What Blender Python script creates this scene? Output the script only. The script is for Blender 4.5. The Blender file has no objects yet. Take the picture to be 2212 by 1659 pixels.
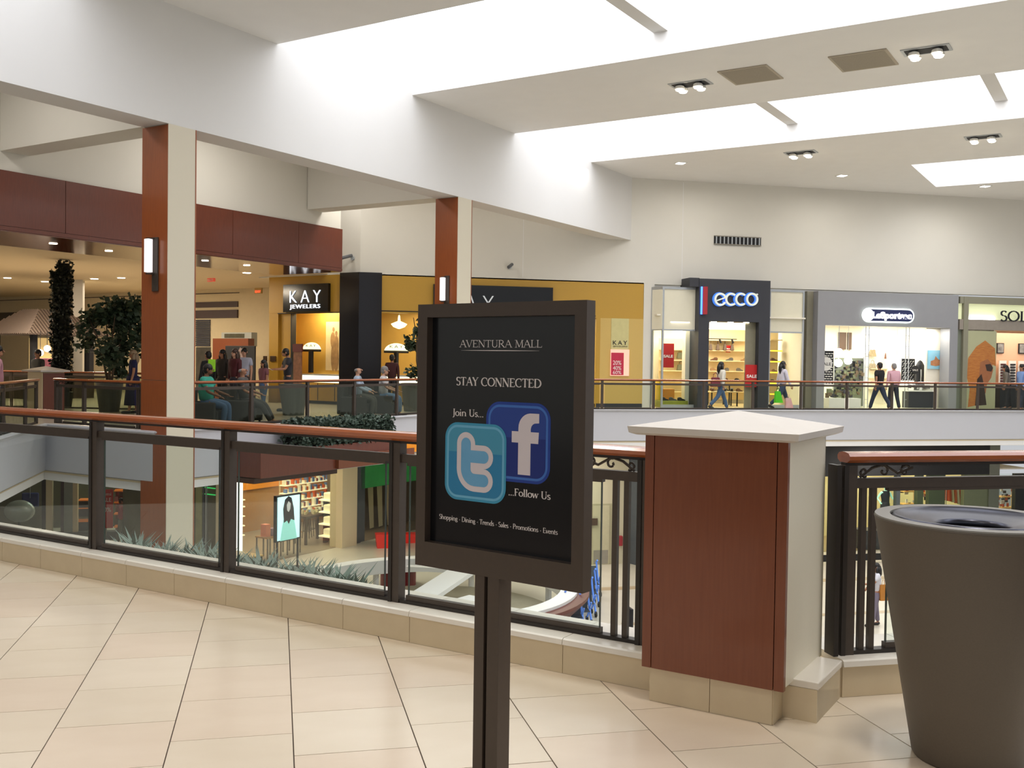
import bpy, bmesh, math, random
from mathutils import Vector, Matrix
PI = math.pi
rnd = random.Random(7)
sc = bpy.context.scene
C = sc.collection

# ------------------------------------------------------------------ camera
FPX, PITCH, ROLL, YAW, EYE = 2181.86, math.radians(1.3446), math.radians(0.80497), math.radians(13.1126), 1.48
_s, _c = math.sin(YAW), math.cos(YAW)
FH = Vector((_s, _c, 0)); RT = Vector((_c, -_s, 0)); ZU = Vector((0, 0, 1))
FW = FH * math.cos(PITCH) - ZU * math.sin(PITCH)
UPC = ZU * math.cos(PITCH) + FH * math.sin(PITCH)
EYEP = Vector((0, 0, EYE))
cr, sr = math.cos(ROLL), math.sin(ROLL)
camX = RT * cr + UPC * sr
camY = UPC * cr - RT * sr
cam_d = bpy.data.cameras.new('camera'); cam = bpy.data.objects.new('camera', cam_d); C.objects.link(cam)
cam_d.sensor_width = 36; cam_d.lens = 36 * FPX / 2212; cam_d.clip_start = 0.05; cam_d.clip_end = 400
m = Matrix.Identity(4)
for i in range(3):
    m[i][0] = camX[i]; m[i][1] = camY[i]; m[i][2] = -FW[i]; m[i][3] = EYEP[i]
cam.matrix_world = m
sc.camera = cam

# ------------------------------------------------------------------ world, light, exposure
sc.view_settings.view_transform = 'Standard'; sc.view_settings.look = 'None'
sc.view_settings.gamma = 1; sc.view_settings.use_curve_mapping = False
sc.view_settings.exposure = 0.0
w = bpy.data.worlds.new('world'); sc.world = w; w.use_nodes = True
w.node_tree.nodes['Background'].inputs[0].default_value = (0.94, 0.965, 1.0, 1)
w.node_tree.nodes['Background'].inputs[1].default_value = 0.58
try:
    sc.cycles.use_denoising = True
    sc.cycles.max_bounces = 8; sc.cycles.transparent_max_bounces = 24
    sc.cycles.sample_clamp_indirect = 6; sc.cycles.caustics_reflective = False; sc.cycles.caustics_refractive = False
except Exception: pass
SKY_E = 3.35        # daylit skylight glazing
Q = math.sqrt(.5)
def UV(u, v, z=0): return Vector(((u - v) * Q, (u + v) * Q, z))
def area(name, loc, size, power, col, rot=(0, 0, 0), sy=None, spread=PI):
    d = bpy.data.lights.new(name, 'AREA'); d.energy = power; d.color = col; d.shape = 'RECTANGLE'
    d.size = size; d.size_y = sy or size; d.spread = spread
    o = bpy.data.objects.new(name, d); o.location = loc; o.rotation_euler = rot; C.objects.link(o); return o
WARM = (1.0, .86, .66); NEUT = (1.0, .93, .82)
R45 = PI / 4
# unseen roof lamps added over the near walkway; area lights over upper and lower walkways
for i, (u, v, p) in enumerate(((3.0, 0.0, 85), (3.4, 5.5, 60), (-1.5, 3.5, 60))):
    area('walkway_light', UV(u, v, 7.6), .9, p, (1, .93, .84), (0, 0, R45), spread=2.2)
for (u, v, p) in ((17.2, 18, 120), (23.3, 18.6, 120), (9.5, 18, 110), (24.2, 21.8, 45)):
    area('bay_fill_light', UV(u, v, 7.5), 1.2, p, (1, .96, .9), (0, 0, R45))  # unseen fill lights added to brighten the bay and its walls
for (u, v, p) in ((15, 30, 270), (20, 30, 280), (23.5, 28.5, 180), (17, 36, 240), (25, 35, 340)):
    area('low_ceiling_light', UV(u, v, 4.2), .8, p, WARM, (0, 0, R45))
for (x, y, p) in ((9, 31, 50), (14, 31, 50), (19, 31, 50), (24, 31, 50)):
    area('gallery_light', (x, y, 7.6), 1.2, p, (1, .96, .9))
for (x, y, p) in ((2, 33, 140), (9, 32, 150), (16, 32, 150), (22, 32, 150), (-6, 30, 120), (-3, 38, 120)):
    area('lower_walk_light', (x, y, -1.5), 1.6, p, NEUT)

# ------------------------------------------------------------------ pixel -> point on a known plane
def ray(px, py):
    X = px - 1106; Y = py - 829.5
    x = X * cr + Y * sr; y = -X * sr + Y * cr
    return (RT * x - UPC * y + FW * FPX) / FPX
def hitz(px, py, z):
    d = ray(px, py); return EYEP + d * ((z - EYE) / d.z)
def hit(px, py, n, k):
    d = ray(px, py); return EYEP + d * ((k - n.dot(EYEP)) / n.dot(d))
NU = Vector((Q, Q, 0)); NV = Vector((-Q, Q, 0)); NY = Vector((0, 1, 0)); NX = Vector((1, 0, 0))
def rB(x0, y0, x1, y1, Y):           # pixel rectangle on plane y=Y -> x0,x1,z0,z1
    xm, ym = (x0 + x1) / 2, (y0 + y1) / 2
    return hit(x0, ym, NY, Y).x, hit(x1, ym, NY, Y).x, hit(xm, y1, NY, Y).z, hit(xm, y0, NY, Y).z
def rV(x0, y0, x1, y1, v):           # plane v -> u0,u1,z0,z1
    xm, ym = (x0 + x1) / 2, (y0 + y1) / 2
    return hit(x0, ym, NV, v).dot(NU), hit(x1, ym, NV, v).dot(NU), hit(xm, y1, NV, v).z, hit(xm, y0, NV, v).z
def rU(x0, y0, x1, y1, u):           # plane u -> v0,v1 (v0<v1),z0,z1
    xm, ym = (x0 + x1) / 2, (y0 + y1) / 2
    return hit(x1, ym, NU, u).dot(NV), hit(x0, ym, NU, u).dot(NV), hit(xm, y1, NU, u).z, hit(xm, y0, NU, u).z

# ------------------------------------------------------------------ materials
def lin(c):
    if isinstance(c, str): c = tuple(int(c[i:i + 2], 16) / 255 for i in (0, 2, 4))
    return tuple(x / 12.92 if x <= .04045 else ((x + .055) / 1.055) ** 2.4 for x in c)
MC = {}
def mat(name, col, rough=.6, metal=0, noise=.06, scale=8, emit=0, bump=0, stretch=None, coat=0, spec=.5, dark=None, ecol=None):
    if name in MC: return MC[name]
    M = bpy.data.materials.new(name); M.use_nodes = True; MC[name] = M
    nt = M.node_tree; b = nt.nodes['Principled BSDF']; c = lin(col)
    b.inputs['Roughness'].default_value = rough; b.inputs['Metallic'].default_value = metal
    b.inputs['Specular IOR Level'].default_value = spec
    b.inputs['Coat Weight'].default_value = coat
    if coat: b.inputs['Coat Roughness'].default_value = .12
    if emit:
        b.inputs['Emission Color'].default_value = (*(lin(ecol) if ecol else c), 1); b.inputs['Emission Strength'].default_value = emit
    tc = nt.nodes.new('ShaderNodeTexCoord'); mp = nt.nodes.new('ShaderNodeMapping')
    nt.links.new(tc.outputs['Object'], mp.inputs[0])
    if stretch: mp.inputs['Scale'].default_value = stretch
    nz = nt.nodes.new('ShaderNodeTexNoise'); nz.inputs['Scale'].default_value = scale; nz.inputs['Detail'].default_value = 5
    nt.links.new(mp.outputs[0], nz.inputs['Vector'])
    mx = nt.nodes.new('ShaderNodeMix'); mx.data_type = 'RGBA'
    d = lin(dark) if dark else tuple(max(0, x * (1 - noise * 2)) for x in c)
    mx.inputs['A'].default_value = (*d, 1); mx.inputs['B'].default_value = (*(tuple(min(1, x * (1 + noise)) for x in c)), 1)
    nt.links.new(nz.outputs['Fac'], mx.inputs['Factor']); nt.links.new(mx.outputs['Result'], b.inputs['Base Color'])
    if bump:
        bp = nt.nodes.new('ShaderNodeBump'); bp.inputs['Strength'].default_value = bump; bp.inputs['Distance'].default_value = .01
        nt.links.new(nz.outputs['Fac'], bp.inputs['Height']); nt.links.new(bp.outputs[0], b.inputs['Normal'])
    return M
def glass(name, tint=(.93, .96, .95), refl=.32):
    M = bpy.data.materials.new(name); M.use_nodes = True; nt = M.node_tree; nt.nodes.clear()
    o = nt.nodes.new('ShaderNodeOutputMaterial'); t = nt.nodes.new('ShaderNodeBsdfTransparent'); g = nt.nodes.new('ShaderNodeBsdfGlossy')
    t.inputs[0].default_value = (*tint, 1); g.inputs['Roughness'].default_value = .02
    f = nt.nodes.new('ShaderNodeFresnel'); f.inputs[0].default_value = 1.45
    mu = nt.nodes.new('ShaderNodeMath'); mu.operation = 'MULTIPLY'; mu.inputs[1].default_value = refl
    mx = nt.nodes.new('ShaderNodeMixShader'); nt.links.new(f.outputs[0], mu.inputs[0]); nt.links.new(mu.outputs[0], mx.inputs[0])
    nt.links.new(t.outputs[0], mx.inputs[1]); nt.links.new(g.outputs[0], mx.inputs[2]); nt.links.new(mx.outputs[0], o.inputs[0])
    return M
W_WALL = mat('wall_paint', 'dedad0', .8, noise=.015, scale=1.5, bump=.02)
W_CEIL = mat('ceiling_paint', 'edebe8', .85, noise=.02, scale=2, bump=.03)
W_BEAM = mat('beam_paint', 'dddbd8', .8, noise=.012, scale=1.2)
FASC = mat('fascia_paint', 'c3c3c8', .6, noise=.01, scale=1)
CREAM = mat('cream_paint', 'd9c9a8', .6, noise=.02, scale=3)
CREAM3 = mat('pale_cream_laminate', 'e8e0ca', .45, noise=.02, scale=60, stretch=(1, 1, 6))
CREAM2 = mat('cream_laminate', 'd4cbb5', .45, noise=.02, scale=60, stretch=(1, 1, 6))
def stone(name, col, c2):
    M = mat(name, col, .22, noise=.03, scale=3.0, stretch=(1, 2.2, 1), dark=c2, spec=.45); return M
TILE = stone('limestone_tile', 'dccfbb', 'd4c5ae')
TILE2 = stone('limestone_tile_rosy', 'ddcdb9', 'd4c2ac')
TILE3 = stone('limestone_tile_pale', 'dfd2bf', 'd7c9b3')
CURBT = mat('curb_limestone', 'd4c3a3', .35, noise=.04, scale=9, dark='cab898')
COPE = mat('coping_marble', 'e4ddd0', .25, noise=.03, scale=5)
GROUT = mat('grout', '5e5046', .9)
WOOD = mat('cherry_veneer', '794225', .38, noise=.1, scale=14, stretch=(6, 6, .35), dark='6e3418', coat=.25)
WOODD = mat('dark_cherry_veneer', '713722', .4, noise=.1, scale=10, stretch=(5, 5, .4), dark='5b2a1a', coat=.3)
WOODC = mat('column_cherry_veneer', '9a5022', .35, noise=.1, scale=10, stretch=(5, 5, .3), dark='83401b', coat=.35)
WSOFF = mat('polished_wood_soffit', '8a4c2c', .12, noise=.1, scale=4, dark='6f3a22', coat=.6)
RAILW = mat('handrail_wood', 'a75c2e', .25, noise=.1, scale=12, stretch=(.6, .6, 4), dark='8e4622', coat=.8)
BRONZE = mat('bronze_painted_steel', '4a4038', .45, metal=.3, noise=.08, scale=30)
BRONZD = mat('dark_bronze_steel', '2e2823', .4, metal=.3, noise=.05, scale=30)
BLACK = mat('black_gloss', '0b0b0d', .15, noise=.02)
BLACKM = mat('black_matt', '15151a', .6, noise=.05)
GRANITE = mat('black_granite', '17161c', .18, noise=.5, scale=120, dark='08080c')
CHAR = mat('charcoal_stone', '34353c', .5, noise=.2, scale=60)
GOLD = mat('gold_laminate', 'bf9537', .45, noise=.05, scale=30, stretch=(4, 4, .6))
GOLD2 = mat('pale_gold_laminate', 'cfae62', .5, noise=.04, scale=40)
GREYF = mat('grey_facade', '969699', .5, noise=.03, scale=3)
SILV = mat('silver_frame', 'b4b8bb', .35, metal=.4, noise=.03)
WHITEM = mat('white_plastic', 'e8e6e0', .5, noise=.02)
RED = mat('sale_red', 'b81a1a', .5, noise=.03)
STEEL = mat('brushed_steel', '4a4b54', .3, metal=1, noise=.12, scale=4, stretch=(1, 1, 1))
BIN = mat('bin_fibreglass', '5c5348', .5, noise=.08, scale=180, bump=.03)
BINR = mat('bin_rim', '7c7972', .45, noise=.04, scale=60)
GLASS = glass('clear_glass', (.92, .95, .93), .16); GLASS2 = glass('shop_glass', (.95, .97, .95), .2); GLASSF = glass('tinted_rail_glass', (.74, .77, .70), .12); GLASSR = glass('clear_far_rail_glass', (.88, .91, .86), .15)
GEDGE = mat('glass_edge', '39423c', .3)
SKYG = mat('skylight_glazing', 'ffffff', .9, noise=0, emit=SKY_E, ecol='f2f6ff')
LAMPW = mat('warm_lamp_glow', 'fff2d8', .6, noise=0, emit=14)
LAMPC = mat('white_lamp_glow', 'ffffff', .6, noise=0, emit=9)
LGLOW = mat('soft_white_panel', 'fffdf5', .6, noise=0, emit=2.2)
OPAL = mat('opal_glass_sconce', 'f2eeee', .5, noise=0, emit=.75)
LETW = mat('white_letter', 'e9e2dd', .6, noise=0)
LETE = mat('white_lit_letter', 'f0f6ff', .6, noise=0, emit=1.2)
LEAF = mat('leaf_green', '3c5038', .5, noise=.4, scale=6, dark='1e281b')
LEAFD = mat('dark_leaf', '16200f', .6, noise=.4, scale=6, dark='0a0e07')
LEAFG = mat('grey_green_leaf', '6f8278', .6, noise=.3, scale=10, dark='4a5c50')
BARK = mat('bark', '5a4a38', .8, noise=.2, scale=20)
SKINS = [mat('skin_light', 'c99a80', .6, noise=.04), mat('skin_tan', 'a9775a', .6, noise=.04), mat('skin_brown', '7d523a', .6, noise=.04)]
HAIRB = mat('black_hair', '120e0d', .5, noise=.3, scale=40); HAIRG = mat('grey_hair', '8d8a88', .6, noise=.1, scale=40)
EYEM = mat('eye_dark', '201814', .3)

# ------------------------------------------------------------------ mesh building
def tri(p): return Vector(p)
class MB:
    def __init__(s, frame='xy'):
        s.v = []; s.f = []; s.fr = frame
    def P(s, a, b, z): return UV(a, b, z) if s.fr == 'uv' else Vector((a, b, z))
    def add(s, pts, faces):
        n = len(s.v); s.v += [Vector(p) for p in pts]; s.f += [tuple(n + i for i in f) for f in faces]; return s
    def box(s, a0, a1, b0, b1, z0, z1):
        if a0 > a1: a0, a1 = a1, a0
        if b0 > b1: b0, b1 = b1, b0
        if z0 > z1: z0, z1 = z1, z0
        p = [s.P(a, b, z) for z in (z0, z1) for a, b in ((a0, b0), (a1, b0), (a1, b1), (a0, b1))]
        return s.add(p, [(3, 2, 1, 0), (4, 5, 6, 7), (0, 1, 5, 4), (1, 2, 6, 5), (2, 3, 7, 6), (3, 0, 4, 7)])
    def prism(s, poly, z0, z1, z1b=None):
        n = len(poly)
        p = [s.P(a, b, z0) for a, b in poly] + [s.P(a, b, z1) for a, b in poly]
        return s.add(p, [tuple(range(n))[::-1], tuple(range(n, 2 * n))] + [(i, (i + 1) % n, n + (i + 1) % n, n + i) for i in range(n)])
    def extr(s, prof, d0, d1, axis='a', sides=True):   # prof: list of (other, z); extrude along a or b
        n = len(prof); f = (lambda t, o, z: s.P(t, o, z)) if axis == 'a' else (lambda t, o, z: s.P(o, t, z))
        p = [f(d0, o, z) for o, z in prof] + [f(d1, o, z) for o, z in prof]
        return s.add(p, [tuple(range(n))[::-1], tuple(range(n, 2 * n))] + [(i, (i + 1) % n, n + (i + 1) % n, n + i) for i in range(n)])
    def tube(s, pts, r, n=8, r1=None):
        pts = [Vector(p) for p in pts]; rings = []
        for i, p in enumerate(pts):
            d = (pts[min(i + 1, len(pts) - 1)] - pts[max(i - 1, 0)])
            if d.length < 1e-7: d = Vector((0, 0, 1))
            d.normalize(); h = Vector((0, 0, 1)) if abs(d.z) < .9 else Vector((1, 0, 0))
            x = d.cross(h).normalized(); y = d.cross(x)
            rr = r[i] if isinstance(r, (list, tuple)) else (r if r1 is None else r + (r1 - r) * i / (len(pts) - 1))
            rings.append([p + (x * math.cos(2 * PI * k / n) + y * math.sin(2 * PI * k / n)) * rr for k in range(n)])
        P = [q for g in rings for q in g]; F = []
        for i in range(len(rings) - 1):
            for k in range(n): F.append((i * n + k, i * n + (k + 1) % n, (i + 1) * n + (k + 1) % n, (i + 1) * n + k))
        F.append(tuple(range(n))[::-1]); F.append(tuple((len(rings) - 1) * n + k for k in range(n)))
        return s.add(P, F)
    def lathe(s, prof, c=(0, 0, 0), n=32, cap='both'):            # prof (r,z) closed or open
        P = []; F = []
        for r, z in prof:
            for k in range(n):
                a = 2 * PI * k / n; P.append((c[0] + r * math.cos(a), c[1] + r * math.sin(a), c[2] + z))
        for i in range(len(prof) - 1):
            for k in range(n): F.append((i * n + k, i * n + (k + 1) % n, (i + 1) * n + (k + 1) % n, (i + 1) * n + k))
        if cap in ('both', 'start'): F.append(tuple(range(n))[::-1])
        if cap == 'both': F.append(tuple((len(prof) - 1) * n + k for k in range(n)))
        return s.add(P, F)
    def ball(s, c, rx, ry=None, rz=None, n=10, m_=7):
        ry = ry or rx; rz = rz or rx; P = []; F = []
        for j in range(1, m_):
            t = PI * j / m_
            for k in range(n):
                a = 2 * PI * k / n; P.append((c[0] + rx * math.sin(t) * math.cos(a), c[1] + ry * math.sin(t) * math.sin(a), c[2] + rz * math.cos(t)))
        P += [(c[0], c[1], c[2] + rz), (c[0], c[1], c[2] - rz)]; T = len(P) - 2
        for j in range(m_ - 2):
            for k in range(n): F.append((j * n + k, (j + 1) * n + k, (j + 1) * n + (k + 1) % n, j * n + (k + 1) % n))
        for k in range(n):
            F.append((T, k, (k + 1) % n)); F.append((T + 1, (m_ - 2) * n + (k + 1) % n, (m_ - 2) * n + k))
        return s.add(P, F)
    def leaf(s, c, size, rg, n=None):
        d = Vector((rg.uniform(-1, 1), rg.uniform(-1, 1), rg.uniform(-.6, .8))).normalized()
        t = d.cross(Vector((rg.uniform(-1, 1), rg.uniform(-1, 1), rg.uniform(-1, 1)))).normalized() * size * .42
        c = Vector(c); d = d * size
        return s.add([c, c + d * .5 + t, c + d, c + d * .5 - t], [(0, 1, 2, 3)])
    def build(s, name, material, parent=None, label=None, cat=None, group=None, kind=None, smooth=False, bevel=0):
        if parent is not None and (name in INTER or parent.name.startswith('wall_lower_interior')):
            label = '%s inside the %s' % (name.replace('interior_', '').replace('_', ' '), (parent.name if 'lower_interior' not in parent.name else 'lower level shops').replace('_', ' ')); parent = None; kind = 'structure'; name = INAME.get(name, 'wall_' + name)
        me = bpy.data.meshes.new(name); me.from_pydata(s.v, [], s.f)
        if smooth: me.polygons.foreach_set('use_smooth', [True] * len(me.polygons))
        me.materials.append(material); me.update()
        if bevel or not kind == 'stuff':
            b = bmesh.new(); b.from_mesh(me); bmesh.ops.recalc_face_normals(b, faces=b.faces)
            if bevel:
                bmesh.ops.bevel(b, geom=[e for e in b.edges if e.calc_face_angle(0) > .5], offset=bevel, segments=2, profile=.5, affect='EDGES', clamp_overlap=True)
            b.to_mesh(me); b.free()
        o = bpy.data.objects.new(name, me); C.objects.link(o)
        return fin(o, parent, label, cat, group, kind)
INTER = {'interior_floor', 'interior_ceiling', 'back_wall', 'side_wall', 'inner_wall', 'inner_column', 'light_panel', 'brown_panel', 'ceiling_strip_light'}
INAME = {'interior_floor': 'floor', 'interior_ceiling': 'ceiling', 'shop_floor': 'floor', 'shop_ceiling': 'ceiling'}
def fin(o, parent=None, label=None, cat=None, group=None, kind=None):
    if parent is not None:
        o.parent = parent
        b = parent.get('_b')
        if b is not None: o.matrix_parent_inverse = Matrix.Translation(-Vector(b))
    if label: o['label'] = label
    if cat: o['category'] = cat
    if group: o['group'] = group
    if kind: o['kind'] = kind
    return o
ROOTS = []
def root(name, loc, label, cat, group=None, kind=None):
    o = bpy.data.objects.new(name, None); C.objects.link(o); o.location = loc; o.empty_display_size = .1
    o['_b'] = list(loc); ROOTS.append(o)
    return fin(o, None, label, cat, group, kind)
def copy_tree(o, parent=None, loc=None, rz=None):
    c = o.copy(); C.objects.link(c); c.parent = parent
    if parent is not None: c.matrix_parent_inverse = o.matrix_parent_inverse.copy()
    for ch in list(o.children): copy_tree(ch, c)
    if loc is not None: c.location = loc
    if rz is not None: c.rotation_euler = (0, 0, rz)
    return c
def B(frame, *a): return MB(frame).box(*a)
def struct(name, mb, m, parent=None, **k): return mb.build(name, m, parent, kind='structure', **k)

# ------------------------------------------------------------------ flat lettering (broad-nib serif drawn from strokes)
GL = {
'A': (.76, 'l .06 0 .37 1 t;l .37 1 .7 0;l .17 .36 .56 .36 t;s .06 0;s .7 0'), 'V': (.72, 'l .05 1 .36 0;l .36 0 .66 1 t;s .06 1;s .66 1'),
'E': (.64, 'l .14 0 .14 1;l .04 .97 .55 .97 t;l .04 .03 .58 .03 t;l .14 .52 .44 .52 t;l .55 .97 .55 .8 t;l .58 .03 .6 .2 t'),
'N': (.82, 'l .13 0 .13 1 t;l .13 1 .69 0;l .69 0 .69 1 t;s .13 0;s .69 1;s .08 1'),
'T': (.68, 'l .34 0 .34 1;l .04 .97 .64 .97 t;l .04 .97 .04 .8 t;l .64 .97 .64 .8 t;s .34 0'),
'U': (.76, 'l .14 1 .14 .3;a .38 .3 .24 .29 180 360;l .62 .3 .62 1 t;s .14 1;s .62 1'),
'R': (.74, 'l .14 0 .14 1;a .3 .74 .25 .24 -90 90;l .04 .98 .3 .98 t;l .14 .5 .3 .5 t;l .32 .5 .68 0;s .14 0;s .68 0'),
'M': (.92, 'l .12 0 .15 1 t;l .15 1 .46 .05;l .46 .05 .77 1 t;l .77 1 .8 0;s .12 0;s .8 0;s .1 1;s .8 1'),
'L': (.6, 'l .14 0 .14 1;l .04 .03 .56 .03 t;l .56 .03 .58 .22 t;s .14 1'),
'S': (.54, 'a .28 .75 .19 .22 30 265;a .27 .26 .21 .25 85 -150'),
'Y': (.66, 'l .05 1 .33 .48;l .33 .48 .61 1 t;l .33 0 .33 .48;s .06 1;s .6 1;s .33 0'),
'C': (.76, 'a .44 .5 .37 .48 50 310;l .68 .86 .68 .68 t'), 'O': (.86, 'a .43 .5 .37 .48 0 360'),
'D': (.82, 'l .14 0 .14 1;a .3 .5 .43 .48 -90 90;l .04 .98 .3 .98 t;l .04 .02 .3 .02 t'),
'J': (.38, 'l .24 1 .24 .05;a .1 .03 .14 .24 0 -110;s .24 1'), 'F': (.56, 'l .14 0 .14 1;l .04 .97 .52 .97 t;l .14 .52 .42 .52 t;l .52 .97 .52 .8 t;s .14 0'),
'P': (.62, 'l .14 0 .14 1;a .3 .74 .25 .24 -90 90;l .04 .98 .3 .98 t;l .14 .5 .3 .5 t;s .14 0'),
'o': (.58, 'a .29 .31 .23 .3 0 360'), 'i': (.28, 'l .14 0 .14 .6;s .14 0;l .04 .57 .14 .6 t;d .14 .86'), 'l': (.28, 'l .14 0 .14 1;s .14 0;l .04 .97 .14 1 t'),
'n': (.66, 'l .13 0 .13 .6;a .33 .38 .2 .22 0 170;l .53 0 .53 .38;s .13 0;s .53 0;l .03 .57 .13 .6 t'),
'm': (1.0, 'l .13 0 .13 .6;a .32 .38 .19 .22 0 170;l .51 0 .51 .38;a .7 .38 .19 .22 0 170;l .89 0 .89 .38;s .13 0;s .51 0;s .89 0'),
'h': (.66, 'l .13 0 .13 1;a .33 .38 .2 .22 0 170;l .53 0 .53 .38;s .13 0;s .53 0;l .03 .97 .13 1 t'),
'r': (.46, 'l .13 0 .13 .6;a .33 .4 .18 .2 50 165;s .13 0;l .03 .57 .13 .6 t;d .43 .52'),
's': (.42, 'a .21 .46 .14 .14 30 265;a .2 .16 .15 .15 85 -150'), 'p': (.62, 'l .14 -.3 .14 .6;a .33 .3 .21 .29 -140 140;s .14 -.3;l .03 .57 .14 .6 t'),
'g': (.54, 'a .25 .4 .16 .2 0 360;a .26 -.08 .21 .15 0 360;l .15 .24 .12 .06 t;l .38 .56 .5 .6 t'),
'w': (.76, 'l .04 .6 .21 0;l .21 0 .37 .6 t;l .37 .6 .54 0;l .54 0 .7 .6 t;s .05 .6;s .7 .6'),
'e': (.52, 'a .27 .3 .21 .29 5 320;l .07 .34 .47 .34 t'), 'd': (.62, 'l .47 0 .47 1;a .28 .3 .2 .29 40 320;s .5 0;l .37 .97 .47 1 t'),
'a': (.5, 'l .38 .02 .38 .44;a .23 .44 .15 .15 0 150;a .22 .16 .15 .16 60 300'), 't': (.38, 'l .16 .1 .16 .82;a .27 .12 .11 .12 180 300;l .02 .58 .32 .58 t'),
'v': (.5, 'l .04 .6 .25 0;l .25 0 .45 .6 t;s .05 .6;s .45 .6'), '.': (.26, 'd .12 .04'), '~': (.3, 'd .15 .32'), ' ': (.34, ''),
}
def serif_text(mb, txt, x0, x1, z0, h, put, tk=.14, tn=.05, depth0=0):
    """strokes of txt between x0 and x1, baseline z0, cap height h; put(x,z,k) -> world point"""
    adv = sum(GL[c][0] for c in txt); kx = (x1 - x0) / adv; x = x0; k = 0
    ty = h
    def quad(a, b, wa):
        nonlocal k
        dx, dz = (b[0] - a[0]), (b[1] - a[1]); L = math.hypot(dx * kx, dz * ty) or 1e-6
        nx, nz = -dz * ty / L * wa / 2 * h, dx * kx / L * wa / 2 * h
        ax, az, bx, bz = x + a[0] * kx, z0 + a[1] * ty, x + b[0] * kx, z0 + b[1] * ty
        k += 1; e = depth0 + (k % 9) * 2e-5
        mb.add([put(ax + nx, az + nz, e), put(bx + nx, bz + nz, e), put(bx - nx, bz - nz, e), put(ax - nx, az - nz, e)], [(0, 1, 2, 3)])
    for c in txt:
        a_, g = GL[c]
        for st in [q for q in g.split(';') if q]:
            q = st.split(); n = [float(i) for i in q[1:] if i != 't']
            if q[0] == 'l': quad((n[0], n[1]), (n[2], n[3]), tn if q[-1] == 't' else tk)
            elif q[0] == 's': quad((n[0] - .12, n[1] + (.02 if n[1] < .5 else -.02)), (n[0] + .12, n[1] + (.02 if n[1] < .5 else -.02)), .045)
            elif q[0] == 'd': quad((n[0] - .5 * .15 * h / kx, n[1]), (n[0] + .5 * .15 * h / kx, n[1]), .15)
            elif q[0] == 'a':
                N = 16; pts = [(n[0] + n[2] * math.cos(math.radians(n[4] + (n[5] - n[4]) * i / N)), n[1] + n[3] * math.sin(math.radians(n[4] + (n[5] - n[4]) * i / N))) for i in range(N + 1)]
                for i in range(N):
                    a, b = pts[i], pts[i + 1]; mx_, mz_ = (a[0] + b[0]) / 2, (a[1] + b[1]) / 2
                    t = abs(mx_ - n[0]) / max(n[2], 1e-6)
                    ex = ((b[0] - a[0]) * .12, (b[1] - a[1]) * .12)
                    quad((a[0] - ex[0], a[1] - ex[1]), (b[0] + ex[0], b[1] + ex[1]), tn + (tk - tn) * min(1, t) ** 1.5)
        x += a_ * kx
    return mb
def sans(name, txt, o3, ex, size, m_, parent, depth=.03, spacing=1.0, width=None, align='LEFT', label=None, bold=0):
    """Blender's built-in sans face as a mesh; o3 = lower left, ex = reading direction, up = z"""
    cu = bpy.data.curves.new(name, 'FONT'); cu.body = txt; cu.size = size; cu.extrude = depth / 2; cu.space_character = spacing; cu.offset = bold; cu.align_x = align
    t = bpy.data.objects.new(name, cu); C.objects.link(t)
    dg = bpy.context.evaluated_depsgraph_get(); me = bpy.data.meshes.new_from_object(t.evaluated_get(dg)); bpy.data.objects.remove(t)
    xs = [v.co.x for v in me.vertices]; k = (width / (max(xs) - min(xs))) if width else 1; xm = min(xs) if width else 0
    ex = Vector(ex).normalized(); nn = ex.cross(ZU)
    for v in me.vertices:
        c = v.co.copy(); v.co = Vector(o3) + ex * ((c.x - xm) * k) + ZU * c.y + nn * c.z
    me.materials.clear(); me.materials.append(m_)
    o = bpy.data.objects.new(name, me); C.objects.link(o); return fin(o, parent, label)
# ================================================================== STRUCTURE
ZF, ZL = -.1, -5.5            # far gallery floor, lower floor
def sweep(mb, path, prof):
    """path: xy points; prof: (offset to the right of travel, z); mitred, closed profile"""
    n = len(path); P2 = [Vector(p) for p in path]; rings = []
    for i, p in enumerate(P2):
        d0 = (p - P2[i - 1]).normalized() if i else None
        d1 = (P2[i + 1] - p).normalized() if i < n - 1 else None
        if d0 is None: nn = Vector((d1.y, -d1.x)); k = 1
        elif d1 is None: nn = Vector((d0.y, -d0.x)); k = 1
        else:
            a = Vector((d0.y, -d0.x)); b = Vector((d1.y, -d1.x)); nn = (a + b).normalized(); k = 1 / max(.3, nn.dot(a))
        rings.append([(p.x + nn.x * o * k, p.y + nn.y * o * k, z) for o, z in prof])
    m_ = len(prof); F = []
    for i in range(n - 1):
        for j in range(m_): F.append((i * m_ + j, i * m_ + (j + 1) % m_, (i + 1) * m_ + (j + 1) % m_, (i + 1) * m_ + j))
    F += [tuple(range(m_))[::-1], tuple((n - 1) * m_ + j for j in range(m_))]
    mb.add([q for r in rings for q in r], F); return mb
def xy(u, v): p = UV(u, v); return (p.x, p.y)
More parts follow.
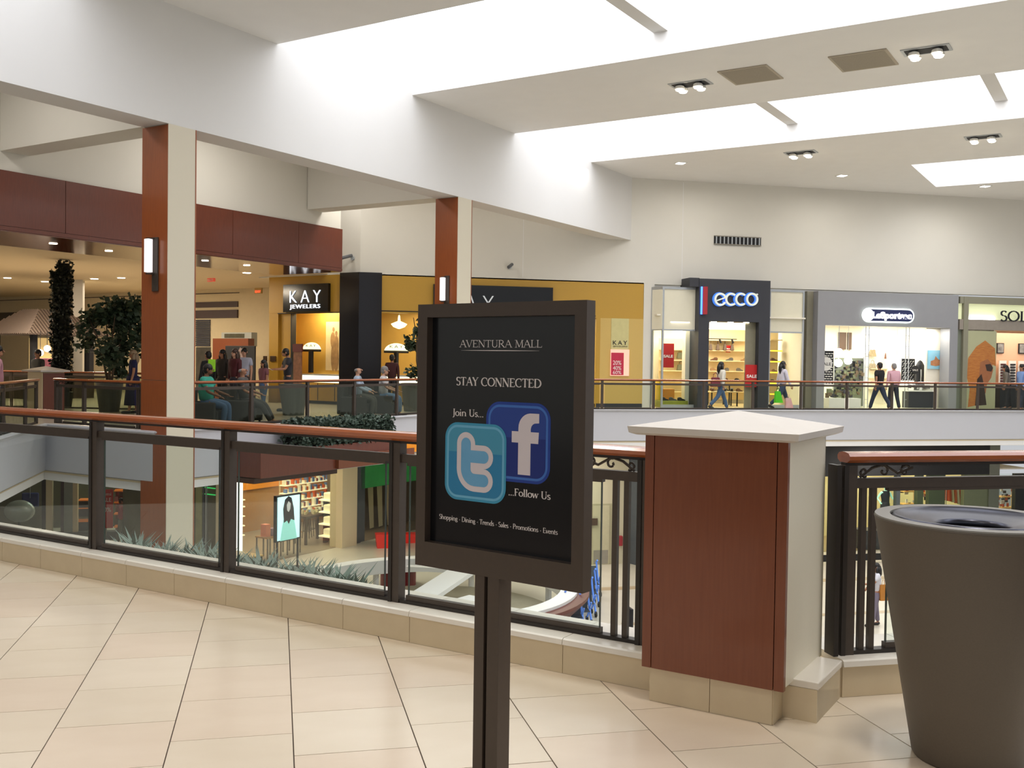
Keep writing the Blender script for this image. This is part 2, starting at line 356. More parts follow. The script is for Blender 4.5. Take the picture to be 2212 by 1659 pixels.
# --- near floor: slab, then every tile of the walkway near enough to pick apart
near = [xy(4.5, 11), xy(4.5, 1.66), (12, 4.33), (12, -9), (-14, -9), (-14, 10)]
fl = struct('floor', MB().prism(near, -.9, -.006), GROUT, label='walkway floor of large pale limestone tiles in running bond')
SEAM = [-4.5, -4.05, -3.59, -3.13, -2.67, -2.205, -1.747, -1.291, -.843, -.3875, .073, .538, 1.006, 1.474, 1.945, 2.412, 2.88, 3.35, 3.82, 4.29]
def clip_poly(poly, nx, ny, k):       # keep nx*x+ny*y<k
    out = []
    for i in range(len(poly)):
        a, b = poly[i], poly[(i + 1) % len(poly)]; da = nx * a[0] + ny * a[1] - k; db = nx * b[0] + ny * b[1] - k
        if da <= 0: out.append(a)
        if (da < 0) != (db < 0) and abs(da - db) > 1e-9:
            t = da / (da - db); out.append((a[0] + (b[0] - a[0]) * t, a[1] + (b[1] - a[1]) * t))
    return out
tcache = {}
for i in range(len(SEAM) - 1):
    x0, x1 = SEAM[i] + .0022, SEAM[i + 1] - .0022
    off = 4.263 + (0 if i % 2 == 0 else .2313)
    for j in range(-8, 12):
        y0 = off + j * .4625 + .002; y1 = y0 + .4585; cx, cy = (x0 + x1) / 2, (y0 + y1) / 2
        if cy < .9 or cx < -.62 * cy - 1.0 or cx > .95 * cy + .9: continue
        poly = [(x0, y0), (x1, y0), (x1, y1), (x0, y1)]; mt = rnd.choice((TILE, TILE2, TILE3, TILE))
        cp = clip_poly(poly, Q, Q, 4.4) if (cx * -Q + cy * Q) > 1.62 else clip_poly(poly, 0, 1, 4.2)
        if len(cp) < 3: continue
        if len(cp) == 4 and all(abs(a[0] - b[0]) < 1e-6 and abs(a[1] - b[1]) < 1e-6 for a, b in zip(cp, poly)):
            key = (i, mt.name)
            if key in tcache:
                o = bpy.data.objects.new('tile', tcache[key]); C.objects.link(o)
            else:
                o = MB().box(x0 - cx, x1 - cx, -.22925, .22925, -.005, 0).build('tile', mt, bevel=.0008); tcache[key] = o.data
            o.location = (cx, cy, rnd.uniform(-.0003, .0003)); o.parent = fl
        else:
            MB().prism(cp, -.005, 0).build('tile', mt, fl)
# --- curbs under the two near balustrades
ck = struct('trim_1', B('uv', 4.182, 4.54, 1.10, 11, 0, .137), CURBT, label='long limestone curb under the near left balustrade')
v = 4.575 - .4565 * 7
while v < 10.5:
    a, b = v + .0015, v + .455
    if a < 1.11: a = 1.11
    B('uv', 4.174, 4.185, a, b, .001, .135).build('tile', CURBT, ck)
    MB('uv').extr([(4.163, .139), (4.168, .162), (4.18, .168), (4.54, .168), (4.54, .137), (4.17, .137)], a, b, 'b').build('coping_stone', COPE, ck)
    v += .4565
ck2 = struct('trim_2', MB().prism([(2.455, 4.015), (12, 4.015), (12, 4.37), (2.05, 4.37)], 0, .137), CURBT, label='limestone curb under the near right balustrade behind the litter bin')
v = 2.46
while v < 6:
    B('xy', v + .0015, v + .455, 4.008, 4.018, .001, .135).build('tile', CURBT, ck2)
    MB().extr([(3.995, .139), (4.0, .162), (4.012, .168), (4.37, .168), (4.37, .137), (4.0, .137)], v + .0015, v + .455).build('coping_stone', COPE, ck2)
    v += .4565
sb = struct('trim_3', B('uv', 4.19, 4.56, 1.10, 1.22, 0, .137), CURBT, label='short stub of curb turning the corner beside the wood-clad pillar')
B('uv', 4.182, 4.57, 1.095, 1.235, .137, .168).build('coping_stone', COPE, sb, bevel=.004)

# --- far gallery slab with white fascia, lip and cove
void_far = [(-4.58, 10.9), (-4.58, 22.05), xy(12.4, 15.5), (6.58, 28.5), (40, 28.5)]
outer = [(40, 62), (-40, 62), (-40, 10.9)]
struct('floor', MB().prism(void_far + outer, ZF - .02, ZF), mat('gallery_floor_tile', 'beb6a8', .25, noise=.06, scale=2), label='polished pale floor of the gallery across the void')
struct('ceiling', MB().prism(void_far + outer, -1.07, ZF - .021), W_CEIL, label='ceiling slab over the lower level walkways')
PF = [(-.02, ZF), (-.02, .045), (.0, .075), (.05, .082), (.11, .07), (.115, .045), (.06, .02), (.05, -.02), (.05, -.86), (.035, -.875), (.0, -.885), (-.12, -1.075), (-.3, -1.075), (-.3, ZF)]
struct('trim_4', sweep(MB(), void_far, PF), FASC, label='white fascia with rounded lip along the edge of the far gallery')
PFc = [(.0, -.8851), (-.13, -1.085), (-.32, -1.085), (-.32, -1.08), (-.12, -1.08), (.03, -.884)]
struct('trim_5', sweep(MB(), void_far, PFc), CREAM, label='cream cove under the white gallery fascia')
# --- lower floor with bands
lf = struct('floor', B('xy', -45, 45, -12, 75, ZL - .3, ZL), mat('lower_floor_tile', 'cbc4b4', .3, noise=.06, scale=1.5), label='pale tiled floor of the lower level far below')
for (a, b, y0, y1) in ((9, 30, 29.2, 29.6), (9, 30, 25.2, 25.45), (12, 30, 22.4, 22.6)):
    B('xy', a, b, y0, y1, ZL, ZL + .004).build('floor_band', mat('floor_band_tile', 'b59f80', .3), lf)

# --- roof: deep blocks between four skylight wells, glazing above, cross fins in the wells
US = [(-8, 5.9), (10.3, 15.05), (19.55, 24.25), (28.9, 34.0), (38.6, 52)]
ce = struct('ceiling', B('uv', US[0][0], US[0][1], -14, 15.117, 7.86, 9.3), W_CEIL, label='high white ceiling bands between the skylights')
for a, b in US[1:]: B('uv', a, b, -14, 15.117, 7.86, 9.3).build('ceiling_band', W_CEIL, ce)
B('uv', 34.0, 38.6, 6.35, 15.117, 7.86, 9.3).build('ceiling_band', W_CEIL, ce)
for k, (a, b, vt) in enumerate(((5.9, 10.3, 15.1), (15.05, 19.55, 15.1), (24.25, 28.9, 15.1), (34, 38.6, 6.35))):
    sk = root('window_%d' % (k + 1), UV((a + b) / 2, vt - 3, 9.3), None, None, kind='structure')
    sk['label'] = ('roof skylight above the upper left corner', 'large bright skylight across the top of the hall', 'second long bright skylight with two cross fins', 'small square skylight at the far right of the ceiling')[k]
    B('uv', a, b, -14, vt, 9.3, 9.32).build('pane', SKYG, sk)
    for vf in (3.23, 8.65, 14.07, -2.2, -7.6):
        if vf < vt - 1 and vf < 14: B('uv', a, b, vf - .16, vf + .16, 8.35, 9.29).build('fin', W_BEAM, sk)
# --- long beam wall over the columns, bay ceilings and cross beams behind it
bm = struct('wall_beam', B('uv', -8, 33.2, 15.117, 15.8, 5.7, 9.35), W_BEAM, label='deep white beam wall running over the two columns')
struct('ceiling', B('uv', -8, 36, 15.8, 28, 7.86, 8.1), W_CEIL, label='recessed bay ceiling behind the beam wall')
for u0 in (3.17, 12.36, 21.55):
    struct('beam', B('uv', u0, u0 + .64, 15.8, 20.4, 5.72, 7.86), W_WALL, label='white cross beam behind column')
# --- white wall over the wood fascia, wood fascia panels, glossy soffit
struct('wall_upper_left', B('uv', -2, 23.0, 20.42, 20.62, 5.3, 7.86), W_WALL, label='white wall strip above the dark cherry fascia')
wf = root('wood_fascia', UV(18, 20.4, 4.08), 'dark cherry panelled fascia over the entrance of the side corridor', 'fascia')
sm = [4.1, 6.53, 8.97, 11.42, 13.86, 16.3, 18.73, 21.18, 23.03]
for a, b in zip(sm, sm[1:]): B('uv', a + .006, b - .006, 20.37, 20.4, 4.165, 5.325).build('panel', WOODD, wf)
B('uv', 4.1, 23.03, 20.4, 20.6, 4.085, 5.33).build('backing', BLACKM, wf)
B('uv', 4.1, 23.03, 20.37, 20.4, 4.075, 4.158).build('bottom_strip', WOODD, wf)
sofs = B('uv', 4.1, 23.03, 20.4, 23.15, 4.05, 4.085).build('soffit', WSOFF, wf)
for (px, py) in ((115, 526), (235, 542), (443, 563), (533, 573)):
    p = hitz(px, py, 4.05)
    MB().lathe([(.09, 0), (.09, -.012), (.06, -.012)], (p.x, p.y, 4.052), 14).build('downlight', LAMPW, wf)
struct('ceiling', B('uv', -5, 40, 23.1, 60, 4.28, 4.6), mat('corridor_ceiling', 'dcc9a6', .8, noise=.02), label='low cream ceiling of the side corridor')
# --- walls: beside and above the gold shop, the long far wall, outer shell
KX, KY = 2.62, 33.3; KU = (KX + KY) * Q
KV = (-KX + KY) * Q
struct('wall_over_gold_shop', B('uv', KU, KU + .2, KV, 26.3, 4.24, 7.86), W_WALL, label='white wall above the angled side of the gold shop')
struct('wall_far', B('xy', KX, 44, KY, KY + .3, 4.2, 9.35), W_WALL, label='long white far wall above the shop fronts')
x0, x1, _, _ = rB(1389, 700, 1406, 800, KY)
struct('wall_far', B('xy', x0, x1 + .1, KY, KY + .3, ZF, 4.2), W_WALL, label='narrow white wall between the gold shop and the glass shop window')
struct('wall_shell', MB().box(-46, 46, 62, 62.3, ZL, 9.3).box(-46, -45.7, -12, 62, ZL, 6), W_WALL, label='outer walls beyond the corridors')
# vertical joints in the far wall
for px in (1130, 1474):
    x = hit(px, 500, NY, KY).x
    B('xy', x, x + .02, KY - .004, KY, 4.3, 7.8).build('joint_strip', W_CEIL, bpy.data.objects['wall_far'])
# --- columns
def column(u0, label, zb):
    c = root('column', UV(u0 + .3, 15.5, zb), label, None, kind='structure')
    B('uv', u0 + .02, u0 + .63, 15.135, 15.83, zb, 5.71).build('core', CREAM2, c)
    zs = [zb] + [z for z in (-2.2, 1.02, 5.69) if z > zb]
    for a, b in zip(zs, zs[1:]): B('uv', u0, u0 + .025, 15.13, 15.84, a + .004, b - .004).build('wood_panel', WOODC, c)
    B('uv', u0 + .002, u0 + .62, 15.118, 15.14, zb, 5.7).build('cream_panel', CREAM2, c)
    B('uv', u0 + .62, u0 + .642, 15.112, 15.84, zb, 5.7).build('wood_edge', WOODC, c)
    return c
column(12.35, 'near square column with cherry left face and cream right face', ZL)
column(21.54, 'farther square column with cherry and cream faces behind the poster stand', -1.07)
def sconce(u, px0, px1, py0, py1, by0, by1, lab):
    v0, v1, z0, z1 = rU(px0, py0, px1, py1, u - .1); _, _, b0, b1 = rU(px0, by0, px1, by1, u)
    vm = (v0 + v1) / 2
    s_ = root('wall_sconce', UV(u, vm, (z0 + z1) / 2), lab, 'wall lamp', 'sconces on the columns')
    MB().lathe([(.02, z0 - .01), (.075, z0), (.075, z1), (.02, z1 + .01)], UV(u - .12, vm, 0), 16).build('shade', OPAL, s_, smooth=False)
    B('uv', u - .03, u, vm - .14, vm + .02, b0, b1).build('back_plate', BRONZE, s_, bevel=.006)
    B('uv', u - .14, u, vm - .05, vm + .05, z0 - .04, z0 - .012).build('bracket', BRONZE, s_)
    B('uv', u - .14, u, vm - .05, vm + .05, z1 + .012, z1 + .03).build('bracket', BRONZE, s_)
sconce(12.35, 314, 331, 517, 588, 514, 630, 'white glass sconce on bronze plate on the near column')
sconce(21.54, 950, 964, 600, 649, 596, 668, 'white glass sconce on the farther column just above the poster stand')

# ================================================================== BALUSTRADES
def railing(label, a, b, nposts, zb, posts=None, group=None, lgap={}, rgap={}, balpos=(.34, .65), rail_z=1.09, step=.9, glass_m=None, detail=True, endposts=True):
    """a,b xy ends of the run (rail centre line). built along local axis, then as world coordinates"""
    a = Vector(a); b = Vector(b); L = (b - a).length; e = (b - a) / L; nn = Vector((-e.y, e.x))
    g = glass_m or GLASS
    r = root('balustrade', (a.x, a.y, zb), label, 'balustrade', group)
    class F(MB):
        def P(s, t, n, z): return Vector((a.x + e.x * t + nn.x * n, a.y + e.y * t + nn.y * n, z))
    def bx(*q): m_ = F(); m_.fr = 'f'; return m_.box(*q)
    t0 = zb + .0; top = rail_z
    prof = [(-.05, top - .035), (-.052, top - .018), (-.04, top - .005), (-.012, top), (.012, top), (.04, top - .005), (.052, top - .018), (.05, top - .035), (.03, top - .048), (-.03, top - .048)]
    m_ = F(); m_.fr = 'f'; m_.extr(prof, 0, L).build('handrail', RAILW, r, smooth=False)
    bx(0, L, -.02, .02, top - .062, top - .048).build('rail_bar', BRONZD, r)
    if posts is None: posts = [L * (i + .5) / nposts for i in range(nposts)]
    allp = sorted(posts)
    cuts = [0] + allp + [L]
    for t in allp:
        bx(t - .034, t + .034, -.03, .03, zb, top - .06).build('post', BRONZE, r)
        if detail:
            bx(t - .034, t - .012, -.036, -.03, zb, top - .06).build('post_fillet', BRONZD, r)
    for i in range(len(cuts) - 1):
        p0 = cuts[i] + (.034 if i else 0); p1 = cuts[i + 1] - (.034 if i < len(cuts) - 2 else 0)
        if p1 - p0 < .12: continue
        bx(p0, p1, -.018, .018, top - .165, top - .12).build('top_rail', BRONZE, r)
        bx(p0, p1, -.025, .025, zb, zb + .018).build('bottom_rail', BRONZD, r)
        lb = lgap.get(i, 0); rb = rgap.get(i, 0)
        q0 = p0 + (lb or .04); q1 = p1 - (rb or .04)
        if q1 - q0 > .1:
            bx(q0, q1, -.016, .016, zb + .018, zb + .045).build('bottom_channel', BRONZE, r)
            bx(q0, q1, -.016, .016, top - .18, top - .165).build('top_channel', BRONZE, r)
            bx(q0 + .01, q1 - .01, -.004, .004, zb + .04, top - .17).build('glass_panel', g, r)
            if detail:
                bx(q0 + .006, q0 + .011, -.005, .005, zb + .04, top - .17).build('glass_edge', GEDGE, r)
                bx(q1 - .011, q1 - .006, -.005, .005, zb + .04, top - .17).build('glass_edge', GEDGE, r)
        for (bal, s_) in ((lb, 1), (rb, -1)):
            if bal:
                base = p0 if s_ == 1 else p1
                for k in range(2):
                    t = base + s_ * bal * balpos[k]
                    bx(t - .013, t + .013, -.013, .013, zb + .018, top - .165).build('baluster', BRONZE, r)
                # wrought scroll between the top rail and the handrail
                sc_ = F(); sc_.fr = 'f'
                def sp(cx, cz, r0, r1, a0, a1):
                    return [sc_.P(base + s_ * (cx + (r0 + (r1 - r0) * i / 18) * math.cos(a0 + (a1 - a0) * i / 18)), 0, top - .12 + cz + (r0 + (r1 - r0) * i / 18) * math.sin(a0 + (a1 - a0) * i / 18)) for i in range(19)]
                sc_.tube(sp(.05, .028, .006, .024, 0, 5.2), .006, 6)
                sc_.tube(sp(.15, .03, .007, .026, 2.5, 8.2), .006, 6)
                sc_.tube(sp(.26, .03, .008, .028, 0, -5.6), .006, 6)
                sc_.tube([sc_.P(base + s_ * .03, 0, top - .115), sc_.P(base + s_ * .09, 0, top - .075), sc_.P(base + s_ * .15, 0, top - .06), sc_.P(base + s_ * .22, 0, top - .1), sc_.P(base + s_ * .3, 0, top - .075)], .007, 6)
                sc_.build('scroll', BRONZE, r)
    return r
def uvp(u, v): return xy(u, v)
# near left run: from off-frame left to the pillar; measured post positions
L0 = 10.0
railing('near balustrade running from the left edge to the wood-clad pillar', uvp(4.3, L0), uvp(4.3, 1.84), 0, .168,
        posts=[L0 - q for q in (8.52, 7.24, 5.965, 4.692, 3.392, 1.93)], rgap={5: .19}, rail_z=1.088)
# near right run
rr = railing('near balustrade on the right behind the litter bin', (2.5, 4.1), (9.2, 4.1), 0, .168, posts=[.02, 1.6, 2.9, 4.2, 5.5], lgap={1: .17}, balpos=(.28, .58), rail_z=1.088)
B('xy', 2.447, 2.47, 4.06, 4.14, .168, 1.03).build('end_plate', BRONZD, rr)
# far runs
G3 = 'balustrades of the far gallery'
nb = hit(1412, 870, NY, 28.42)
posts = []; 
for px in (1300.6, 1412, 1521, 1626, 1730, 1829.6, 1927, 2020, 2112, 2200.6):
    posts.append(hit(px, 850, NY, 28.42).x - 6.7)
posts = [posts[0] - 1.55 * 3, posts[0] - 1.55 * 2, posts[0] - 1.55] + posts + [posts[-1] + 1.55, posts[-1] + 3.1]
posts = [p for p in posts if p > .1]
railing('far straight balustrade in front of the shoe and bag shops', (6.7, 28.42), (28, 28.42), 0, .08, posts=posts, rail_z=.975, group=None, detail=False, glass_m=GLASSR)
e1 = [hit(px, 860, NV, 15.62).dot(NU) for px in (543, 664, 765, 857)]
e1 = [e1[0] - 1.75] + e1 + [e1[-1] + 1.9, e1[-1] + 3.6]
a_ = 12.9
railing('angled far balustrade in front of the gold shop', uvp(a_, 15.62), uvp(24.9, 15.62), 0, .08, posts=[q - a_ for q in e1 if q > a_ + .2 and q < 24.8], rail_z=.99, detail=False, glass_m=GLASSF)
railing('short far balustrade left of the near column with balusters', uvp(12.5, 18.7), uvp(12.5, 15.9), 0, .08, posts=[.05, .95, 2.72], lgap={1: .2}, rgap={2: .2}, rail_z=.99, detail=False, glass_m=GLASSF)
railing('far left balustrade leading out of the left edge', (-4.68, 13), (-4.68, 21.9), 0, .08, posts=[1.5, 3.1, 4.7, 6.3, 7.9, 8.8], rail_z=.98, detail=False, glass_m=GLASSF)

# ================================================================== NEAR PILLAR
p = root('pillar', UV(4.3, 1.5, 0), 'low pillar clad in cherry wood with cream side and pyramid stone cap', 'pillar')
B('uv', 4.062, 4.62, 1.25, 1.79, 0, .165).build('plinth', CURBT, p)
for a, b in ((1.248, 1.515), (1.518, 1.792)): B('uv', 4.055, 4.065, a, b, .001, .16).build('tile', CURBT, p)
B('uv', 4.06, 4.18, 1.243, 1.252, .001, .16).build('tile', CURBT, p)
B('uv', 4.055, 4.6, 1.215, 1.8, .16, 1.165).build('core', BLACKM, p)
B('uv', 4.03, 4.058, 1.24, 1.775, .152, 1.165).build('wood_panel', WOOD, p, bevel=.001)
B('uv', 4.03, 4.058, 1.195, 1.2365, .152, 1.165).build('wood_edge', WOOD, p, bevel=.001)
B('uv', 4.03, 4.058, 1.7785, 1.82, .152, 1.165).build('wood_edge', WOOD, p, bevel=.001)
B('uv', 4.058, 4.62, 1.2, 1.216, .16, 1.165).build('cream_panel', CREAM3, p)
B('uv', 4.6, 4.62, 1.2, 1.82, .16, 1.165).build('cream_panel', CREAM3, p)
B('uv', 4.058, 4.6, 1.795, 1.812, .16, 1.165).build('cream_panel', CREAM3, p)
cp_ = MB('uv'); o_ = .065
def ringuv(d, z): return [UV(4.03 - d, 1.195 - d, z), UV(4.62 + d, 1.195 - d, z), UV(4.62 + d, 1.82 + d, z), UV(4.03 - d, 1.82 + d, z)]
pts = ringuv(.03, 1.166) + ringuv(.055, 1.176) + ringuv(.06, 1.203) + [UV(4.325, 1.5075, 1.272)]
cp_.add(pts, [(3, 2, 1, 0)] + [(i, (i + 1) % 4, 4 + (i + 1) % 4, 4 + i) for i in range(4)] + [(4 + i, 4 + (i + 1) % 4, 8 + (i + 1) % 4, 8 + i) for i in range(4)] + [(8 + i, 8 + (i + 1) % 4, 12) for i in range(4)])
cp_.build('cap', mat('cap_stone', 'd2ccc4', .45, noise=.03, scale=6), p)

# ================================================================== POSTER STAND
SA, SB = Vector((.4465, 3.28, 0)), Vector((.867, 2.786, 0)); SE = (SB - SA).normalized(); SN = Vector((-SE.y, SE.x, 0))
if SN.y < 0: SN = -SN
class SF(MB):
    def P(s, a, b, z): return SA + SE * a + SN * b + Vector((0, 0, z))
def sbx(*q): return SF('s').box(*q)
ps = root('poster_stand', (SA + SE * .3) + Vector((0, 0, 0)), 'dark brown metal poster stand with black social media poster', 'sign')
fr = SF('s')
W_, Z0, Z1, T = .649, .807, 1.657, .046
fm = SF('s')
o4 = [(0, Z0), (W_, Z0), (W_, Z1), (0, Z1)]; i4 = [(.04, .887), (.608, .887), (.608, 1.615), (.04, 1.615)]
P8 = [fm.P(a, 0, z) for a, z in o4] + [fm.P(a, 0, z) for a, z in i4] + [fm.P(a, .028, z) for a, z in i4] + [fm.P(a, T, z) for a, z in o4]
fm.add(P8, [(i, (i + 1) % 4, 4 + (i + 1) % 4, 4 + i) for i in range(4)] + [(4 + i, 4 + (i + 1) % 4, 8 + (i + 1) % 4, 8 + i) for i in range(4)] + [(i, 12 + i, 12 + (i + 1) % 4, (i + 1) % 4) for i in range(4)] + [(12, 13, 14, 15)])
SFRAME = mat('sign_brown_metal', '4b3f35', .42, metal=.15, noise=.05, scale=60, bump=.01)
fm.build('frame', SFRAME, ps)
PB = mat('poster_black', '0d0e11', .22, noise=.1, scale=3, coat=.5)
sheet = sbx(.03, .618, .0275, .0285, .875, 1.625).build('poster', PB, ps)
def put(d): return lambda x, z, e: SA + SE * x + SN * (d - e) + Vector((0, 0, z))
INK = mat('poster_ink', 'd8cfcb', .5, noise=0)
for (t, a, b, z, h, tk, tn) in (('AVENTURA MALL', .155, .475, 1.5195, .0225, .13, .055), ('STAY CONNECTED', .142, .475, 1.398, .0265, .2, .075), ('Join Us...', .128, .2565, 1.3, .0225, .19, .075),
                              ('...Follow Us', .356, .514, 1.0645, .0225, .19, .075), ('Shopping ~ Dining ~ Trends ~ Sales ~ Promotions ~ Events', .078, .5415, .9625, .0155, .17, .07)):
    serif_text(MB(), t, a, b, z, h, put(.0272), tk, tn).build('lettering', INK, sheet)
ru = MB(); N = 24
for i in range(N):
    a, b = i / N, (i + 1) / N; f = lambda t: .0011 * math.sin(PI * t) + .00015
    x = lambda t: .161 + .304 * t; P_ = put(.0272)
    ru.add([P_(x(a), 1.5095 - f(a), 0), P_(x(b), 1.5095 - f(b), 0), P_(x(b), 1.5095 + f(b), 0), P_(x(a), 1.5095 + f(a), 0)], [(0, 1, 2, 3)])
ru.build('lettering_rule', INK, sheet)
def rsq(x0, x1, z0, z1, r, d, inset=0, n=10, ylim=None):
    x0 += inset; x1 -= inset; z0 += inset; z1 -= inset; r = max(.004, r - inset); P_ = put(d); pts = []
    for cx, cz, a0 in ((x1 - r, z1 - r, 0), (x0 + r, z1 - r, 90), (x0 + r, z0 + r, 180), (x1 - r, z0 + r, 270)):
        for i in range(n + 1):
            a = math.radians(a0 + 90 * i / n); pts.append([cx + r * math.cos(a), cz + r * math.sin(a)])
    if ylim: pts = clip_poly([tuple(q) for q in pts], 0, 1, ylim)
    m_ = MB(); m_.add([P_(a, b, 0) for a, b in pts], [tuple(range(len(pts)))]); return m_
def poly_s(pts, d): P_ = put(d); m_ = MB(); return m_.add([P_(a, b, 0) for a, b in pts], [tuple(range(len(pts)))])
FB1, FB2, FB3, FB4 = [mat('print_' + n_, c_, .4, noise=0) for n_, c_ in (('blue_rim', '1c3c92'), ('blue_light', '3f70bd'), ('blue_top', '24408f'), ('blue_low', '152a78'))]
fi = rsq(.2665, .5105, 1.1065, 1.3515, .052, .0270).build('square_icon', FB1, sheet, label='blue rounded square icon with white letter f')
rsq(.2665, .5105, 1.1065, 1.3515, .052, .0268, .009).build('icon_rim', FB2, fi)
rsq(.2665, .5105, 1.1065, 1.3515, .052, .0266, .0165).build('icon_field', FB3, fi)
rsq(.2665, .5105, 1.1065, 1.3515, .052, .0264, .0166, ylim=1.243).build('icon_field', FB4, fi)
fl_ = [(.392, 1.131), (.4385, 1.131), (.4385, 1.2285), (.4665, 1.2285), (.4685, 1.263), (.4385, 1.263), (.4385, 1.272)] + [(.457 - .018 * math.cos(math.radians(a)), 1.272 + .018 * math.sin(math.radians(a))) for a in range(10, 91, 16)] + [(.469, 1.291), (.469, 1.3195), (.448, 1.3195)] + [(.438 - .046 * math.sin(math.radians(a)), 1.2735 + .046 * math.cos(math.radians(a))) for a in range(5, 91, 12)] + [(.392, 1.263), (.367, 1.263), (.367, 1.2285), (.392, 1.2285)]
LOGOW = mat('print_white', 'd9cfd2', .5, noise=0)
poly_s(fl_, .0262).build('icon_letter', LOGOW, fi)
TB = [mat('print_' + n_, c_, .4, noise=0) for n_, c_ in (('cyan_rim', '3d95b8'), ('cyan_light', '6db2d2'), ('cyan_top', '4796b4'), ('cyan_low', '2a80ad'))]
ti = rsq(.101, .347, 1.032, 1.2795, .05, .0260).build('square_icon', TB[0], sheet, label='cyan rounded square icon with outlined letter t')
rsq(.101, .347, 1.032, 1.2795, .05, .0258, .008).build('icon_rim', TB[1], ti)
rsq(.101, .347, 1.032, 1.2795, .05, .0256, .0155).build('icon_field', TB[2], ti)
rsq(.101, .347, 1.032, 1.2795, .05, .0254, .0156, ylim=1.186).build('icon_field', TB[3], ti)
def capsule(m_, path, r, d, n=14, k=0):
    P_ = put(d)
    for (a, b) in zip(path, path[1:]):
        an = math.atan2(b[1] - a[1], b[0] - a[0]); pts = [(b[0] + r * math.cos(an - PI / 2 + PI * i / n), b[1] + r * math.sin(an - PI / 2 + PI * i / n)) for i in range(n + 1)] + [(a[0] + r * math.cos(an + PI / 2 + PI * i / n), a[1] + r * math.sin(an + PI / 2 + PI * i / n)) for i in range(n + 1)]
        k += 1; m_.add([P_(x, z, k * 1.5e-5) for x, z in pts], [tuple(range(len(pts)))])
    return m_
stem = [(.188, 1.213), (.188, 1.132)] + [(.222 - .034 * math.cos(math.radians(a)), 1.132 - .034 * math.sin(math.radians(a)) + .002) for a in range(15, 91, 15)] + [(.26, 1.1)]
arm = [(.188, 1.174), (.26, 1.174)]
m_ = MB(); capsule(m_, stem, .037, .0251); capsule(m_, arm, .037, .0251, 14, 10); m_.build('icon_letter_outline', LOGOW, ti)
m_ = MB(); capsule(m_, stem, .0195, .0247); capsule(m_, arm, .0195, .0247, 14, 10); 
tfill = mat('print_pale_blue', '74acd0', .4, noise=.1, scale=9, dark='5a9cc6'); m_.build('icon_letter_fill', tfill, ti)
sbx(.249, .287, .002, .03, .025, Z0).build('post_strip', SFRAME, ps, bevel=.001)
sbx(.285, .3, .016, .06, .025, Z0).build('post_web', BRONZD, ps)
sbx(.298, .343, .004, .068, .025, Z0).build('post', SFRAME, ps, bevel=.001)
sbx(.06, .56, -.18, .25, 0, .012).build('base_plate', SFRAME, ps, bevel=.003)
sbx(.22, .37, -.02, .09, .012, .03).build('base_collar', SFRAME, ps)

# ================================================================== LITTER BIN
bc = (2.56, 3.30, 0)
lb = root('litter_bin', bc, 'tall tapered brown litter bin with steel funnel top', 'bin')
MB().lathe([(.19, 0), (.198, .012), (.349, .895), (.352, .903), (.345, .908), (.30, .908), (.295, .895), (.28, .84)], bc, 72, 'start').build('body', BIN, lb, smooth=False)
lb.children[0].data.polygons.foreach_set('use_smooth', [len(p_.vertices) == 4 for p_ in lb.children[0].data.polygons])
MB().lathe([(.35, .9075), (.3485, .9125), (.294, .9125), (.292, .905), (.349, .905), (.35, .9075)], bc, 72, 'none').build('rim', BINR, lb)
MB().lathe([(.287, .902), (.283, .914), (.272, .916), (.262, .908), (.2, .897), (.14, .887), (.128, .884), (.125, .855), (.135, .855), (.2, .88), (.28, .897)], bc, 72, 'none').build('funnel', STEEL, lb, smooth=True)
MB().lathe([(.127, .859), (.127, .86)], bc, 32).build('opening', BLACKM, lb)

# ================================================================== CEILING FITTINGS
def uvbox_part(u0, u1, v0, v1, z0, z1, n, m_, par, **k): return B('uv', u0, u1, v0, v1, z0, z1).build(n, m_, par, **k)
VENT = mat('vent_grey', 'b3a896', .7, noise=.05)
for (u0, u1, v0, v1, lab) in ((21.2, 22.4, 6.92, 8.02, 'square grey return air panel in the ceiling, left of the pair'), (21.3, 22.52, 4.5, 5.66, 'square grey return air panel in the ceiling, right of the pair')):
    r = root('ceiling_vent', UV((u0 + u1) / 2, (v0 + v1) / 2, 7.86), lab, 'vent', 'ceiling air panels')
    uvbox_part(u0, u1, v0, v1, 7.835, 7.859, 'frame', VENT, r); uvbox_part(u0 + .05, u1 - .05, v0 + .05, v1 - .05, 7.832, 7.836, 'grille', mat('vent_mesh', 'a59b8a', .8, noise=.3, scale=90), r)
FIX = []
for (u, v, lab) in ((21.85, 8.9, 'four-lamp ceiling fixture left of the grey air panels'), (21.8, 3.83, 'four-lamp ceiling fixture right of the grey air panels'),
                    (30.5, 8.85, 'four-lamp ceiling fixture above the shoe shop'), (30.75, 3.87, 'four-lamp ceiling fixture beside the small skylight')):
    r = root('ceiling_light', UV(u, v, 7.86), lab, 'ceiling light', 'four-lamp ceiling fixtures')
    uvbox_part(u - .24, u + .24, v - .46, v + .46, 7.84, 7.859, 'frame', SILV, r); uvbox_part(u - .18, u + .18, v - .4, v + .4, 7.835, 7.841, 'recess', BLACKM, r)
    for du in (-.1, .1):
        for dv in (-.22, .22):
            q = UV(u + du, v + dv, 7.74)
            MB().lathe([(.03, .1), (.1, .06), (.115, 0), (.1, -.004)], q, 16).build('lamp_housing', WHITEM, r)
            MB().ball((q.x, q.y, q.z - .02), .095, .095, .03).build('lamp', LAMPW, r)
    d = bpy.data.lights.new('fixture_lamp', 'SPOT'); d.energy = 450; d.color = (1, .95, .88); d.spot_size = 2.2; d.spot_blend = .6; d.shadow_soft_size = .25
    o = bpy.data.objects.new('fixture_lamp', d); o.location = UV(u, v, 7.6); C.objects.link(o)
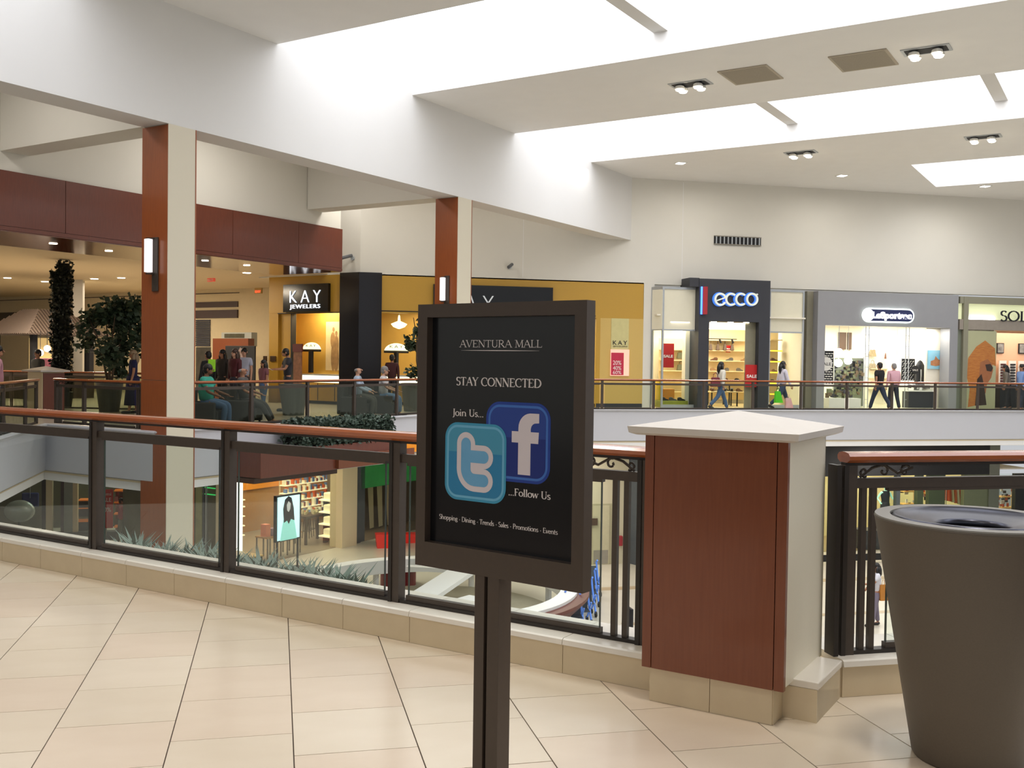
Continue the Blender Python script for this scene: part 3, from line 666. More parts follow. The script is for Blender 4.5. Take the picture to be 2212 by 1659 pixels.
for (px, py) in ((1470, 352), (1819, 379), (2128, 402)):
    q = hitz(px, py, 7.86)
    r = root('downlight', q, {1470: 'small recessed downlight in the ceiling above the glass shop window', 1819: 'small recessed downlight in the ceiling above the grey bag shop', 2128: 'small recessed downlight below the small skylight'}[px], 'ceiling light', 'small downlights')
    B('xy', q.x - .17, q.x + .17, q.y - .17, q.y + .17, 7.845, 7.86).build('trim_ring', WHITEM, r); B('xy', q.x - .12, q.x + .12, q.y - .12, q.y + .12, 7.838, 7.846).build('lamp', LAMPC, r)
# far wall grille with slats, two security cameras
x0, x1, z0, z1 = rB(1542, 511, 1643, 530, KY)
r = root('wall_grille', ((x0 + x1) / 2, KY, z0), 'dark ventilation grille with vertical slats high on the far wall', 'vent')
B('xy', x0, x1, KY - .03, KY - .001, z0, z1).build('backing', BLACKM, r)
for i in range(12):
    x = x0 + (x1 - x0) * (i + .5) / 12; B('xy', x - .022, x + .022, KY - .06, KY - .03, z0 + .03, z1 - .03).build('slat', SILV, r)
for q in ((x0, x1, z0, z0 + .03), (x0, x1, z1 - .03, z1)): B('xy', q[0], q[1], KY - .06, KY - .03, q[2], q[3]).build('frame', mat('grille_frame', '8b8578', .6), r)
for (px, py, lab, pl) in ((763, 558, 'small grey security camera on the wall beside the cherry fascia', 'u'), (1100, 577, 'small grey security camera on the far wall above the gold shop', 'b')):
    q = hit(px, py, NU, KU) if pl == 'u' else hit(px, py, NY, KY)
    n_ = -NU if pl == 'u' else -NY
    r = root('security_camera', q, lab, 'camera', 'security cameras')
    MB().tube([q, q + n_ * .06], .07, 10).build('mount', SILV, r); MB().tube([q + n_ * .05, q + n_ * .18 + Vector((0, 0, .05))], .025).build('arm', SILV, r)
    MB().tube([q + n_ * .16 + Vector((.06, 0, .08)), q + n_ * .42 + Vector((-.12, 0, -.04))], .055, 10).build('housing', mat('camera_grey', '5f6164', .5), r)
# ================================================================== SHOPS OF THE FAR GALLERY
def V3(u, v, z): return UV(u, v, z)
YE = (1, 0, 0)
GINT = mat('gold_interior', 'c99f48', .5, noise=.06, scale=3)
WINT = mat('white_interior', 'f1ead9', .6, noise=.02)
CINT = mat('shop_ceiling', 'e9dfc6', .7, noise=.02)
DFLOOR = mat('shop_floor', '8f7c5c', .3, noise=.1)
SHELFM = mat('shelf_cream', 'e5cfa0', .5, noise=.03)
# ---------- gold jeweller's
ks = root('gold_shop', UV(KU, KV, ZF), 'gold corner jewellery shop with black granite pillar at its angle', 'shop front')
top = 4.24
def ub(px0, y0, px1, y1, d0, d1, n, m_, par, zr=None, bevel=0, label=None, **k):
    v0, v1, z0, z1 = rU(px0, y0, px1, y1, KU)
    if zr: z0, z1 = zr[0] if zr[0] is not None else z0, zr[1] if zr[1] is not None else z1
    return B('uv', KU + d0, KU + d1, v0, v1, z0, z1).build(n, m_, par, bevel=bevel, label=label, **k)
def bb(px0, y0, px1, y1, Y, d0, d1, n, m_, par, zr=None, bevel=0, label=None, **k):
    x0, x1, z0, z1 = rB(px0, y0, px1, y1, Y)
    if zr: z0, z1 = zr[0] if zr[0] is not None else z0, zr[1] if zr[1] is not None else z1
    return B('xy', x0, x1, Y + d0, Y + d1, z0, z1).build(n, m_, par, bevel=bevel, label=label, **k)
ub(581, 640, 741, 676, 0, .3, 'header', GOLD, ks, (None, top))
ub(581, 700, 600.5, 800, 0, .3, 'gold_panel', GOLD, ks, (ZF, 3.0))
ub(600.5, 700, 625, 800, .1, .3, 'gold_panel', GOLD, ks, (ZF, 3.06))
ub(624, 690, 626, 800, .08, .3, 'door_frame', BLACKM, ks, (ZF, 3.06))
ub(600, 675, 741, 677, -.01, .02, 'dark_reveal', BLACKM, ks)
s1 = ub(617, 614, 714, 674, -.12, -.001, 'sign_box', BLACK, ks, label='black sign box with lit white letters on the angled side')
vv0, vv1, zz0, zz1 = rU(627, 625, 693, 654, KU - .12); ev = (UV(0, -1) - UV(0, 0))
sans('sign_letters', 'KAY', UV(KU - .14, vv1, zz0), ev, (zz1 - zz0) * 1.38, LETE, s1, .03, 1.45, vv1 - vv0, bold=-.012)
vv0, vv1, zz0, zz1 = rU(627, 657, 692, 666, KU - .12)
sans('sign_letters', 'JEWELERS', UV(KU - .14, vv1, zz0), ev, (zz1 - zz0) * 1.36, LETE, s1, .03, 1.15, vv1 - vv0)
# black pillar at the corner, projecting a little
pu, px_ = rU(737, 700, 777, 800, KU), rB(777, 700, 823, 800, KY)
d = .1
pts = [xy(KU - d, pu[1]), (KX - d * .4, KY - d), (px_[1], KY - d), (px_[1], KY + .3), xy(KU + .3, pu[1])]
MB().prism(pts[::-1], ZF, 4.28).build('granite_pillar', GRANITE, ks)
bb(823, 640, 1390, 677, KY, 0, .3, 'header', GOLD, ks, (2.98, top))
bb(823, 676, 1287, 678, KY, -.01, .02, 'dark_reveal', BLACKM, ks)
bb(1287, 700, 1389, 800, KY, 0, .3, 'gold_panel', GOLD2, ks, (ZF + .12, 2.98))
bb(1287, 700, 1296, 800, KY, -.012, 0, 'gold_strip', GOLD, ks, (ZF, 2.98))
bb(1287, 868, 1385, 880, KY, -.02, .2, 'dark_base', CHAR, ks, (ZF, ZF + .13))
s2 = bb(935, 618, 1192, 690, KY, -.14, -.001, 'sign_box', BLACK, ks, label='black sign box with grey letters half hidden behind the poster stand')
x0, x1, z0, z1 = rB(967, 635, 1066, 690, KY - .14)
sans('sign_letters', 'KAY', (x0, KY - .16, z1 - .62), YE, .86, mat('grey_letter', 'c9cdd0', .5, emit=.35), s2, .03, 1.4, x1 - x0, bold=-.015)
bn = bb(1320, 688, 1358, 755, KY, -.012, -.001, 'pale_banner', mat('pale_banner', 'cfc58a', .5), ks)
x0, x1, z0, z1 = rB(1324, 735, 1355, 745, KY - .02)
sans('banner_letters', 'KAY', (x0, KY - .02, z0), YE, (z1 - z0) * 1.35, BLACKM, bn, .004, 1.3, x1 - x0)
x0, x1, z0, z1 = rB(1324, 747, 1355, 749.5, KY - .02)
sans('banner_letters', 'JEWELERS', (x0, KY - .02, z0), YE, (z1 - z0) * 1.35, BLACKM, bn, .004, 1.1, x1 - x0)
dw = bb(1318, 755, 1358, 812, KY, -.05, -.002, 'display_case', mat('pink_case', 'e8b8a2', .5, emit=.6), ks)
dp = bb(1319, 762, 1346, 810, KY, -.06, -.051, 'case_poster', mat('case_red', 'a8203a', .5, emit=.35), dw)
for (t, y0, y1) in (('20%', 778, 788), ('40%', 790, 799), ('60%', 800, 808)):
    x0, x1, z0, z1 = rB(1324, y0, 1342, y1, KY - .061); sans('case_letters', t, (x0, KY - .064, z0), YE, (z1 - z0) * 1.3, LETW, dp, .004, 1, x1 - x0)
# interior: floor, ceiling, back walls
MB().prism([xy(KU + .3, 26.1), xy(KU + .3, KV), (KX + .4, KY + .3), (12.3, KY + .3), (12.3, KY + 4.2), (2, KY + 4.2), xy(KU + 4, 26.1)], 3.25, 3.35).build('interior_ceiling', CINT, ks)
MB().prism([xy(KU + .3, 26.1), xy(KU + .3, KV), (KX + .4, KY + .3), (12.3, KY + .3), (12.3, KY + 4.2), (2, KY + 4.2), xy(KU + 4, 26.1)], ZF, ZF + .01).build('interior_floor', DFLOOR, ks)
B('uv', KU + 1.15, KU + 1.25, 22.0, 25.7, ZF, 3.3).build('back_wall', GINT, ks)
B('uv', KU + .3, KU + 1.2, 25.6, 25.7, ZF, 3.3).build('side_wall', GINT, ks)
B('xy', 2.4, 12.4, KY + 3, KY + 3.1, ZF, 3.3).build('back_wall', GINT, ks)
B('xy', 12.3, 12.4, KY + .3, KY + 3, ZF, 3.3).build('side_wall', GINT, ks)
v0, v1, z0, z1 = rU(650, 678, 736, 684, KU + .6); B('uv', KU + .5, KU + .7, v0, v1, 3.22, 3.24).build('ceiling_strip_light', LAMPW, ks)
area('jewel_light', UV(KU + .7, 24.0, 3.2), .6, 32, (1, .85, .5), (0, 0, R45)); area('jewel_light', (5.5, KY + 1.6, 3.2), 1.6, 80, (1, .85, .5)); area('jewel_light', (9.5, KY + 1.6, 3.2), 1.6, 80, (1, .85, .5))
# pale statue-like couple picture: a flat print
v0, v1, z0, z1 = rU(705, 695, 742, 800, KU + 1.14)
pr = B('uv', KU + 1.11, KU + 1.149, v0, v1, z0, z1).build('wall_picture', mat('picture_cream', 'e6cfa0', .6), ks, label='cream wall picture of a couple')
pc = MB(); 
def pp(a, b, r, rz, k): pc.add([UV(KU + 1.105 - k * .001, v1 - (v1 - v0) * (a + r * math.cos(t * PI / 8)), z0 + (z1 - z0) * (b + rz * math.sin(t * PI / 8))) for t in range(16)], [tuple(range(16))])
pp(.45, .84, .07, .05, 1); pp(.62, .76, .07, .05, 2); pp(.42, .62, .14, .17, 3); pp(.62, .55, .13, .17, 4); pp(.45, .28, .13, .3, 5); pp(.62, .25, .14, .28, 6)
pc.build('picture_print', mat('picture_tan', 'b08a5c', .7, noise=.3, scale=6), pr)
# dome-shaped lit counter signs on black posts
def dome(cx, cy, plane, hw, hh, lab, cz0):
    """cx: centre world point at dome base"""
    e = ev.normalized() if plane == 'u' else Vector((1, 0, 0)); n_ = -NU if plane == 'u' else -NY
    r = root('counter_sign', cx - Vector((0, 0, cx.z - cz0)), lab, 'sign', 'lit dome signs in the gold shop')
    pts = [cx + e * hw * math.cos(a * PI / 14) + ZU * hh * math.sin(a * PI / 14) for a in range(15)]
    m_ = MB(); m_.add(pts + [q - n_ * .05 for q in pts], [tuple(range(15)), tuple(range(15, 30))[::-1]] + [(i, (i + 1) % 15, 15 + (i + 1) % 15, 15 + i) for i in range(15)])
    d_ = m_.build('dome', mat('dome_lit', 'f0eec0', .5, emit=1.5), r)
    sans('dome_letters', 'KAY', cx + n_ * .01 - e * hw * .55 + ZU * hh * .45, e, hh * .45, mat('dome_ink', '4a4a2a', .5), d_, .005, 1.4, hw * 1.1)
    m2 = MB(); a_ = cx - e * hw; 
    m2.tube([cx - e * hw * 1.02, cx + e * hw * 1.02], .05, 6); m2.build('base_bar', BLACKM, r)
    MB().tube([cx, Vector((cx.x, cx.y, cz0))], .09, 8).build('post', BLACKM, r)
dome(hit(672, 757, NU, KU + .8), 0, 'u', .42, .28, 'lit dome sign on black post behind the reading man', .95)
dome(hit(856, 760, NY, KY + 1.9), 0, 'b', .42, .3, 'lit dome sign on black post beside the ficus leaves', .95)
# counters
def counter(o, e, L, lab, dpt=.6):
    e = Vector(e).normalized(); n_ = Vector((-e.y, e.x, 0))
    r = root('jewellery_counter', o, lab, 'counter', 'lit jewellery counters')
    def bx(a0, a1, b0, b1, z0, z1, n, m_): 
        P_ = [o + e * a + n_ * b + ZU * z for z in (z0, z1) for a, b in ((a0, b0), (a1, b0), (a1, b1), (a0, b1))]
        MB().add(P_, [(3, 2, 1, 0), (4, 5, 6, 7), (0, 1, 5, 4), (1, 2, 6, 5), (2, 3, 7, 6), (3, 0, 4, 7)]).build(n, m_, r)
    bx(.03, L - .03, .03, dpt - .03, 0, .1, 'plinth', BLACKM); bx(0, L, 0, dpt, .1, .72, 'body', GOLD)
    bx(.02, L - .02, .02, dpt - .02, .721, .96, 'lit_case', mat('case_glow', 'fff6c8', .5, emit=2.2)); bx(0, L, 0, dpt, .96, 1.0, 'top', SILV)
    for t in (.33, .66): bx(L * t - .01, L * t + .01, -.01, 0, .12, .7, 'joint', BLACKM)
p0 = UV(KU + .32, 24.55, ZF + .01); counter(p0, ev, 2.3, 'lit gold jewellery counter inside the angled doorway')
counter(Vector((3.5, KY + .9, ZF + .01)), (1, 0, 0), 3.4, 'lit gold jewellery counter to the right of the granite pillar')
ch = root('chandelier', (4.55, KY + 1.3, 2.7), 'small glowing chandelier inside the gold shop', 'lamp')
q = hit(862, 700, NY, KY + 1.3)
MB().lathe([(.02, .3), (.03, .28), (.05, .1), (.24, .02), (.28, .0), (.2, -.1), (.05, -.16), (.01, -.17)], (q.x, q.y, q.z), 16).build('bowl', mat('chandelier_glow', 'fff0b0', .5, emit=2.5), ch, smooth=True)
MB().tube([(q.x, q.y, q.z + .25), (q.x, q.y, 3.24)], .015, 6).build('rod', SILV, ch)
# red price stand next to reading man
q = hit(644, 880, NU, KU - .3); _, _, z0, z1 = rU(633, 743, 652, 760, KU - .3)
rs = root('promo_stand', Vector((q.x, q.y, ZF)), 'tall dark promotional stand with red header beside the reading man', 'sign')
B('uv', KU - .34, KU - .3, q.dot(NV) - .17, q.dot(NV) + .2, ZF, z0).build('panel', mat('promo_dark', '3a2018', .5, noise=.5, scale=9, dark='a06a48'), rs); B('uv', KU - .36, KU - .3, q.dot(NV) - .2, q.dot(NV) + .22, z0, z1).build('header', mat('promo_red', '5e1416', .5), rs)

# ---------- shoe shop
def frame_win(par, x0, x1, Y, z0, z1, zm, w=.06, glass_m=GLASS2):
    for a in ((x0, x0 + w, z0, z1), (x1 - w, x1, z0, z1)): B('xy', a[0], a[1], Y, Y + .08, a[2], a[3]).build('frame_post', SILV, par)
    for a in ((x0 + w, x1 - w, z0, z0 + .12), (x0 + w, x1 - w, z1 - .08, z1), (x0 + w, x1 - w, zm - .025, zm + .025)): B('xy', a[0], a[1], Y, Y + .08, a[2], a[3]).build('frame_rail', SILV, par)
    B('xy', x0 + w, x1 - w, Y + .03, Y + .045, zm + .025, z1 - .08).build('frosted_panel', FROST, par)
    B('xy', x0 + w, x1 - w, Y + .03, Y + .04, z0 + .12, zm - .025).build('glass_pane', glass_m, par)
FROST = mat('frosted_panel', 'd9d3bd', .7, noise=.02, emit=.12)
ss = root('shoe_shop', hit(1590, 880, NY, KY), 'dark stone portal shoe shop with glass display windows on both sides', 'shop front')
YB = KY - .45
xa, xb, z0, z1 = rB(1430, 620, 1508, 878, YB); zm = rB(1430, 711, 1508, 713, YB)[2]
frame_win(ss, xa, xb, YB, ZF, z1, zm)
xl = hit(1407, 700, NY, KY).x
for a, b in (((xl, KY), (xa, YB)),):
    a = Vector((*a, 0)); b = Vector((*b, 0)); e = (b - a).normalized(); n_ = Vector((e.y, -e.x, 0)) * .02
    def sl(t0, t1, z0_, z1_, n, m_): MB().add([a + (b - a) * t + k * n_ + ZU * z for z in (z0_, z1_) for t, k in ((t0, -1), (t1, -1), (t1, 1), (t0, 1))], [(3, 2, 1, 0), (4, 5, 6, 7), (0, 1, 5, 4), (1, 2, 6, 5), (2, 3, 7, 6), (3, 0, 4, 7)]).build(n, m_, ss)
    sl(0, .08, ZF, z1, 'frame_post', SILV); sl(.08, 1, z1 - .1, z1, 'frame_rail', SILV); sl(.08, 1, zm - .02, zm + .02, 'frame_rail', SILV)
    sl(.08, .99, zm + .02, z1 - .1, 'frosted_panel', FROST); sl(.08, .99, ZF + .1, zm - .02, 'glass_pane', GLASS2)
xc, xd, _, z1r = rB(1663, 626, 1736, 878, KY - .3); zmr = rB(1663, 716, 1736, 718, KY - .3)[2]
frame_win(ss, xc - .05, xd, KY - .3, ZF, z1r, zmr)
YP = KY - .75
xp0, xp1, _, zt = rB(1508.5, 604, 1662, 880, YP)
xo0, xo1, _, zo = rB(1530.5, 695, 1638, 880, YP)
B('xy', xp0, xo0, YP, KY + .1, ZF, zt).build('portal_post', CHAR, ss); B('xy', xo1, xp1, YP, KY + .1, ZF, zt).build('portal_post', CHAR, ss)
B('xy', xo0, xo1, YP, KY + .1, zo, zt).build('portal_header', CHAR, ss)
B('xy', xp0 - .35, xp0 + .01, YP + .02, KY + .1, hit(1495, 619, NY, YP).z, zt + .02).build('portal_wing', CHAR, ss)
for px in (1542, 1578, 1612): 
    q = hit(px, 694, NY, YP + .3); MB().lathe([(.1, 0), (.1, -.02)], (q.x, YP + .3, zo), 12).build('downlight', LAMPW, ss)
# grey glass door panel at the right of the opening
xg0, xg1, _, _ = rB(1609, 700, 1637, 880, YP + .25); B('xy', xg0, xg1, YP + .25, YP + .29, ZF, zo).build('door_panel', mat('smoked_glass', '8a8570', .3, noise=.08), ss)
# stripe and letters
x0, x1, z0, z1 = rB(1519, 619, 1528.5, 679, YP - .12); B('xy', x0, x1, YP - .12, YP - .06, z0, z1).build('red_stripe', mat('stripe_red', 'a8242e', .5), ss)
B('xy', x0 - .06, x0 + .03, YP - .05, YP - .04, z0, z1).build('stripe_back_light', mat('blue_back_light', '4a86ff', .5, emit=2.5), ss)
LET = mat('silver_letter', 'd4d8cf', .4, emit=.4); BLG = mat('blue_halo', '3f7be0', .5, emit=.55)
def arc_letter(cx, cz, R, t, a0, a1, Y, m_, par, extra=None, n='letter'):
    mb = MB(); N = 28; P0 = []
    for i in range(N + 1):
        a = math.radians(a0 + (a1 - a0) * i / N)
        for r in (R - t, R): 
            for y in (Y, Y + .05): P0.append((cx + r * math.cos(a), y, cz + r * math.sin(a)))
    F = []
    for i in range(N):
        b = i * 4; c = b + 4; F += [(b, c, c + 2, b + 2), (b + 1, b + 3, c + 3, c + 1), (b, b + 1, c + 1, c), (b + 2, c + 2, c + 3, b + 3)]
    F += [(0, 2, 3, 1), (N * 4, N * 4 + 1, N * 4 + 3, N * 4 + 2)]; mb.add(P0, F)
    if extra: mb.box(*extra)
    return mb.build(n, m_, par)
k = (hit(1590, 640, NY, YP - .1).x - hit(1589, 640, NY, YP - .1).x)
for ch_, cx in (('e', 1557), ('c', 1580.5), ('c', 1602), ('o', 1625.5)):
    q = hit(cx, 646.5, NY, YP - .12); R = 13 * k
    a0, a1 = {'e': (-40, 300), 'c': (48, 312), 'o': (0, 360)}[ch_]
    if ch_ == 'e':
        L_ = arc_letter(q.x, q.z, R, .065, 20, 330, YP - .12, LET, ss); mb = MB(); e_ = Vector((math.cos(.35), 0, math.sin(.35)))
        c_ = Vector((q.x, YP - .12, q.z)); h_ = Vector((-e_.z, 0, e_.x)) * .022
        mb.add([c_ - e_ * R * .85 - h_, c_ + e_ * R * .9 - h_, c_ + e_ * R * .9 + h_, c_ - e_ * R * .85 + h_] + [p_ + Vector((0, .05, 0)) for p_ in (c_ - e_ * R * .85 - h_, c_ + e_ * R * .9 - h_, c_ + e_ * R * .9 + h_, c_ - e_ * R * .85 + h_)], [(0, 1, 2, 3), (7, 6, 5, 4), (0, 4, 5, 1), (1, 5, 6, 2), (2, 6, 7, 3), (3, 7, 4, 0)]).build('letter_bar', LET, L_)
    else: arc_letter(q.x, q.z, R, .065, a0, a1, YP - .12, LET, ss)
    arc_letter(q.x - .03, q.z, R + .02, .1, a0, a1, YP - .062, BLG, ss, n='letter_halo')
q = hit(1636, 636, NY, YP - .12); arc_letter(q.x, q.z, .03, .012, 0, 360, YP - .12, LET, ss)
def sale_sign(x0, x1, z0, z1, y, lab, name='sale_poster', txt='SALE', group='red sale posters'):
    r = root(name, ((x0 + x1) / 2, y, z0), lab, 'poster', group)
    B('xy', x0, x1, y, y + .015, z0, z1).build('sheet', RED, r); w_ = (x1 - x0)
    sans('letters', txt, (x0 + w_ * .1, y - .006, z0 + (z1 - z0) * .42), YE, w_ * .3, LETW, r, .006, 1, w_ * .8, bold=.004)
x0, x1, z0, z1 = rB(1610, 788, 1637.5, 836, YP + .1); sale_sign(x0, x1, z0, z1, YP + .1, 'red sale poster on the grey door panel of the shoe shop')
x0, x1, z0, z1 = rB(1431, 742, 1456, 794, KY + .2); sale_sign(x0, x1, z0, z1, KY + .2, 'tall red sale poster hanging in the left shoe shop window')
x0, x1, z0, z1 = rB(1568, 746, 1578, 761, KY + 3.2); sale_sign(x0, x1, z0, z1, KY + 3.2, 'small red poster on the back wall of the shoe shop')
# interior
xi0, xi1 = xl + .05, xd
B('xy', xi0, xi1, YB + .1, KY + 4, ZF, ZF + .008).build('interior_floor', mat('shoe_floor', 'd0ba8c', .4), ss)
B('xy', xi0, xi1, KY - .4, KY + 4, 3.1, 3.15).build('interior_ceiling', WINT, ss)
B('xy', xi0, xi1, KY + 3.5, KY + 3.6, ZF, 3.1).build('back_wall', WINT, ss)
B('xy', xi0 - .05, xi0, KY, KY + 3.6, ZF, 3.1).build('side_wall', WINT, ss); B('xy', xi1 - .05, xi1, KY - .2, KY + 3.6, ZF, 3.1).build('side_wall', WINT, ss)
x0, x1, z0, z1 = rB(1535, 700, 1607, 728, KY + 3.45); B('xy', x0 - 1.5, x1 + .6, KY + 3.42, KY + 3.46, z0 + .1, 3.09).build('light_panel', LGLOW, ss)
x0, x1, z0, z1 = rB(1480, 718, 1500, 876, KY); B('xy', x0, x1, KY, KY + .3, ZF, 3.1).build('inner_column', WINT, ss)
area('shoe_light', ((xi0 + xi1) / 2, KY + 1.8, 3.05), 4.5, 230, (1, .95, .8), sy=1.8)
area('shoe_window_light', ((xa + xb) / 2, KY - .1, 2.9), .7, 20, (1, .95, .8))
def shelf_unit(x0, x1, y, zs, lab, d=.35, m_=SHELFM, par=None):
    r = root('shelf_unit', ((x0 + x1) / 2, y, zs[0]), lab, 'shelves')
    for z in zs: B('xy', x0, x1, y - d, y, z, z + .03).build('shelf', m_, r)
    B('xy', x0, x1, y - .01, y + .02, zs[0] - .3, zs[-1] + .45).build('back_panel', m_, r)
    return r
ZS = [.35, .75, 1.15, 1.55, 1.95]
sx0, sx1, _, _ = rB(1526, 800, 1614, 800, KY + 3.3); shelf_unit(sx0, sx1, KY + 3.4, ZS + [2.35], 'cream wall shelves of shoes behind the dark portal')
lx0, lx1, _, _ = rB(1425, 800, 1482, 800, KY + 2.9); shelf_unit(lx0, lx1, KY + 3.0, ZS, 'cream wall shelves behind the left shoe shop window')
xr0, xr1, _, _ = rB(1665, 800, 1689, 810, KY + .9); shelf_unit(xr0 - .02, xr1, KY + 1.25, ZS + [2.35], 'narrow shelves with yellow lit edges behind the right shoe shop window')
for z in ZS: B('xy', xr0 - .02, xr1, KY + .89, KY + .9, z - .01, z + .04).build('lit_edge', mat('yellow_lit_edge', 'ffd23a', .5, emit=1.6), [o for o in ROOTS if o.name.startswith('shelf_unit')][-1])
# shoe and bag meshes
def shoe_mesh(m_):
    mb = MB(); prof = [(-.14, 0), (.14, 0), (.15, .03), (.1, .055), (.02, .08), (-.02, .12), (-.1, .13), (-.15, .1), (-.15, .02)]
    P_ = []; 
    for y, s_ in ((-.045, .92), (0, 1), (.045, .92)): P_ += [(x * s_, y, z * s_) for x, z in prof]
    n = len(prof); F = [tuple(range(n)), tuple(range(2 * n, 3 * n))[::-1]]
    for j in (0, 1): F += [(j * n + i, j * n + (i + 1) % n, (j + 1) * n + (i + 1) % n, (j + 1) * n + i) for i in range(n)]
    mb.add(P_, F); return mb.build('shoe', m_, label='x', cat='shoe')
def bag_obj(m_, name='handbag', w=.34, h=.24):
    mb = MB().add([(-w / 2, -.07, 0), (w / 2, -.07, 0), (w / 2, .07, 0), (-w / 2, .07, 0), (-w * .4, -.04, h), (w * .4, -.04, h), (w * .4, .04, h), (-w * .4, .04, h)], [(3, 2, 1, 0), (4, 5, 6, 7), (0, 1, 5, 4), (1, 2, 6, 5), (2, 3, 7, 6), (3, 0, 4, 7)])
    o = mb.build(name, m_, label='x', cat='bag', bevel=.02)
    h_ = MB().tube([(-w * .25, 0, h * .97), (-w * .2, 0, h * 1.35), (0, 0, h * 1.5), (w * .2, 0, h * 1.35), (w * .25, 0, h * .97)], .012, 6).build('handle', m_, o)
    return o
def place(o, x, y, z, rz, lab, grp, s=1, first=[]):
    c = o if o.name not in first else copy_tree(o)
    first.append(o.name); c.location = (x, y, z); c.rotation_euler = (0, 0, rz); c.scale = (s, s, s); c['label'] = lab; c['group'] = grp; return c
SHM = [mat('shoe_black', '1c1a1a', .4), mat('shoe_brown', '5a3a26', .5), mat('shoe_tan', '8f6f4a', .5), mat('shoe_grey', '57534e', .5)]
SHO = [shoe_mesh(m_) for m_ in SHM]; BGS = [bag_obj(m_) for m_ in (mat('bag_brown', '54402f', .5), mat('bag_olive', '5d5a3c', .6))]
r2 = random.Random(3)
for z in ZS[:4]:
    x = sx0 + .25
    while x < sx1 - .2:
        place(r2.choice(SHO), x, KY + 3.18, z + .031, r2.choice((0, PI)) + r2.uniform(-.3, .3), 'shoe standing on the wall shelves behind the portal', 'shoes on the shelves behind the portal'); x += r2.uniform(.42, .66)
for z in ZS[1:4]:
    for x in (xr0 + .2,):
        place(r2.choice(SHO), x, KY + 1.05, z + .031, r2.uniform(-.3, .3), 'shoe on the shelves behind the right shoe shop window', 'shoes on the right window shelves')
    place(r2.choice(SHO), lx0 + 1.0, KY + 2.8, z + .031, r2.uniform(-.3, .3), 'shoe on the shelves behind the left shoe shop window', 'shoes on the left window shelves')
q0, q1, z0, z1 = rB(1531, 757, 1563, 772, KY + 3.1)
for i in range(4): place(BGS[0], q0 + .1 + i * .3, KY + 3.16, 1.98, 1.2, 'brown handbag on the top shelf behind the portal, %s from the left' % ('first', 'second', 'third', 'fourth')[i], 'brown handbags on the top shelf')
for (px, py, k_) in ((1472, 774, 1), (1472, 800, 1)):
    q = hit(px, py, NY, KY + 2.7); place(BGS[k_], q.x, KY + 2.75, q.z - .02, 0, 'olive rucksack on the shelf, %s of two beside the red poster' % ('upper' if py < 780 else 'lower'), 'olive rucksacks', 1)
# window display blocks, low table
def block(x0, x1, y0, y1, z0, z1, m_, lab, name='display_block', cat='display block'):
    o = B('xy', x0, x1, y0, y1, z0, z1).build(name, m_, label=lab, cat=cat, bevel=.006); return o
YEL = mat('display_yellow', 'd9b51e', .5); ORA = mat('display_orange', 'd98a2a', .5); LIM = mat('display_lime', 'a3a83a', .5)
x0, x1, z0, z1 = rB(1431, 820, 1440, 862, KY); block(x0, x1 - .06, KY + .35, KY + .75, ZF + .24, z1, YEL, 'tall yellow display block in the left shoe window')
x0, x1, z0, z1 = rB(1441, 841, 1464, 862, KY); block(x0, x1, KY + .3, KY + .7, ZF + .24, z1, ORA, 'orange display block with shoes in the left shoe window')
x0, x1, z0, z1 = rB(1431, 863, 1484, 874, KY); block(x0 - .1, x1, KY - .1, KY + .8, ZF + .01, ZF + .235, LIM, 'low lime platform under the shoes in the left window', 'display_platform', 'platform')
for px in (1437, 1455, 1473): place(r2.choice(SHO), hit(px, 868, NY, KY).x, KY + .05, ZF + .236, r2.uniform(-.4, .4), 'shoe on the lime platform of the left window', 'shoes on the lime platform')
x0, x1, z0, z1 = rB(1531, 840, 1605, 878, KY + 1)
for k_, (a, b, c_, d_) in enumerate(((x0, x0 + 1.1, KY + .8, KY + 1.4), (x0 + .3, x1 - .1, KY + 1.8, KY + 2.4))):
    r = root('display_table', ((a + b) / 2, c_, ZF), ('low table of shoes just inside the dark portal', 'second table of shoes farther inside the dark portal')[k_], 'table')
    hgt = .55 + .25 * k_
    B('xy', a, b, c_, d_, ZF + hgt - .04, ZF + hgt).build('tabletop', SHELFM, r)
    for xx in (a + .03, b - .07):
        for yy in (c_ + .03, d_ - .07): B('xy', xx, xx + .04, yy, yy + .04, ZF + .008, ZF + hgt - .04).build('leg', BLACKM, r)
    for i in range(4): place(r2.choice(SHO), a + .2 + i * (b - a - .36) / 3.0, (c_ + d_) / 2, ZF + hgt + .001, 1.3 + r2.uniform(-.3, .3), 'shoe standing on a table inside the dark portal', 'shoes on the tables inside the portal')
# dark hanging jacket/rack silhouette on back wall: track spots
tr = root('ceiling_track', hit(1560, 733, NY, KY + 2), 'thin black spotlight track under the shoe shop ceiling', 'spotlight track')
q = hit(1560, 733, NY, KY + 2)
B('xy', q.x - .9, q.x + .6, KY + 2, KY + 2.03, q.z, q.z + .03).build('rail', BLACKM, tr)
for dx in (-.7, -.1, .4): MB().tube([(q.x + dx, KY + 2.01, q.z), (q.x + dx + .06, KY + 2.0, q.z - .14)], .04, 8).build('spot_head', BLACKM, tr)

# ---------- grey bag shop
gs = root('grey_shop', hit(1900, 880, NY, KY), 'grey fronted bag shop with an illuminated oval sign', 'shop front')
YG = KY - .35
xg0, xg1, _, zt = rB(1765, 633, 2062, 884, YG); xo0, xo1, _, zo = rB(1781, 705, 2050, 884, YG)
B('xy', xg0, xo0, YG, KY + .2, ZF, zt).build('pier', GREYF, gs); B('xy', xo1, xg1 + .12, YG, KY + .2, ZF, zt).build('pier', GREYF, gs); B('xy', xo0, xo1, YG, KY + .2, zo, zt).build('header', GREYF, gs)
xw = hit(1742, 700, NY, KY).x; B('xy', xw, xg0, KY - .02, KY + .2, ZF, zt).build('side_panel', mat('grey_beige_panel', '8f8a78', .5), gs)
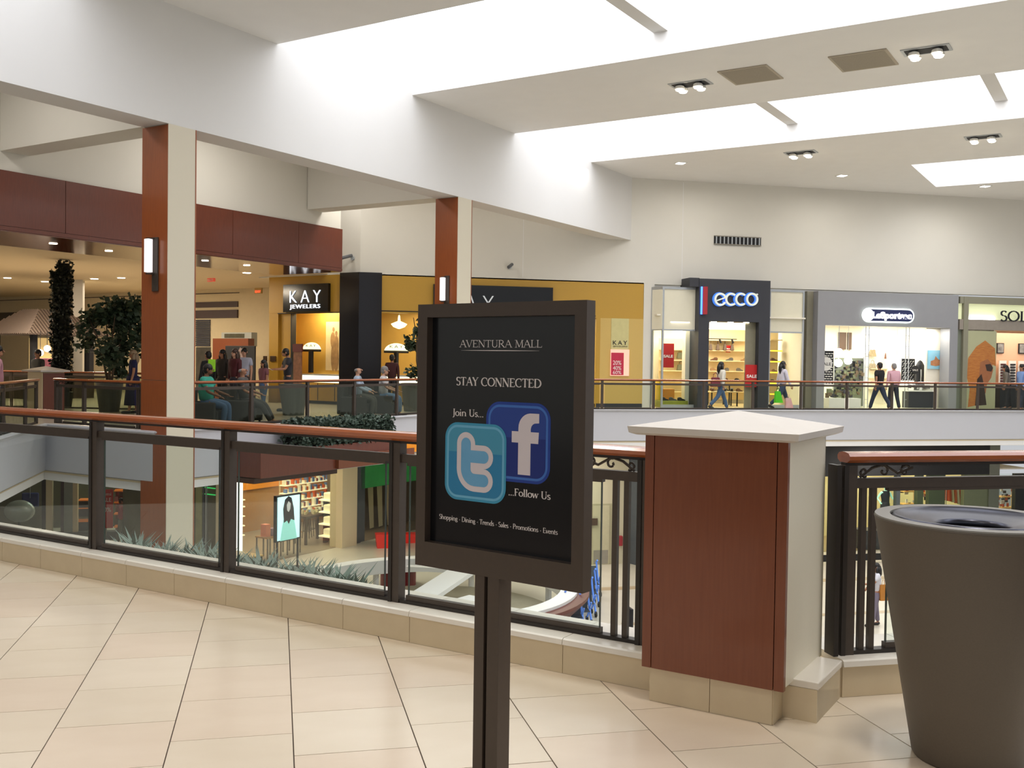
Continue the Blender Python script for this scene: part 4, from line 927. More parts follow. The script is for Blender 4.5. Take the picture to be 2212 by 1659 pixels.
# oval sign
x0, x1, z0, z1 = rB(1865, 666, 1975, 697, YG - .1); cz = (z0 + z1) / 2; R = (z1 - z0) / 2
def stad(x0, x1, cz, R, y, t, m_, n, par):
    pts = [(x1 - R + R * math.cos(math.radians(a)), cz + R * math.sin(math.radians(a))) for a in range(-90, 91, 10)] + [(x0 + R + R * math.cos(math.radians(a)), cz + R * math.sin(math.radians(a))) for a in range(90, 271, 10)]
    mb = MB(); N = len(pts); mb.add([(a, y, b) for a, b in pts] + [(a, y + t, b) for a, b in pts], [tuple(range(N)), tuple(range(N, 2 * N))[::-1]] + [(i, (i + 1) % N, N + (i + 1) % N, N + i) for i in range(N)]); return mb.build(n, m_, par)
ov = stad(x0, x1, cz, R, YG - .1, .1, mat('oval_rim', 'f2fff6', .5, emit=2.0), 'oval_sign', gs)
stad(x0 + .06, x1 - .05, cz, R - .05, YG - .11, .01, mat('oval_navy', '232a55', .4, emit=.15), 'sign_face', ov)
MB().lathe([(.001, 0), (R - .05, 0), (R - .05, .012), (.001, .012)], (0, 0, 0), 24)
stad(x0 + .06, x0 + .42, cz, R - .05, YG - .117, .007, mat('oval_glow', 'ffffff', .5, emit=2.2), 'sign_lit_end', ov)
sans('sign_letters', 'LeSportsac', (x0 + .34, YG - .125, cz - .1), YE, .3, mat('oval_letter', 'ffffff', .5, emit=2.4), ov, .012, .95, x1 - x0 - .46, bold=.018)
# interior
B('xy', xo0 - .1, xo1 + .1, YG, KY + 4.2, ZF, ZF + .01).build('interior_floor', mat('bag_floor', 'b9b49c', .3), gs)
B('xy', xo0 - .1, xo1 + .1, KY, KY + 4.2, zo + .15, zo + .2).build('interior_ceiling', WINT, gs)
B('xy', xo0 - .1, xo1 + .1, KY + 4, KY + 4.1, ZF, zo + .2).build('back_wall', WINT, gs)
for a in (xo0 - .15, xo1 + .1): B('xy', a, a + .05, KY, KY + 4.1, ZF, zo + .2).build('side_wall', WINT, gs)
x0, x1, z0, z1 = rB(1868, 712, 1984, 764, KY + 3.9); B('xy', x0, x1, KY + 3.93, KY + 3.99, z0, z1).build('light_panel', LGLOW, gs)
x0, x1, z0, z1 = rB(1813, 718, 1828, 755, KY + 3.9); B('xy', x0, x1, KY + 3.9, KY + 3.99, z0, z1).build('brown_panel', mat('brown_panel', '5e4838', .5), gs)
B('xy', x1 + .1, x1 + .25, KY + 3.9, KY + 3.99, z0, z1).build('brown_panel', MC['brown_panel'], gs)
x0, x1, z0, z1 = rB(2000, 715, 2048, 880, KY + .28); B('xy', x0, xo1 + .1, KY + .3, KY + .38, ZF, zo + .15).build('inner_wall', WINT, gs)
area('bag_wall_fill_light', (xo1 - .5, KY - .1, zo - .02), .5, 22, (1, .98, .92)); area('bag_light', ((xo0 + xo1) / 2, KY + 2, zo + .1), 4.5, 260, (1, .98, .92), sy=2)  # first light is unseen, added to brighten the white inner wall
pw = root('window_poster', hit(2024, 797, NY, KY + .25), 'blue and orange beach poster inside the grey shop', 'poster')
x0, x1, z0, z1 = rB(2005, 757, 2043, 797, KY + .25); B('xy', x0, x1, KY + .26, KY + .295, z0, z1).build('sheet', mat('poster_sea', '4fa8c8', .5, noise=.3, scale=3, dark='b8d8e0'), pw)
mb = MB(); mb.add([(x0 + (x1 - x0) * a, KY + .255, z0 + (z1 - z0) * b) for a, b in ((.15, .2), (.45, .15), (.85, .25), (.9, .5), (.6, .5), (.42, .7), (.36, .5), (.15, .42))], [tuple(range(8))]).build('print', mat('poster_coral', 'c98a5e', .5, noise=.3, scale=8), pw)
# globe lamps
for i, (px, py, lab) in enumerate(((1812, 761, 'upper left'), (1811, 784, 'lower left'), (1832, 779, 'right'), (1937, 783, 'single'))):
    q = hit(px, py, NY, KY + .8)
    r = root('globe_lamp', q, ('white globe lamp in the grey shop window, %s of the cluster of three' % lab) if i < 3 else 'single white globe lamp above the walking men', 'lamp', 'white globe lamps')
    MB().ball(q, .15, n=16, m_=10).build('globe', LAMPC, r, smooth=True); MB().tube([q + ZU * .14, Vector((q.x, q.y, zo + .15))], .008, 5).build('cord', SILV, r)
# patterned display screens, racks, tables
def goods(name, x0, x1, y0, y1, z0, z1, n, ms, par, seed, sx=.12, sz=.1):
    rg = random.Random(seed)
    for m_ in ms:
        mb = MB()
        for i in range(n // len(ms)):
            a = rg.uniform(x0, x1 - sx); b = rg.uniform(y0, y1); c = rg.uniform(z0, z1 - sz); w_, h_ = rg.uniform(.5, 1) * sx, rg.uniform(.4, 1) * sz
            mb.box(a, a + w_, b, b + .03, c, c + h_)
        mb.build(name, m_, par, kind='stuff')
def pattern(px0, y0, px1, y1, Y, lab, diag=False):
    x0, x1, z0, z1 = rB(px0, y0, px1, y1, Y); r = root('patterned_screen', ((x0 + x1) / 2, Y, z0), lab, 'screen')
    B('xy', x0, x1, Y, Y + .04, z0, z1).build('panel', BLACKM, r); mb = MB(); k = 0; st = .085
    nz = int((z1 - z0) / st)
    for j in range(nz):
        x = x0 + (.04 if j % 2 else 0)
        while x < x1 - .09:
            z = z0 + j * st + .015
            if diag: mb.add([(x, Y - .004, z), (x + .03, Y - .004, z), (x + .085, Y - .004, z + .055), (x + .055, Y - .004, z + .055)], [(0, 1, 2, 3)])
            else: mb.box(x, x + .08, Y - .01, Y, z, z + .035)
            x += .11
    mb.build('white_dashes', WHITEM, r, kind='stuff')
pattern(1781, 758, 1800, 830, KY + .5, 'black and white dashed screen at the left of the grey shop')
pattern(1948, 775, 1976, 822, KY + .7, 'black and white slanted screen behind the walking men', True)
q0, q1, z0, z1 = rB(1781, 772, 1798, 800, KY + .42)
r = root('round_sign', ((q0 + q1) / 2, KY + .4, (z0 + z1) / 2), 'round white sale disc at the left of the grey shop', 'sign')
cz = (z0 + z1) / 2; cx = q0 + .06
mb = MB(); mb.add([(cx + .26 * math.cos(a * PI / 12), KY + .42, cz + .26 * math.sin(a * PI / 12)) for a in range(24)] + [(cx + .26 * math.cos(a * PI / 12), KY + .44, cz + .26 * math.sin(a * PI / 12)) for a in range(24)], [tuple(range(24)), tuple(range(24, 48))[::-1]] + [(i, (i + 1) % 24, 24 + (i + 1) % 24, 24 + i) for i in range(24)]).build('disc', WHITEM, r)
sans('letters', 'SALE', (cx - .21, KY + .415, cz - .06), YE, .16, BLACKM, r, .004, 1, .42)
q = hit(1977, 799, NY, KY + .6)
r = root('round_sign', (q.x, KY + .6, q.z), 'round black sale disc beside the hooded display form', 'sign')
mb = MB(); mb.add([(q.x + .16 * math.cos(a * PI / 12), KY + .6, q.z + .16 * math.sin(a * PI / 12)) for a in range(24)] + [(q.x + .16 * math.cos(a * PI / 12), KY + .62, q.z + .16 * math.sin(a * PI / 12)) for a in range(24)], [tuple(range(24)), tuple(range(24, 48))[::-1]] + [(i, (i + 1) % 24, 24 + (i + 1) % 24, 24 + i) for i in range(24)]).build('disc', BLACKM, r)
sans('letters', 'SALE', (q.x - .12, KY + .596, q.z - .04), YE, .1, LETW, r, .004, 1, .24)
q = hit(1990, 830, NY, KY + .75)
r = root('backpack_stand', (q.x, KY + .75, ZF), 'tall black backpack display form in the grey shop', 'display')
MB().lathe([(.2, .01), (.22, .4), (.2, 1.1), (.19, 1.4), (.15, 1.62), (.08, 1.75), (.02, 1.8)], (q.x, KY + .85, ZF), 16).build('bag_body', BLACKM, r)
MB().tube([(q.x - .1, KY + .64, 1.35), (q.x - .12, KY + .6, 1.1), (q.x - .1, KY + .64, .9)], .02, 6).build('strap', SILV, r)
x0, x1, z0, z1 = rB(1952, 822, 1990, 845, KY + .55)
r = root('display_table', ((x0 + x1) / 2, KY + .4, ZF), 'white topped dark display table right of the walking men', 'table')
B('xy', x0 - .1, x1 + .3, KY + .1, KY + .6, .52, .56).build('tabletop', WHITEM, r); B('xy', x0 - .05, x1 + .25, KY + .15, KY + .55, ZF + .01, .52).build('body', CHAR, r)
goods('bags_on_table', x0, x1 + .2, KY + .2, KY + .5, .57, .85, 24, (mat('g_pattern', '8a8580', .6, noise=.5, scale=30, dark='222222'), WHITEM), r, 5, .2, .16)
x0, x1, z0, z1 = rB(1782, 835, 1850, 875, KY + .4)
r = root('display_table', ((x0 + x1) / 2, KY + .3, ZF), 'low white platform of patterned bags at the left of the grey shop', 'table')
B('xy', x0, x1, KY + .1, KY + .7, ZF + .01, ZF + .35).build('platform', WHITEM, r)
goods('bags_on_platform', x0, x1, KY + .15, KY + .6, ZF + .35, ZF + .72, 40, (mat('g1', '5e5a62', .6, noise=.5, scale=30, dark='1c1c22'), mat('g2', '8f7a5e', .6, noise=.5, scale=30, dark='40382c'), mat('g3', '9aa07a', .6, noise=.4, scale=30)), r, 6, .22, .2)
x0, x1, z0, z1 = rB(1803, 790, 1868, 835, KY + 1.4)
r = root('bag_rack', ((x0 + x1) / 2, KY + 1.4, ZF), 'tall rack packed with small patterned bags in the grey shop', 'rack')
B('xy', x0, x1, KY + 1.5, KY + 1.53, ZF + .01, 1.75).build('grid_panel', mat('rack_green_grey', '8f967e', .6), r)
goods('hanging_bags', x0, x1, KY + 1.4, KY + 1.47, .3, 1.7, 150, (MC['g1'], MC['g2'], MC['g3'], BLACKM), r, 8, .13, .13)
for a in (x0, x1 - .03): B('xy', a, a + .03, KY + 1.46, KY + 1.5, ZF + .01, 1.8).build('upright', SILV, r)
for i, (px, py) in enumerate(((1886, 770), (1920, 775), (1886, 800), (1922, 798), (1962, 770))):
    q = hit(px, py, NY, KY + 3.8); bg = bag_obj(mat('bag_print%d' % i, ('b5a07a', '8a5a4a', 'a89a7e', '6a4a44', '4a5a44')[i], .6, noise=.5, scale=25), w=.3, h=.28); bg.location = (q.x, KY + 3.85, q.z)
    bg['label'] = 'printed bag on the back wall of the grey shop, %s' % ('far left upper', 'upper centre', 'far left lower', 'lower centre', 'behind the slanted screen')[i]
r = root('shelf_unit', hit(1905, 815, NY, KY + 3.9), 'white shelves under the light panel of the grey shop', 'shelves')
x0, x1, _, _ = rB(1878, 780, 1945, 815, KY + 3.9)
for z in (.5, .95, 1.32): B('xy', x0, x1, KY + 3.7, KY + 4, z, z + .03).build('shelf', SHELFM, r)
for px in (1868, 1955):
    q = hit(px, 800, NY, KY + .25); r = root('truss_post', (q.x, KY + .25, ZF), 'slim chrome ladder post, %s of the two in the grey shop' % ('left' if px < 1900 else 'right'), 'post', 'chrome ladder posts')
    for dx in (0, .14): B('xy', q.x + dx, q.x + dx + .025, KY + .25, KY + .275, ZF + .01, zo + .15).build('upright', SILV, r)
    for z in (.2, .6, 1.0, 1.4, 1.8, 2.2, 2.6): B('xy', q.x + .025, q.x + .14, KY + .25, KY + .27, z, z + .02).build('rung', SILV, r)

# ---------- sunglasses shop at the right edge
so = root('sunglasses_shop', hit(2150, 880, NY, KY), 'sunglasses shop at the right edge with a backlit name band', 'shop front')
OLI = mat('olive_grey_frame', '8f8c78', .5, noise=.03)
YS = KY - .3
xs0 = hit(2068, 700, NY, YS).x + .1; xe = 28
def srow(y0, y1): return hit(2140, y1, NY, YS).z, hit(2140, y0, NY, YS).z
zc = [srow(642, 657), srow(657, 691), srow(691, 713)]
B('xy', xs0, xe, YS, KY + .1, zc[0][0], zc[0][1]).build('top_band', OLI, so); B('xy', xs0, xe, YS, KY + .1, zc[2][0], zc[2][1]).build('lower_band', mat('taupe_band', '9a9084', .5), so)
B('xy', xs0, xe, YS + .12, KY, zc[1][0], zc[1][1]).build('lit_band', mat('lit_band', 'd8dcb0', .5, emit=.55), so)
x0, x1, _, _ = rB(2096, 684, 2152, 690, YS); B('xy', x0, x1, YS + .06, YS + .1, zc[1][0], zc[1][0] + .1).build('strip_light', LAMPC, so)
x0, x1, _, _ = rB(2080, 700, 2090, 800, YS); B('xy', x0, x1, YS - .02, KY, ZF, zc[0][1]).build('post', OLI, so)
B('xy', xs0 - .02, x0, YS + .1, KY, ZF, zc[2][0]).build('side_glass', mat('grey_green_glass', '7f8474', .3), so)
q0, q1, z0, z1 = rB(2160, 672, 2221, 694, YS - .05)
mb = MB(); serif_text(mb, 'SOLSTICE'.replace('I', 'L').replace('SOLSTLCE', 'SOL'), q0, q1, z0, z1 - z0, lambda x, z, e: Vector((x, YS - .05 - e, z)), .24, .09)
mb.build('sign_letters', BLACKM, so)
x0, x1, z0, z1 = rB(2090, 715, 2152, 880, YS)
gp = B('xy', x0, x1, YS + .02, YS + .05, ZF, z1).build('poster_panel', mat('panel_sage', 'b8b892', .4, noise=.05, scale=2), so, label='tall sage window panel printed with an orange haired figure in profile')
xx = lambda a: x0 + (x1 - x0) * a; zz = lambda b: ZF + (z1 - ZF) * (1 - b)
def flat(pts, m_, n, k): MB().add([(xx(a), YS + .018 - k * .002, zz(b)) for a, b in pts], [tuple(range(len(pts)))]).build(n, m_, gp)
HAIRO = mat('print_orange', 'b8803c', .5, noise=.4, scale=5, dark='a04a1e', stretch=(1, 1, 5))
flat([(.02, .35), (.3, .2), (.6, .12), (.95, .22), (1, .45), (.8, .42), (.6, .5), (.55, .85), (.4, .95), (.05, .98), (.1, .75), (0, .6)], HAIRO, 'print_hair', 0)
flat([(.45, .4), (.7, .36), (.86, .42), (.9, .5), (.84, .6), (.7, .68), (.66, .8), (.45, .8), (.42, .55)], mat('print_face', 'a86a42', .5, noise=.1), 'print_face', 1)
flat([(.62, .43), (.8, .42), (.9, .47), (.84, .52), (.68, .51)], mat('print_dark', '3a2a22', .5), 'print_sunglasses', 2)
flat([(.35, .62), (.5, .55), (.6, .7), (.7, .95), (.3, .96)], MC['print_dark'], 'print_coat', 2)
PINK = mat('pink_interior', 'dcb294', .6, noise=.03)
xe += 8; B('xy', x1, xe, KY + 3, KY + 3.1, ZF, 3).build('back_wall', PINK, so); B('xy', x1 - .1, xe, YS, KY + 3, ZF, ZF + .01).build('interior_floor', mat('sun_floor', '6e6254', .4), so)
B('xy', x1 - .1, xe, KY, KY + 3.1, 2.98, 3.03).build('interior_ceiling', WINT, so)
B('xy', x1 - .1, x1 - .05, YS + .05, KY + 3, ZF, 3).build('side_wall', WINT, so)
area('sun_light', (x1 + 3, KY + 1.6, 2.9), 3, 130, (1, .85, .7))
for i in range(6):
    a = hit(2154, 800, NY, KY + 2.75).x + .1 + i * .46; r = root('sunglasses_rack', (a, KY + 2.7, ZF), 'tall white rack of dark sunglasses, number %s from the poster panel' % ('one', 'two', 'three', 'four', 'five', 'six')[i], 'rack', 'white racks of sunglasses')
    B('xy', a, a + .34, KY + 2.75, KY + 2.8, ZF + .01, 1.75).build('panel', WHITEM, r)
    mb = MB(); 
    for z in range(12): mb.box(a + .06, a + .28, KY + 2.7, KY + 2.75, .3 + z * .115, .36 + z * .115)
    mb.build('glasses', BLACKM if i % 2 else mat('glasses_red', '4a1a1a', .4), r, kind='stuff')
x0_, x1_, z0_, z1_ = rB(2152, 845, 2200, 880, KY + .8)
r = root('dark_counter', (x0_, KY + .7, ZF), 'dark counter inside the sunglasses shop', 'counter'); B('xy', x0_, x0_ + 1.6, KY + .6, KY + 1.1, ZF + .01, .75).build('body', BLACKM, r, bevel=.01); B('xy', x0_ - .03, x0_ + 1.63, KY + .57, KY + 1.13, .75, .79).build('top', CHAR, r)
x0_, x1_, z0_, z1_ = rB(2154, 740, 2168, 763, KY + 2.94)
for i, dx in enumerate((0, 1.05)):
    r = root('brand_picture', (x0_ + dx, KY + 2.9, z0_), 'square black and white wall picture, %s in the sunglasses shop' % ('first' if i == 0 else 'second'), 'picture', 'black and white pictures')
    B('xy', x0_ + dx, x0_ + dx + .33, KY + 2.94, KY + 2.99, z0_, z0_ + .42).build('frame', BLACKM, r); B('xy', x0_ + dx + .03, x0_ + dx + .3, KY + 2.93, KY + 2.94, z0_ + .03, z0_ + .39).build('print', mat('bw_print', '8a8a88', .5, noise=.6, scale=7, dark='222222'), r)

# ---------- side corridor on the left
UB = 28.2
struct('wall_corridor', MB('uv').box(UB, UB + .2, 25.9, 27.6, ZF, 4.43).box(KU + .2, UB + .1, 25.85, 25.95, ZF, 4.43), W_WALL, label='cream wall beside the gold shop')
UC = 29.5
struct('wall_corridor', MB('uv').box(UC, UC + .2, 27.6, 60, ZF, 4.43).box(UB, UC, 27.55, 27.65, ZF, 4.43), mat('cream_wall', 'd6c6a4', .7, noise=.03), label='cream corridor wall with dark bands')
cwall = bpy.data.objects['wall_corridor.001']
def cpart(px0, y0, px1, y1, d, m_, n, par=cwall, label=None):
    v0, v1, z0, z1 = rU(px0, y0, px1, y1, UC); return B('uv', UC - d, UC - .001, v0, v1, z0, z1).build(n, m_, par, label=label)
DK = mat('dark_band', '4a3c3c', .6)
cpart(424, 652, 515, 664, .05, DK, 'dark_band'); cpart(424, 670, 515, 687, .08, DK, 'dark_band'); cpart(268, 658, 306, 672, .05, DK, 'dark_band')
cpart(0, 672, 306, 700, .04, mat('brown_band', '5a4c38', .7), 'dark_band'); cpart(0, 640, 517, 641.5, .02, DK, 'joint_line')  # flat brown band across the corridor wall, thin joint line above
sh = root('roller_shutter', UV(UC, rU(424, 690, 455, 750, UC)[0], ZF), 'dark slatted shutter beside the near column', 'shutter')
v0, v1, z0, z1 = rU(424, 690, 455, 748, UC)
for i in range(14): B('uv', UC - .04, UC - .01, v0, v1, z0 + (z1 - z0) * i / 14, z0 + (z1 - z0) * (i + .8) / 14).build('slat', mat('shutter_grey', '3c3c44', .5), sh)
gl = cpart(424, 750, 455, 880, .03, mat('dim_shop', '4e4a42', .4, noise=.5, scale=3, dark='22201c'), 'shop_window')
cpart(175, 740, 200, 870, .03, BLACKM, 'doorway')
# exit signs, hydrant text plate
for (px, py, w_, h_, lab, txt, dd) in ((457, 604, 15, 9, 'red exit sign hanging from the low corridor ceiling', 'EXIT', 3.0), (559, 628, 15, 12, 'small lit red exit sign on the cream wall left of the gold shop', 'EXIT', 0)):
    v0, v1, z0, z1 = rU(px - w_ / 2, py - h_ / 2, px + w_ / 2, py + h_ / 2, UB - dd - .02)
    r = root('exit_sign', UV(UB - dd, (v0 + v1) / 2, z0), lab, 'sign')
    B('uv', UB - dd - .06, UB - dd - .001, v0, v1, z0, z1).build('housing', mat('exit_red', 'c8503c', .5, emit=.5) if dd else mat('exit_tan', 'b89a5a', .5), r)
    sans('letters', txt, UV(UB - dd - .065, v1 - .04, z0 + (z1 - z0) * .15), ev, (z1 - z0) * (.75 if dd else .55), mat('exit_lit', 'ff5030', .5, emit=2.5) if not dd else LETW, r, .01, 1, v1 - v0 - .08)
    if dd: B('uv', UB - dd - .04, UB - dd - .02, (v0 + v1) / 2 - .01, (v0 + v1) / 2 + .01, z1, 4.43).build('rod', SILV, r)
for (px, py, lb9) in ((16, 600, 'at the far left edge'), (97, 608, 'left of the evergreen column'), (204, 602, 'right of the evergreen column'), (262, 600, 'beside the near column'), (533, 589, 'near the lit exit sign')):
    q = hitz(px, py, 4.28); r = root('downlight', q, 'small downlight in the low corridor ceiling ' + lb9, 'ceiling light', 'downlights of the low corridor')
    MB().lathe([(.13, -.004), (.13, -.018), (.1, -.02)], q, 12).build('lamp', LAMPC, r)
# corridor kiosk panels: wood panel block, black poster boards, grey sign box
def ublk(px0, y0, px1, y1, u, d, m_, n, lab, cat, zr=None):
    v0, v1, z0, z1 = rU(px0, y0, px1, y1, u)
    if zr is not None: z0 = zr
    return B('uv', u, u + d, v0, v1, z0, z1).build(n, m_, label=lab, cat=cat, bevel=.01)
ublk(459, 731, 536, 810, 26.0, .3, WOOD, 'wood_screen', 'cherry wood screen behind the standing group', 'screen', ZF)
b_ = ublk(486, 747, 550, 860, 24.6, .06, BLACKM, 'poster_board', 'black poster board with a portrait behind the standing group', 'poster', ZF)
v0, v1, z0, z1 = rU(508, 750, 532, 800, 24.6)
mb = MB(); mb.add([UV(24.595, v1 - (v1 - v0) * a, z0 + (z1 - z0) * b) for a, b in ((.2, 0), (.9, 0), (.95, .4), (.7, .6), (.7, .9), (.45, 1), (.3, .85), (.4, .6), (.15, .4))], [tuple(range(9))]).build('portrait_print', mat('portrait', 'a08a88', .5, noise=.6, scale=9, dark='2a2024'), b_)
g_ = ublk(478, 718, 543, 748, 27.2, .3, mat('sign_box_grey', 'b5b8b2', .5), 'sign_box', 'grey box sign above the cherry wood screen', 'sign')
v0, v1, z0, z1 = rU(485, 721, 528, 730, 27.2); B('uv', 27.19, 27.2, v0, v1, z0, z1).build('dark_panel', mat('sign_brown', '54503a', .5, noise=.3), g_)
for (px0, px1, lab) in ((569, 577, 'left'), (584, 596, 'right')):
    v0, v1, z0, z1 = rU(px0, 769, px1, 781, KU - .01); B('uv', KU - .03, KU - .001, v0, v1, z0, z1).build('wall_plate', mat('plate_brown', '4a3218', .5), label='small dark plate on the gold shop wall, %s one' % lab, cat='plaque', group='dark plates', bevel=.005)
# ================================================================== PEOPLE
def skin_mesh(verts, edges, radii, rootv, sub=2):
    me = bpy.data.meshes.new('sk'); me.from_pydata([Vector(v) for v in verts], edges, [])
    o = bpy.data.objects.new('sk', me); C.objects.link(o)
    m_ = o.modifiers.new('s', 'SKIN'); m_.use_smooth_shade = True
    for i, d in enumerate(me.skin_vertices[0].data):
        r = radii[i]; d.radius = r if isinstance(r, tuple) else (r, r); d.use_root = (i == rootv)
    s = o.modifiers.new('u', 'SUBSURF'); s.levels = sub; s.render_levels = sub
    dg = bpy.context.evaluated_depsgraph_get(); out = bpy.data.meshes.new_from_object(o.evaluated_get(dg))
    bpy.data.objects.remove(o); bpy.data.meshes.remove(me); return out
def mesh_ob(name, me, m_, parent):
    me.materials.clear(); me.materials.append(m_); o = bpy.data.objects.new(name, me); C.objects.link(o); o.parent = parent; return o
def local(mb, name, m_, parent, smooth=True):
    o = mb.build(name, m_, None, smooth=smooth); o.parent = parent; return o
def rx(v, a):   # rotate about local x: positive swings +y (forward) for a downward vector
    c, s = math.cos(a), math.sin(a); return Vector((v[0], v[1] * c - v[2] * s, v[1] * s + v[2] * c))
def ry(v, a):
    c, s = math.cos(a), math.sin(a); return Vector((v[0] * c + v[2] * s, v[1], -v[0] * s + v[2] * c))
def person(pos, head, H=1.7, skin=0, hair='short', hairm=HAIRB, top='333333', bot='2a3a5a', shoe='222222', legs=((8, 0), (-8, 0)), arms=((5, 8, 10), (-5, 8, 10)), pz=None, lean=0, sleeve='short', build_=1.0, skirt=None, look=0, nod=0, label='', hood=False, shorts=False, topm=None):
    """faces local +y; legs: (thigh swing, knee bend) for left,right; arms: (swing, out, elbow)"""
    s = H / 1.72
    r = bpy.data.objects.new('person', None); C.objects.link(r); r.location = Vector(pos) + Vector((0, 0, .012)); r.rotation_euler = (0, 0, head)
    fin(r, None, label, 'person')
    hipz = (.93 if pz is None else pz / s); P_ = Vector((0, 0, hipz)); L = math.radians(lean)
    up = Vector((0, math.sin(L), math.cos(L)))
    sp = P_ + up * .14; chs = P_ + up * .36; nk = P_ + up * .51; hd = nk + Vector((0, .015 + .03 * nod, .125 - .01 * nod)) + up * .0
    sh = [chs + up * .09 + Vector((x, 0, 0)) for x in (-.175 * build_, .175 * build_)]
    hp = [P_ + Vector((x, 0, -.02)) for x in (-.085, .085)]
    kn, an, to = [], [], []
    for i, (a, b) in enumerate(legs):
        t = rx((0, 0, -.43), math.radians(a)); k = hp[i] + t + Vector(((-1, 1)[i] * .015, 0, 0)); sh_ = rx((0, 0, -.43), math.radians(a - b)); q = k + sh_
        kn.append(k); an.append(q); to.append(q + rx((0, .17, -.045), math.radians((a - b) * .35)))
    el, wr, ha = [], [], []
    for i, (a, o_, b) in enumerate(arms):
        sd = (-1, 1)[i]; t = ry(rx((0, 0, -.28), math.radians(a)), -sd * math.radians(o_)); e = sh[i] + t
        f = ry(rx((0, 0, -.25), math.radians(a + b)), -sd * math.radians(o_ * .3)); w_ = e + f; el.append(e); wr.append(w_); ha.append(w_ + f.normalized() * .085)
    S = lambda v: tuple(c * s for c in v)
    # --- body: one continuous skin surface
    V = [P_, sp, chs, nk, nk + Vector((0, .005, .05)), hd, hd + Vector((0, -.005, .07))]; R = [(.125, .09), (.108, .08), (.13, .082), (.05, .05), (.05, .05), (.075, .09), (.07, .085)]
    E_ = [(0, 1), (1, 2), (2, 3), (3, 4), (4, 5), (5, 6)]
    def chain(start, pts, rad):
        p = start
        for q, rr in zip(pts, rad): V.append(q); R.append(rr); E_.append((p, len(V) - 1)); p = len(V) - 1
        return p
    ends = []
    for i in (0, 1):
        chain(0, [hp[i], (hp[i] + kn[i]) / 2, kn[i], (kn[i] * .6 + an[i] * .4), an[i], to[i]], [.078, .07, .05, .05, .036, .035])
        ends.append(chain(2, [sh[i], (sh[i] + el[i]) / 2, el[i], wr[i], ha[i] * .5 + wr[i] * .5], [.048, .042, .036, .027, (.034, .02)]))
    R = [tuple(c * s * (build_ if k in (0, 1, 2) else 1) for c in (q if isinstance(q, tuple) else (q, q))) for k, q in enumerate(R)]
    me = skin_mesh([S(v) for v in V], E_, R, 0, 1)
    bmh = bmesh.new(); bmh.from_mesh(me)
    hb = MB()      # fingers, thumb, nose, ears rooted inside the surface
    for i in (0, 1):
        d_ = (ha[i] - wr[i]).normalized(); side = Vector((0, 1, 0)) if abs(d_.y) < .8 else Vector((1, 0, 0)); side = (side - d_ * side.dot(d_)).normalized()
        palmn = d_.cross(side)
        for k, (off, ln) in enumerate(((-.026, .058), (-.009, .07), (.009, .066), (.026, .05))):
            a = wr[i] + d_ * .055 + side * off; b = a + d_ * ln * .6 + palmn * .004; c_ = b + d_ * ln * .4 + palmn * (.018 * (1 if i else -1))
            hb.tube([S(a), S(b), S(c_)], [.011 * s, .009 * s, .007 * s], 5)
        a = wr[i] + d_ * .03 + side * .02; hb.tube([S(a), S(a + side * .03 + d_ * .02), S(a + side * .035 + d_ * .05)], [.012 * s, .010 * s, .008 * s], 5)
    hz = Matrix.Rotation(math.radians(look), 3, 'Z')
    hp_ = lambda x, y, z: S(hd + hz @ Vector((x, y, z)))
    hb.tube([hp_(0, .07, .045), hp_(0, .108, .012), hp_(0, .08, .0)], [.012 * s, .016 * s, .012 * s], 6)
    for sd in (-1, 1): hb.ball(hp_(sd * .082, 0, .015), .012 * s, .022 * s, .032 * s, 6, 5)
    hb.ball(hp_(0, .02, -.035), .05 * s, .062 * s, .05 * s, 8, 6)
    hm = bpy.data.meshes.new('h'); hm.from_pydata(hb.v, [], hb.f); bmh.from_mesh(hm); bmh.to_mesh(me); bmh.free(); me.polygons.foreach_set('use_smooth', [True] * len(me.polygons))
    body = mesh_ob('body', me, SKINS[skin], r)
    fe = MB()
    for sd in (-1, 1): fe.ball(hp_(sd * .032, .083, .03), .011 * s, .007 * s, .007 * s, 6, 5)
    local(fe, 'eyes', EYEM, r); local(MB().ball(hp_(0, .085, -.032), .024 * s, .006 * s, .006 * s, 8, 5), 'mouth', mat('lips', '8a4a42', .5), r)
    # --- hair
    if hair != 'bald':
        hm_ = MB(); 
        hm_.ball(hp_(0, -.02, .06), .088 * s, .1 * s, .09 * s, 12, 8)
        hm_.ball(hp_(0, -.045, .01), .082 * s, .075 * s, .085 * s, 10, 7)
        if hair in ('long', 'tail'):
            w_ = .08 if hair == 'long' else .04
            hm_.tube([hp_(0, -.06, .04), hp_(0, -.09, -.06), hp_(0, -.1, -.16), hp_(0, -.09, -.3)], [w_ * s, w_ * 1.05 * s, w_ * .95 * s, w_ * .3 * s], 8)
            if hair == 'long':
                for sd in (-1, 1): hm_.tube([hp_(sd * .06, -.02, .05), hp_(sd * .085, -.01, -.05), hp_(sd * .09, -.02, -.18), hp_(sd * .08, -.03, -.28)], [.035 * s, .04 * s, .038 * s, .01 * s], 7)
        if hair == 'bun': hm_.ball(hp_(0, -.1, .1), .05 * s)
        local(hm_, 'hair', hairm, r)
    else:
        hm_ = MB()
        for sd in (-1, 1): hm_.ball(hp_(sd * .072, -.035, .02), .018 * s, .05 * s, .035 * s, 8, 6)
        hm_.ball(hp_(0, -.082, .0), .06 * s, .022 * s, .035 * s, 8, 6); local(hm_, 'hair', HAIRG, r)
    # --- clothes
    tm = topm or mat('cloth_' + top, top, .8, noise=.06, scale=20); b_m = mat('cloth_' + bot, bot, .85, noise=.08, scale=30)
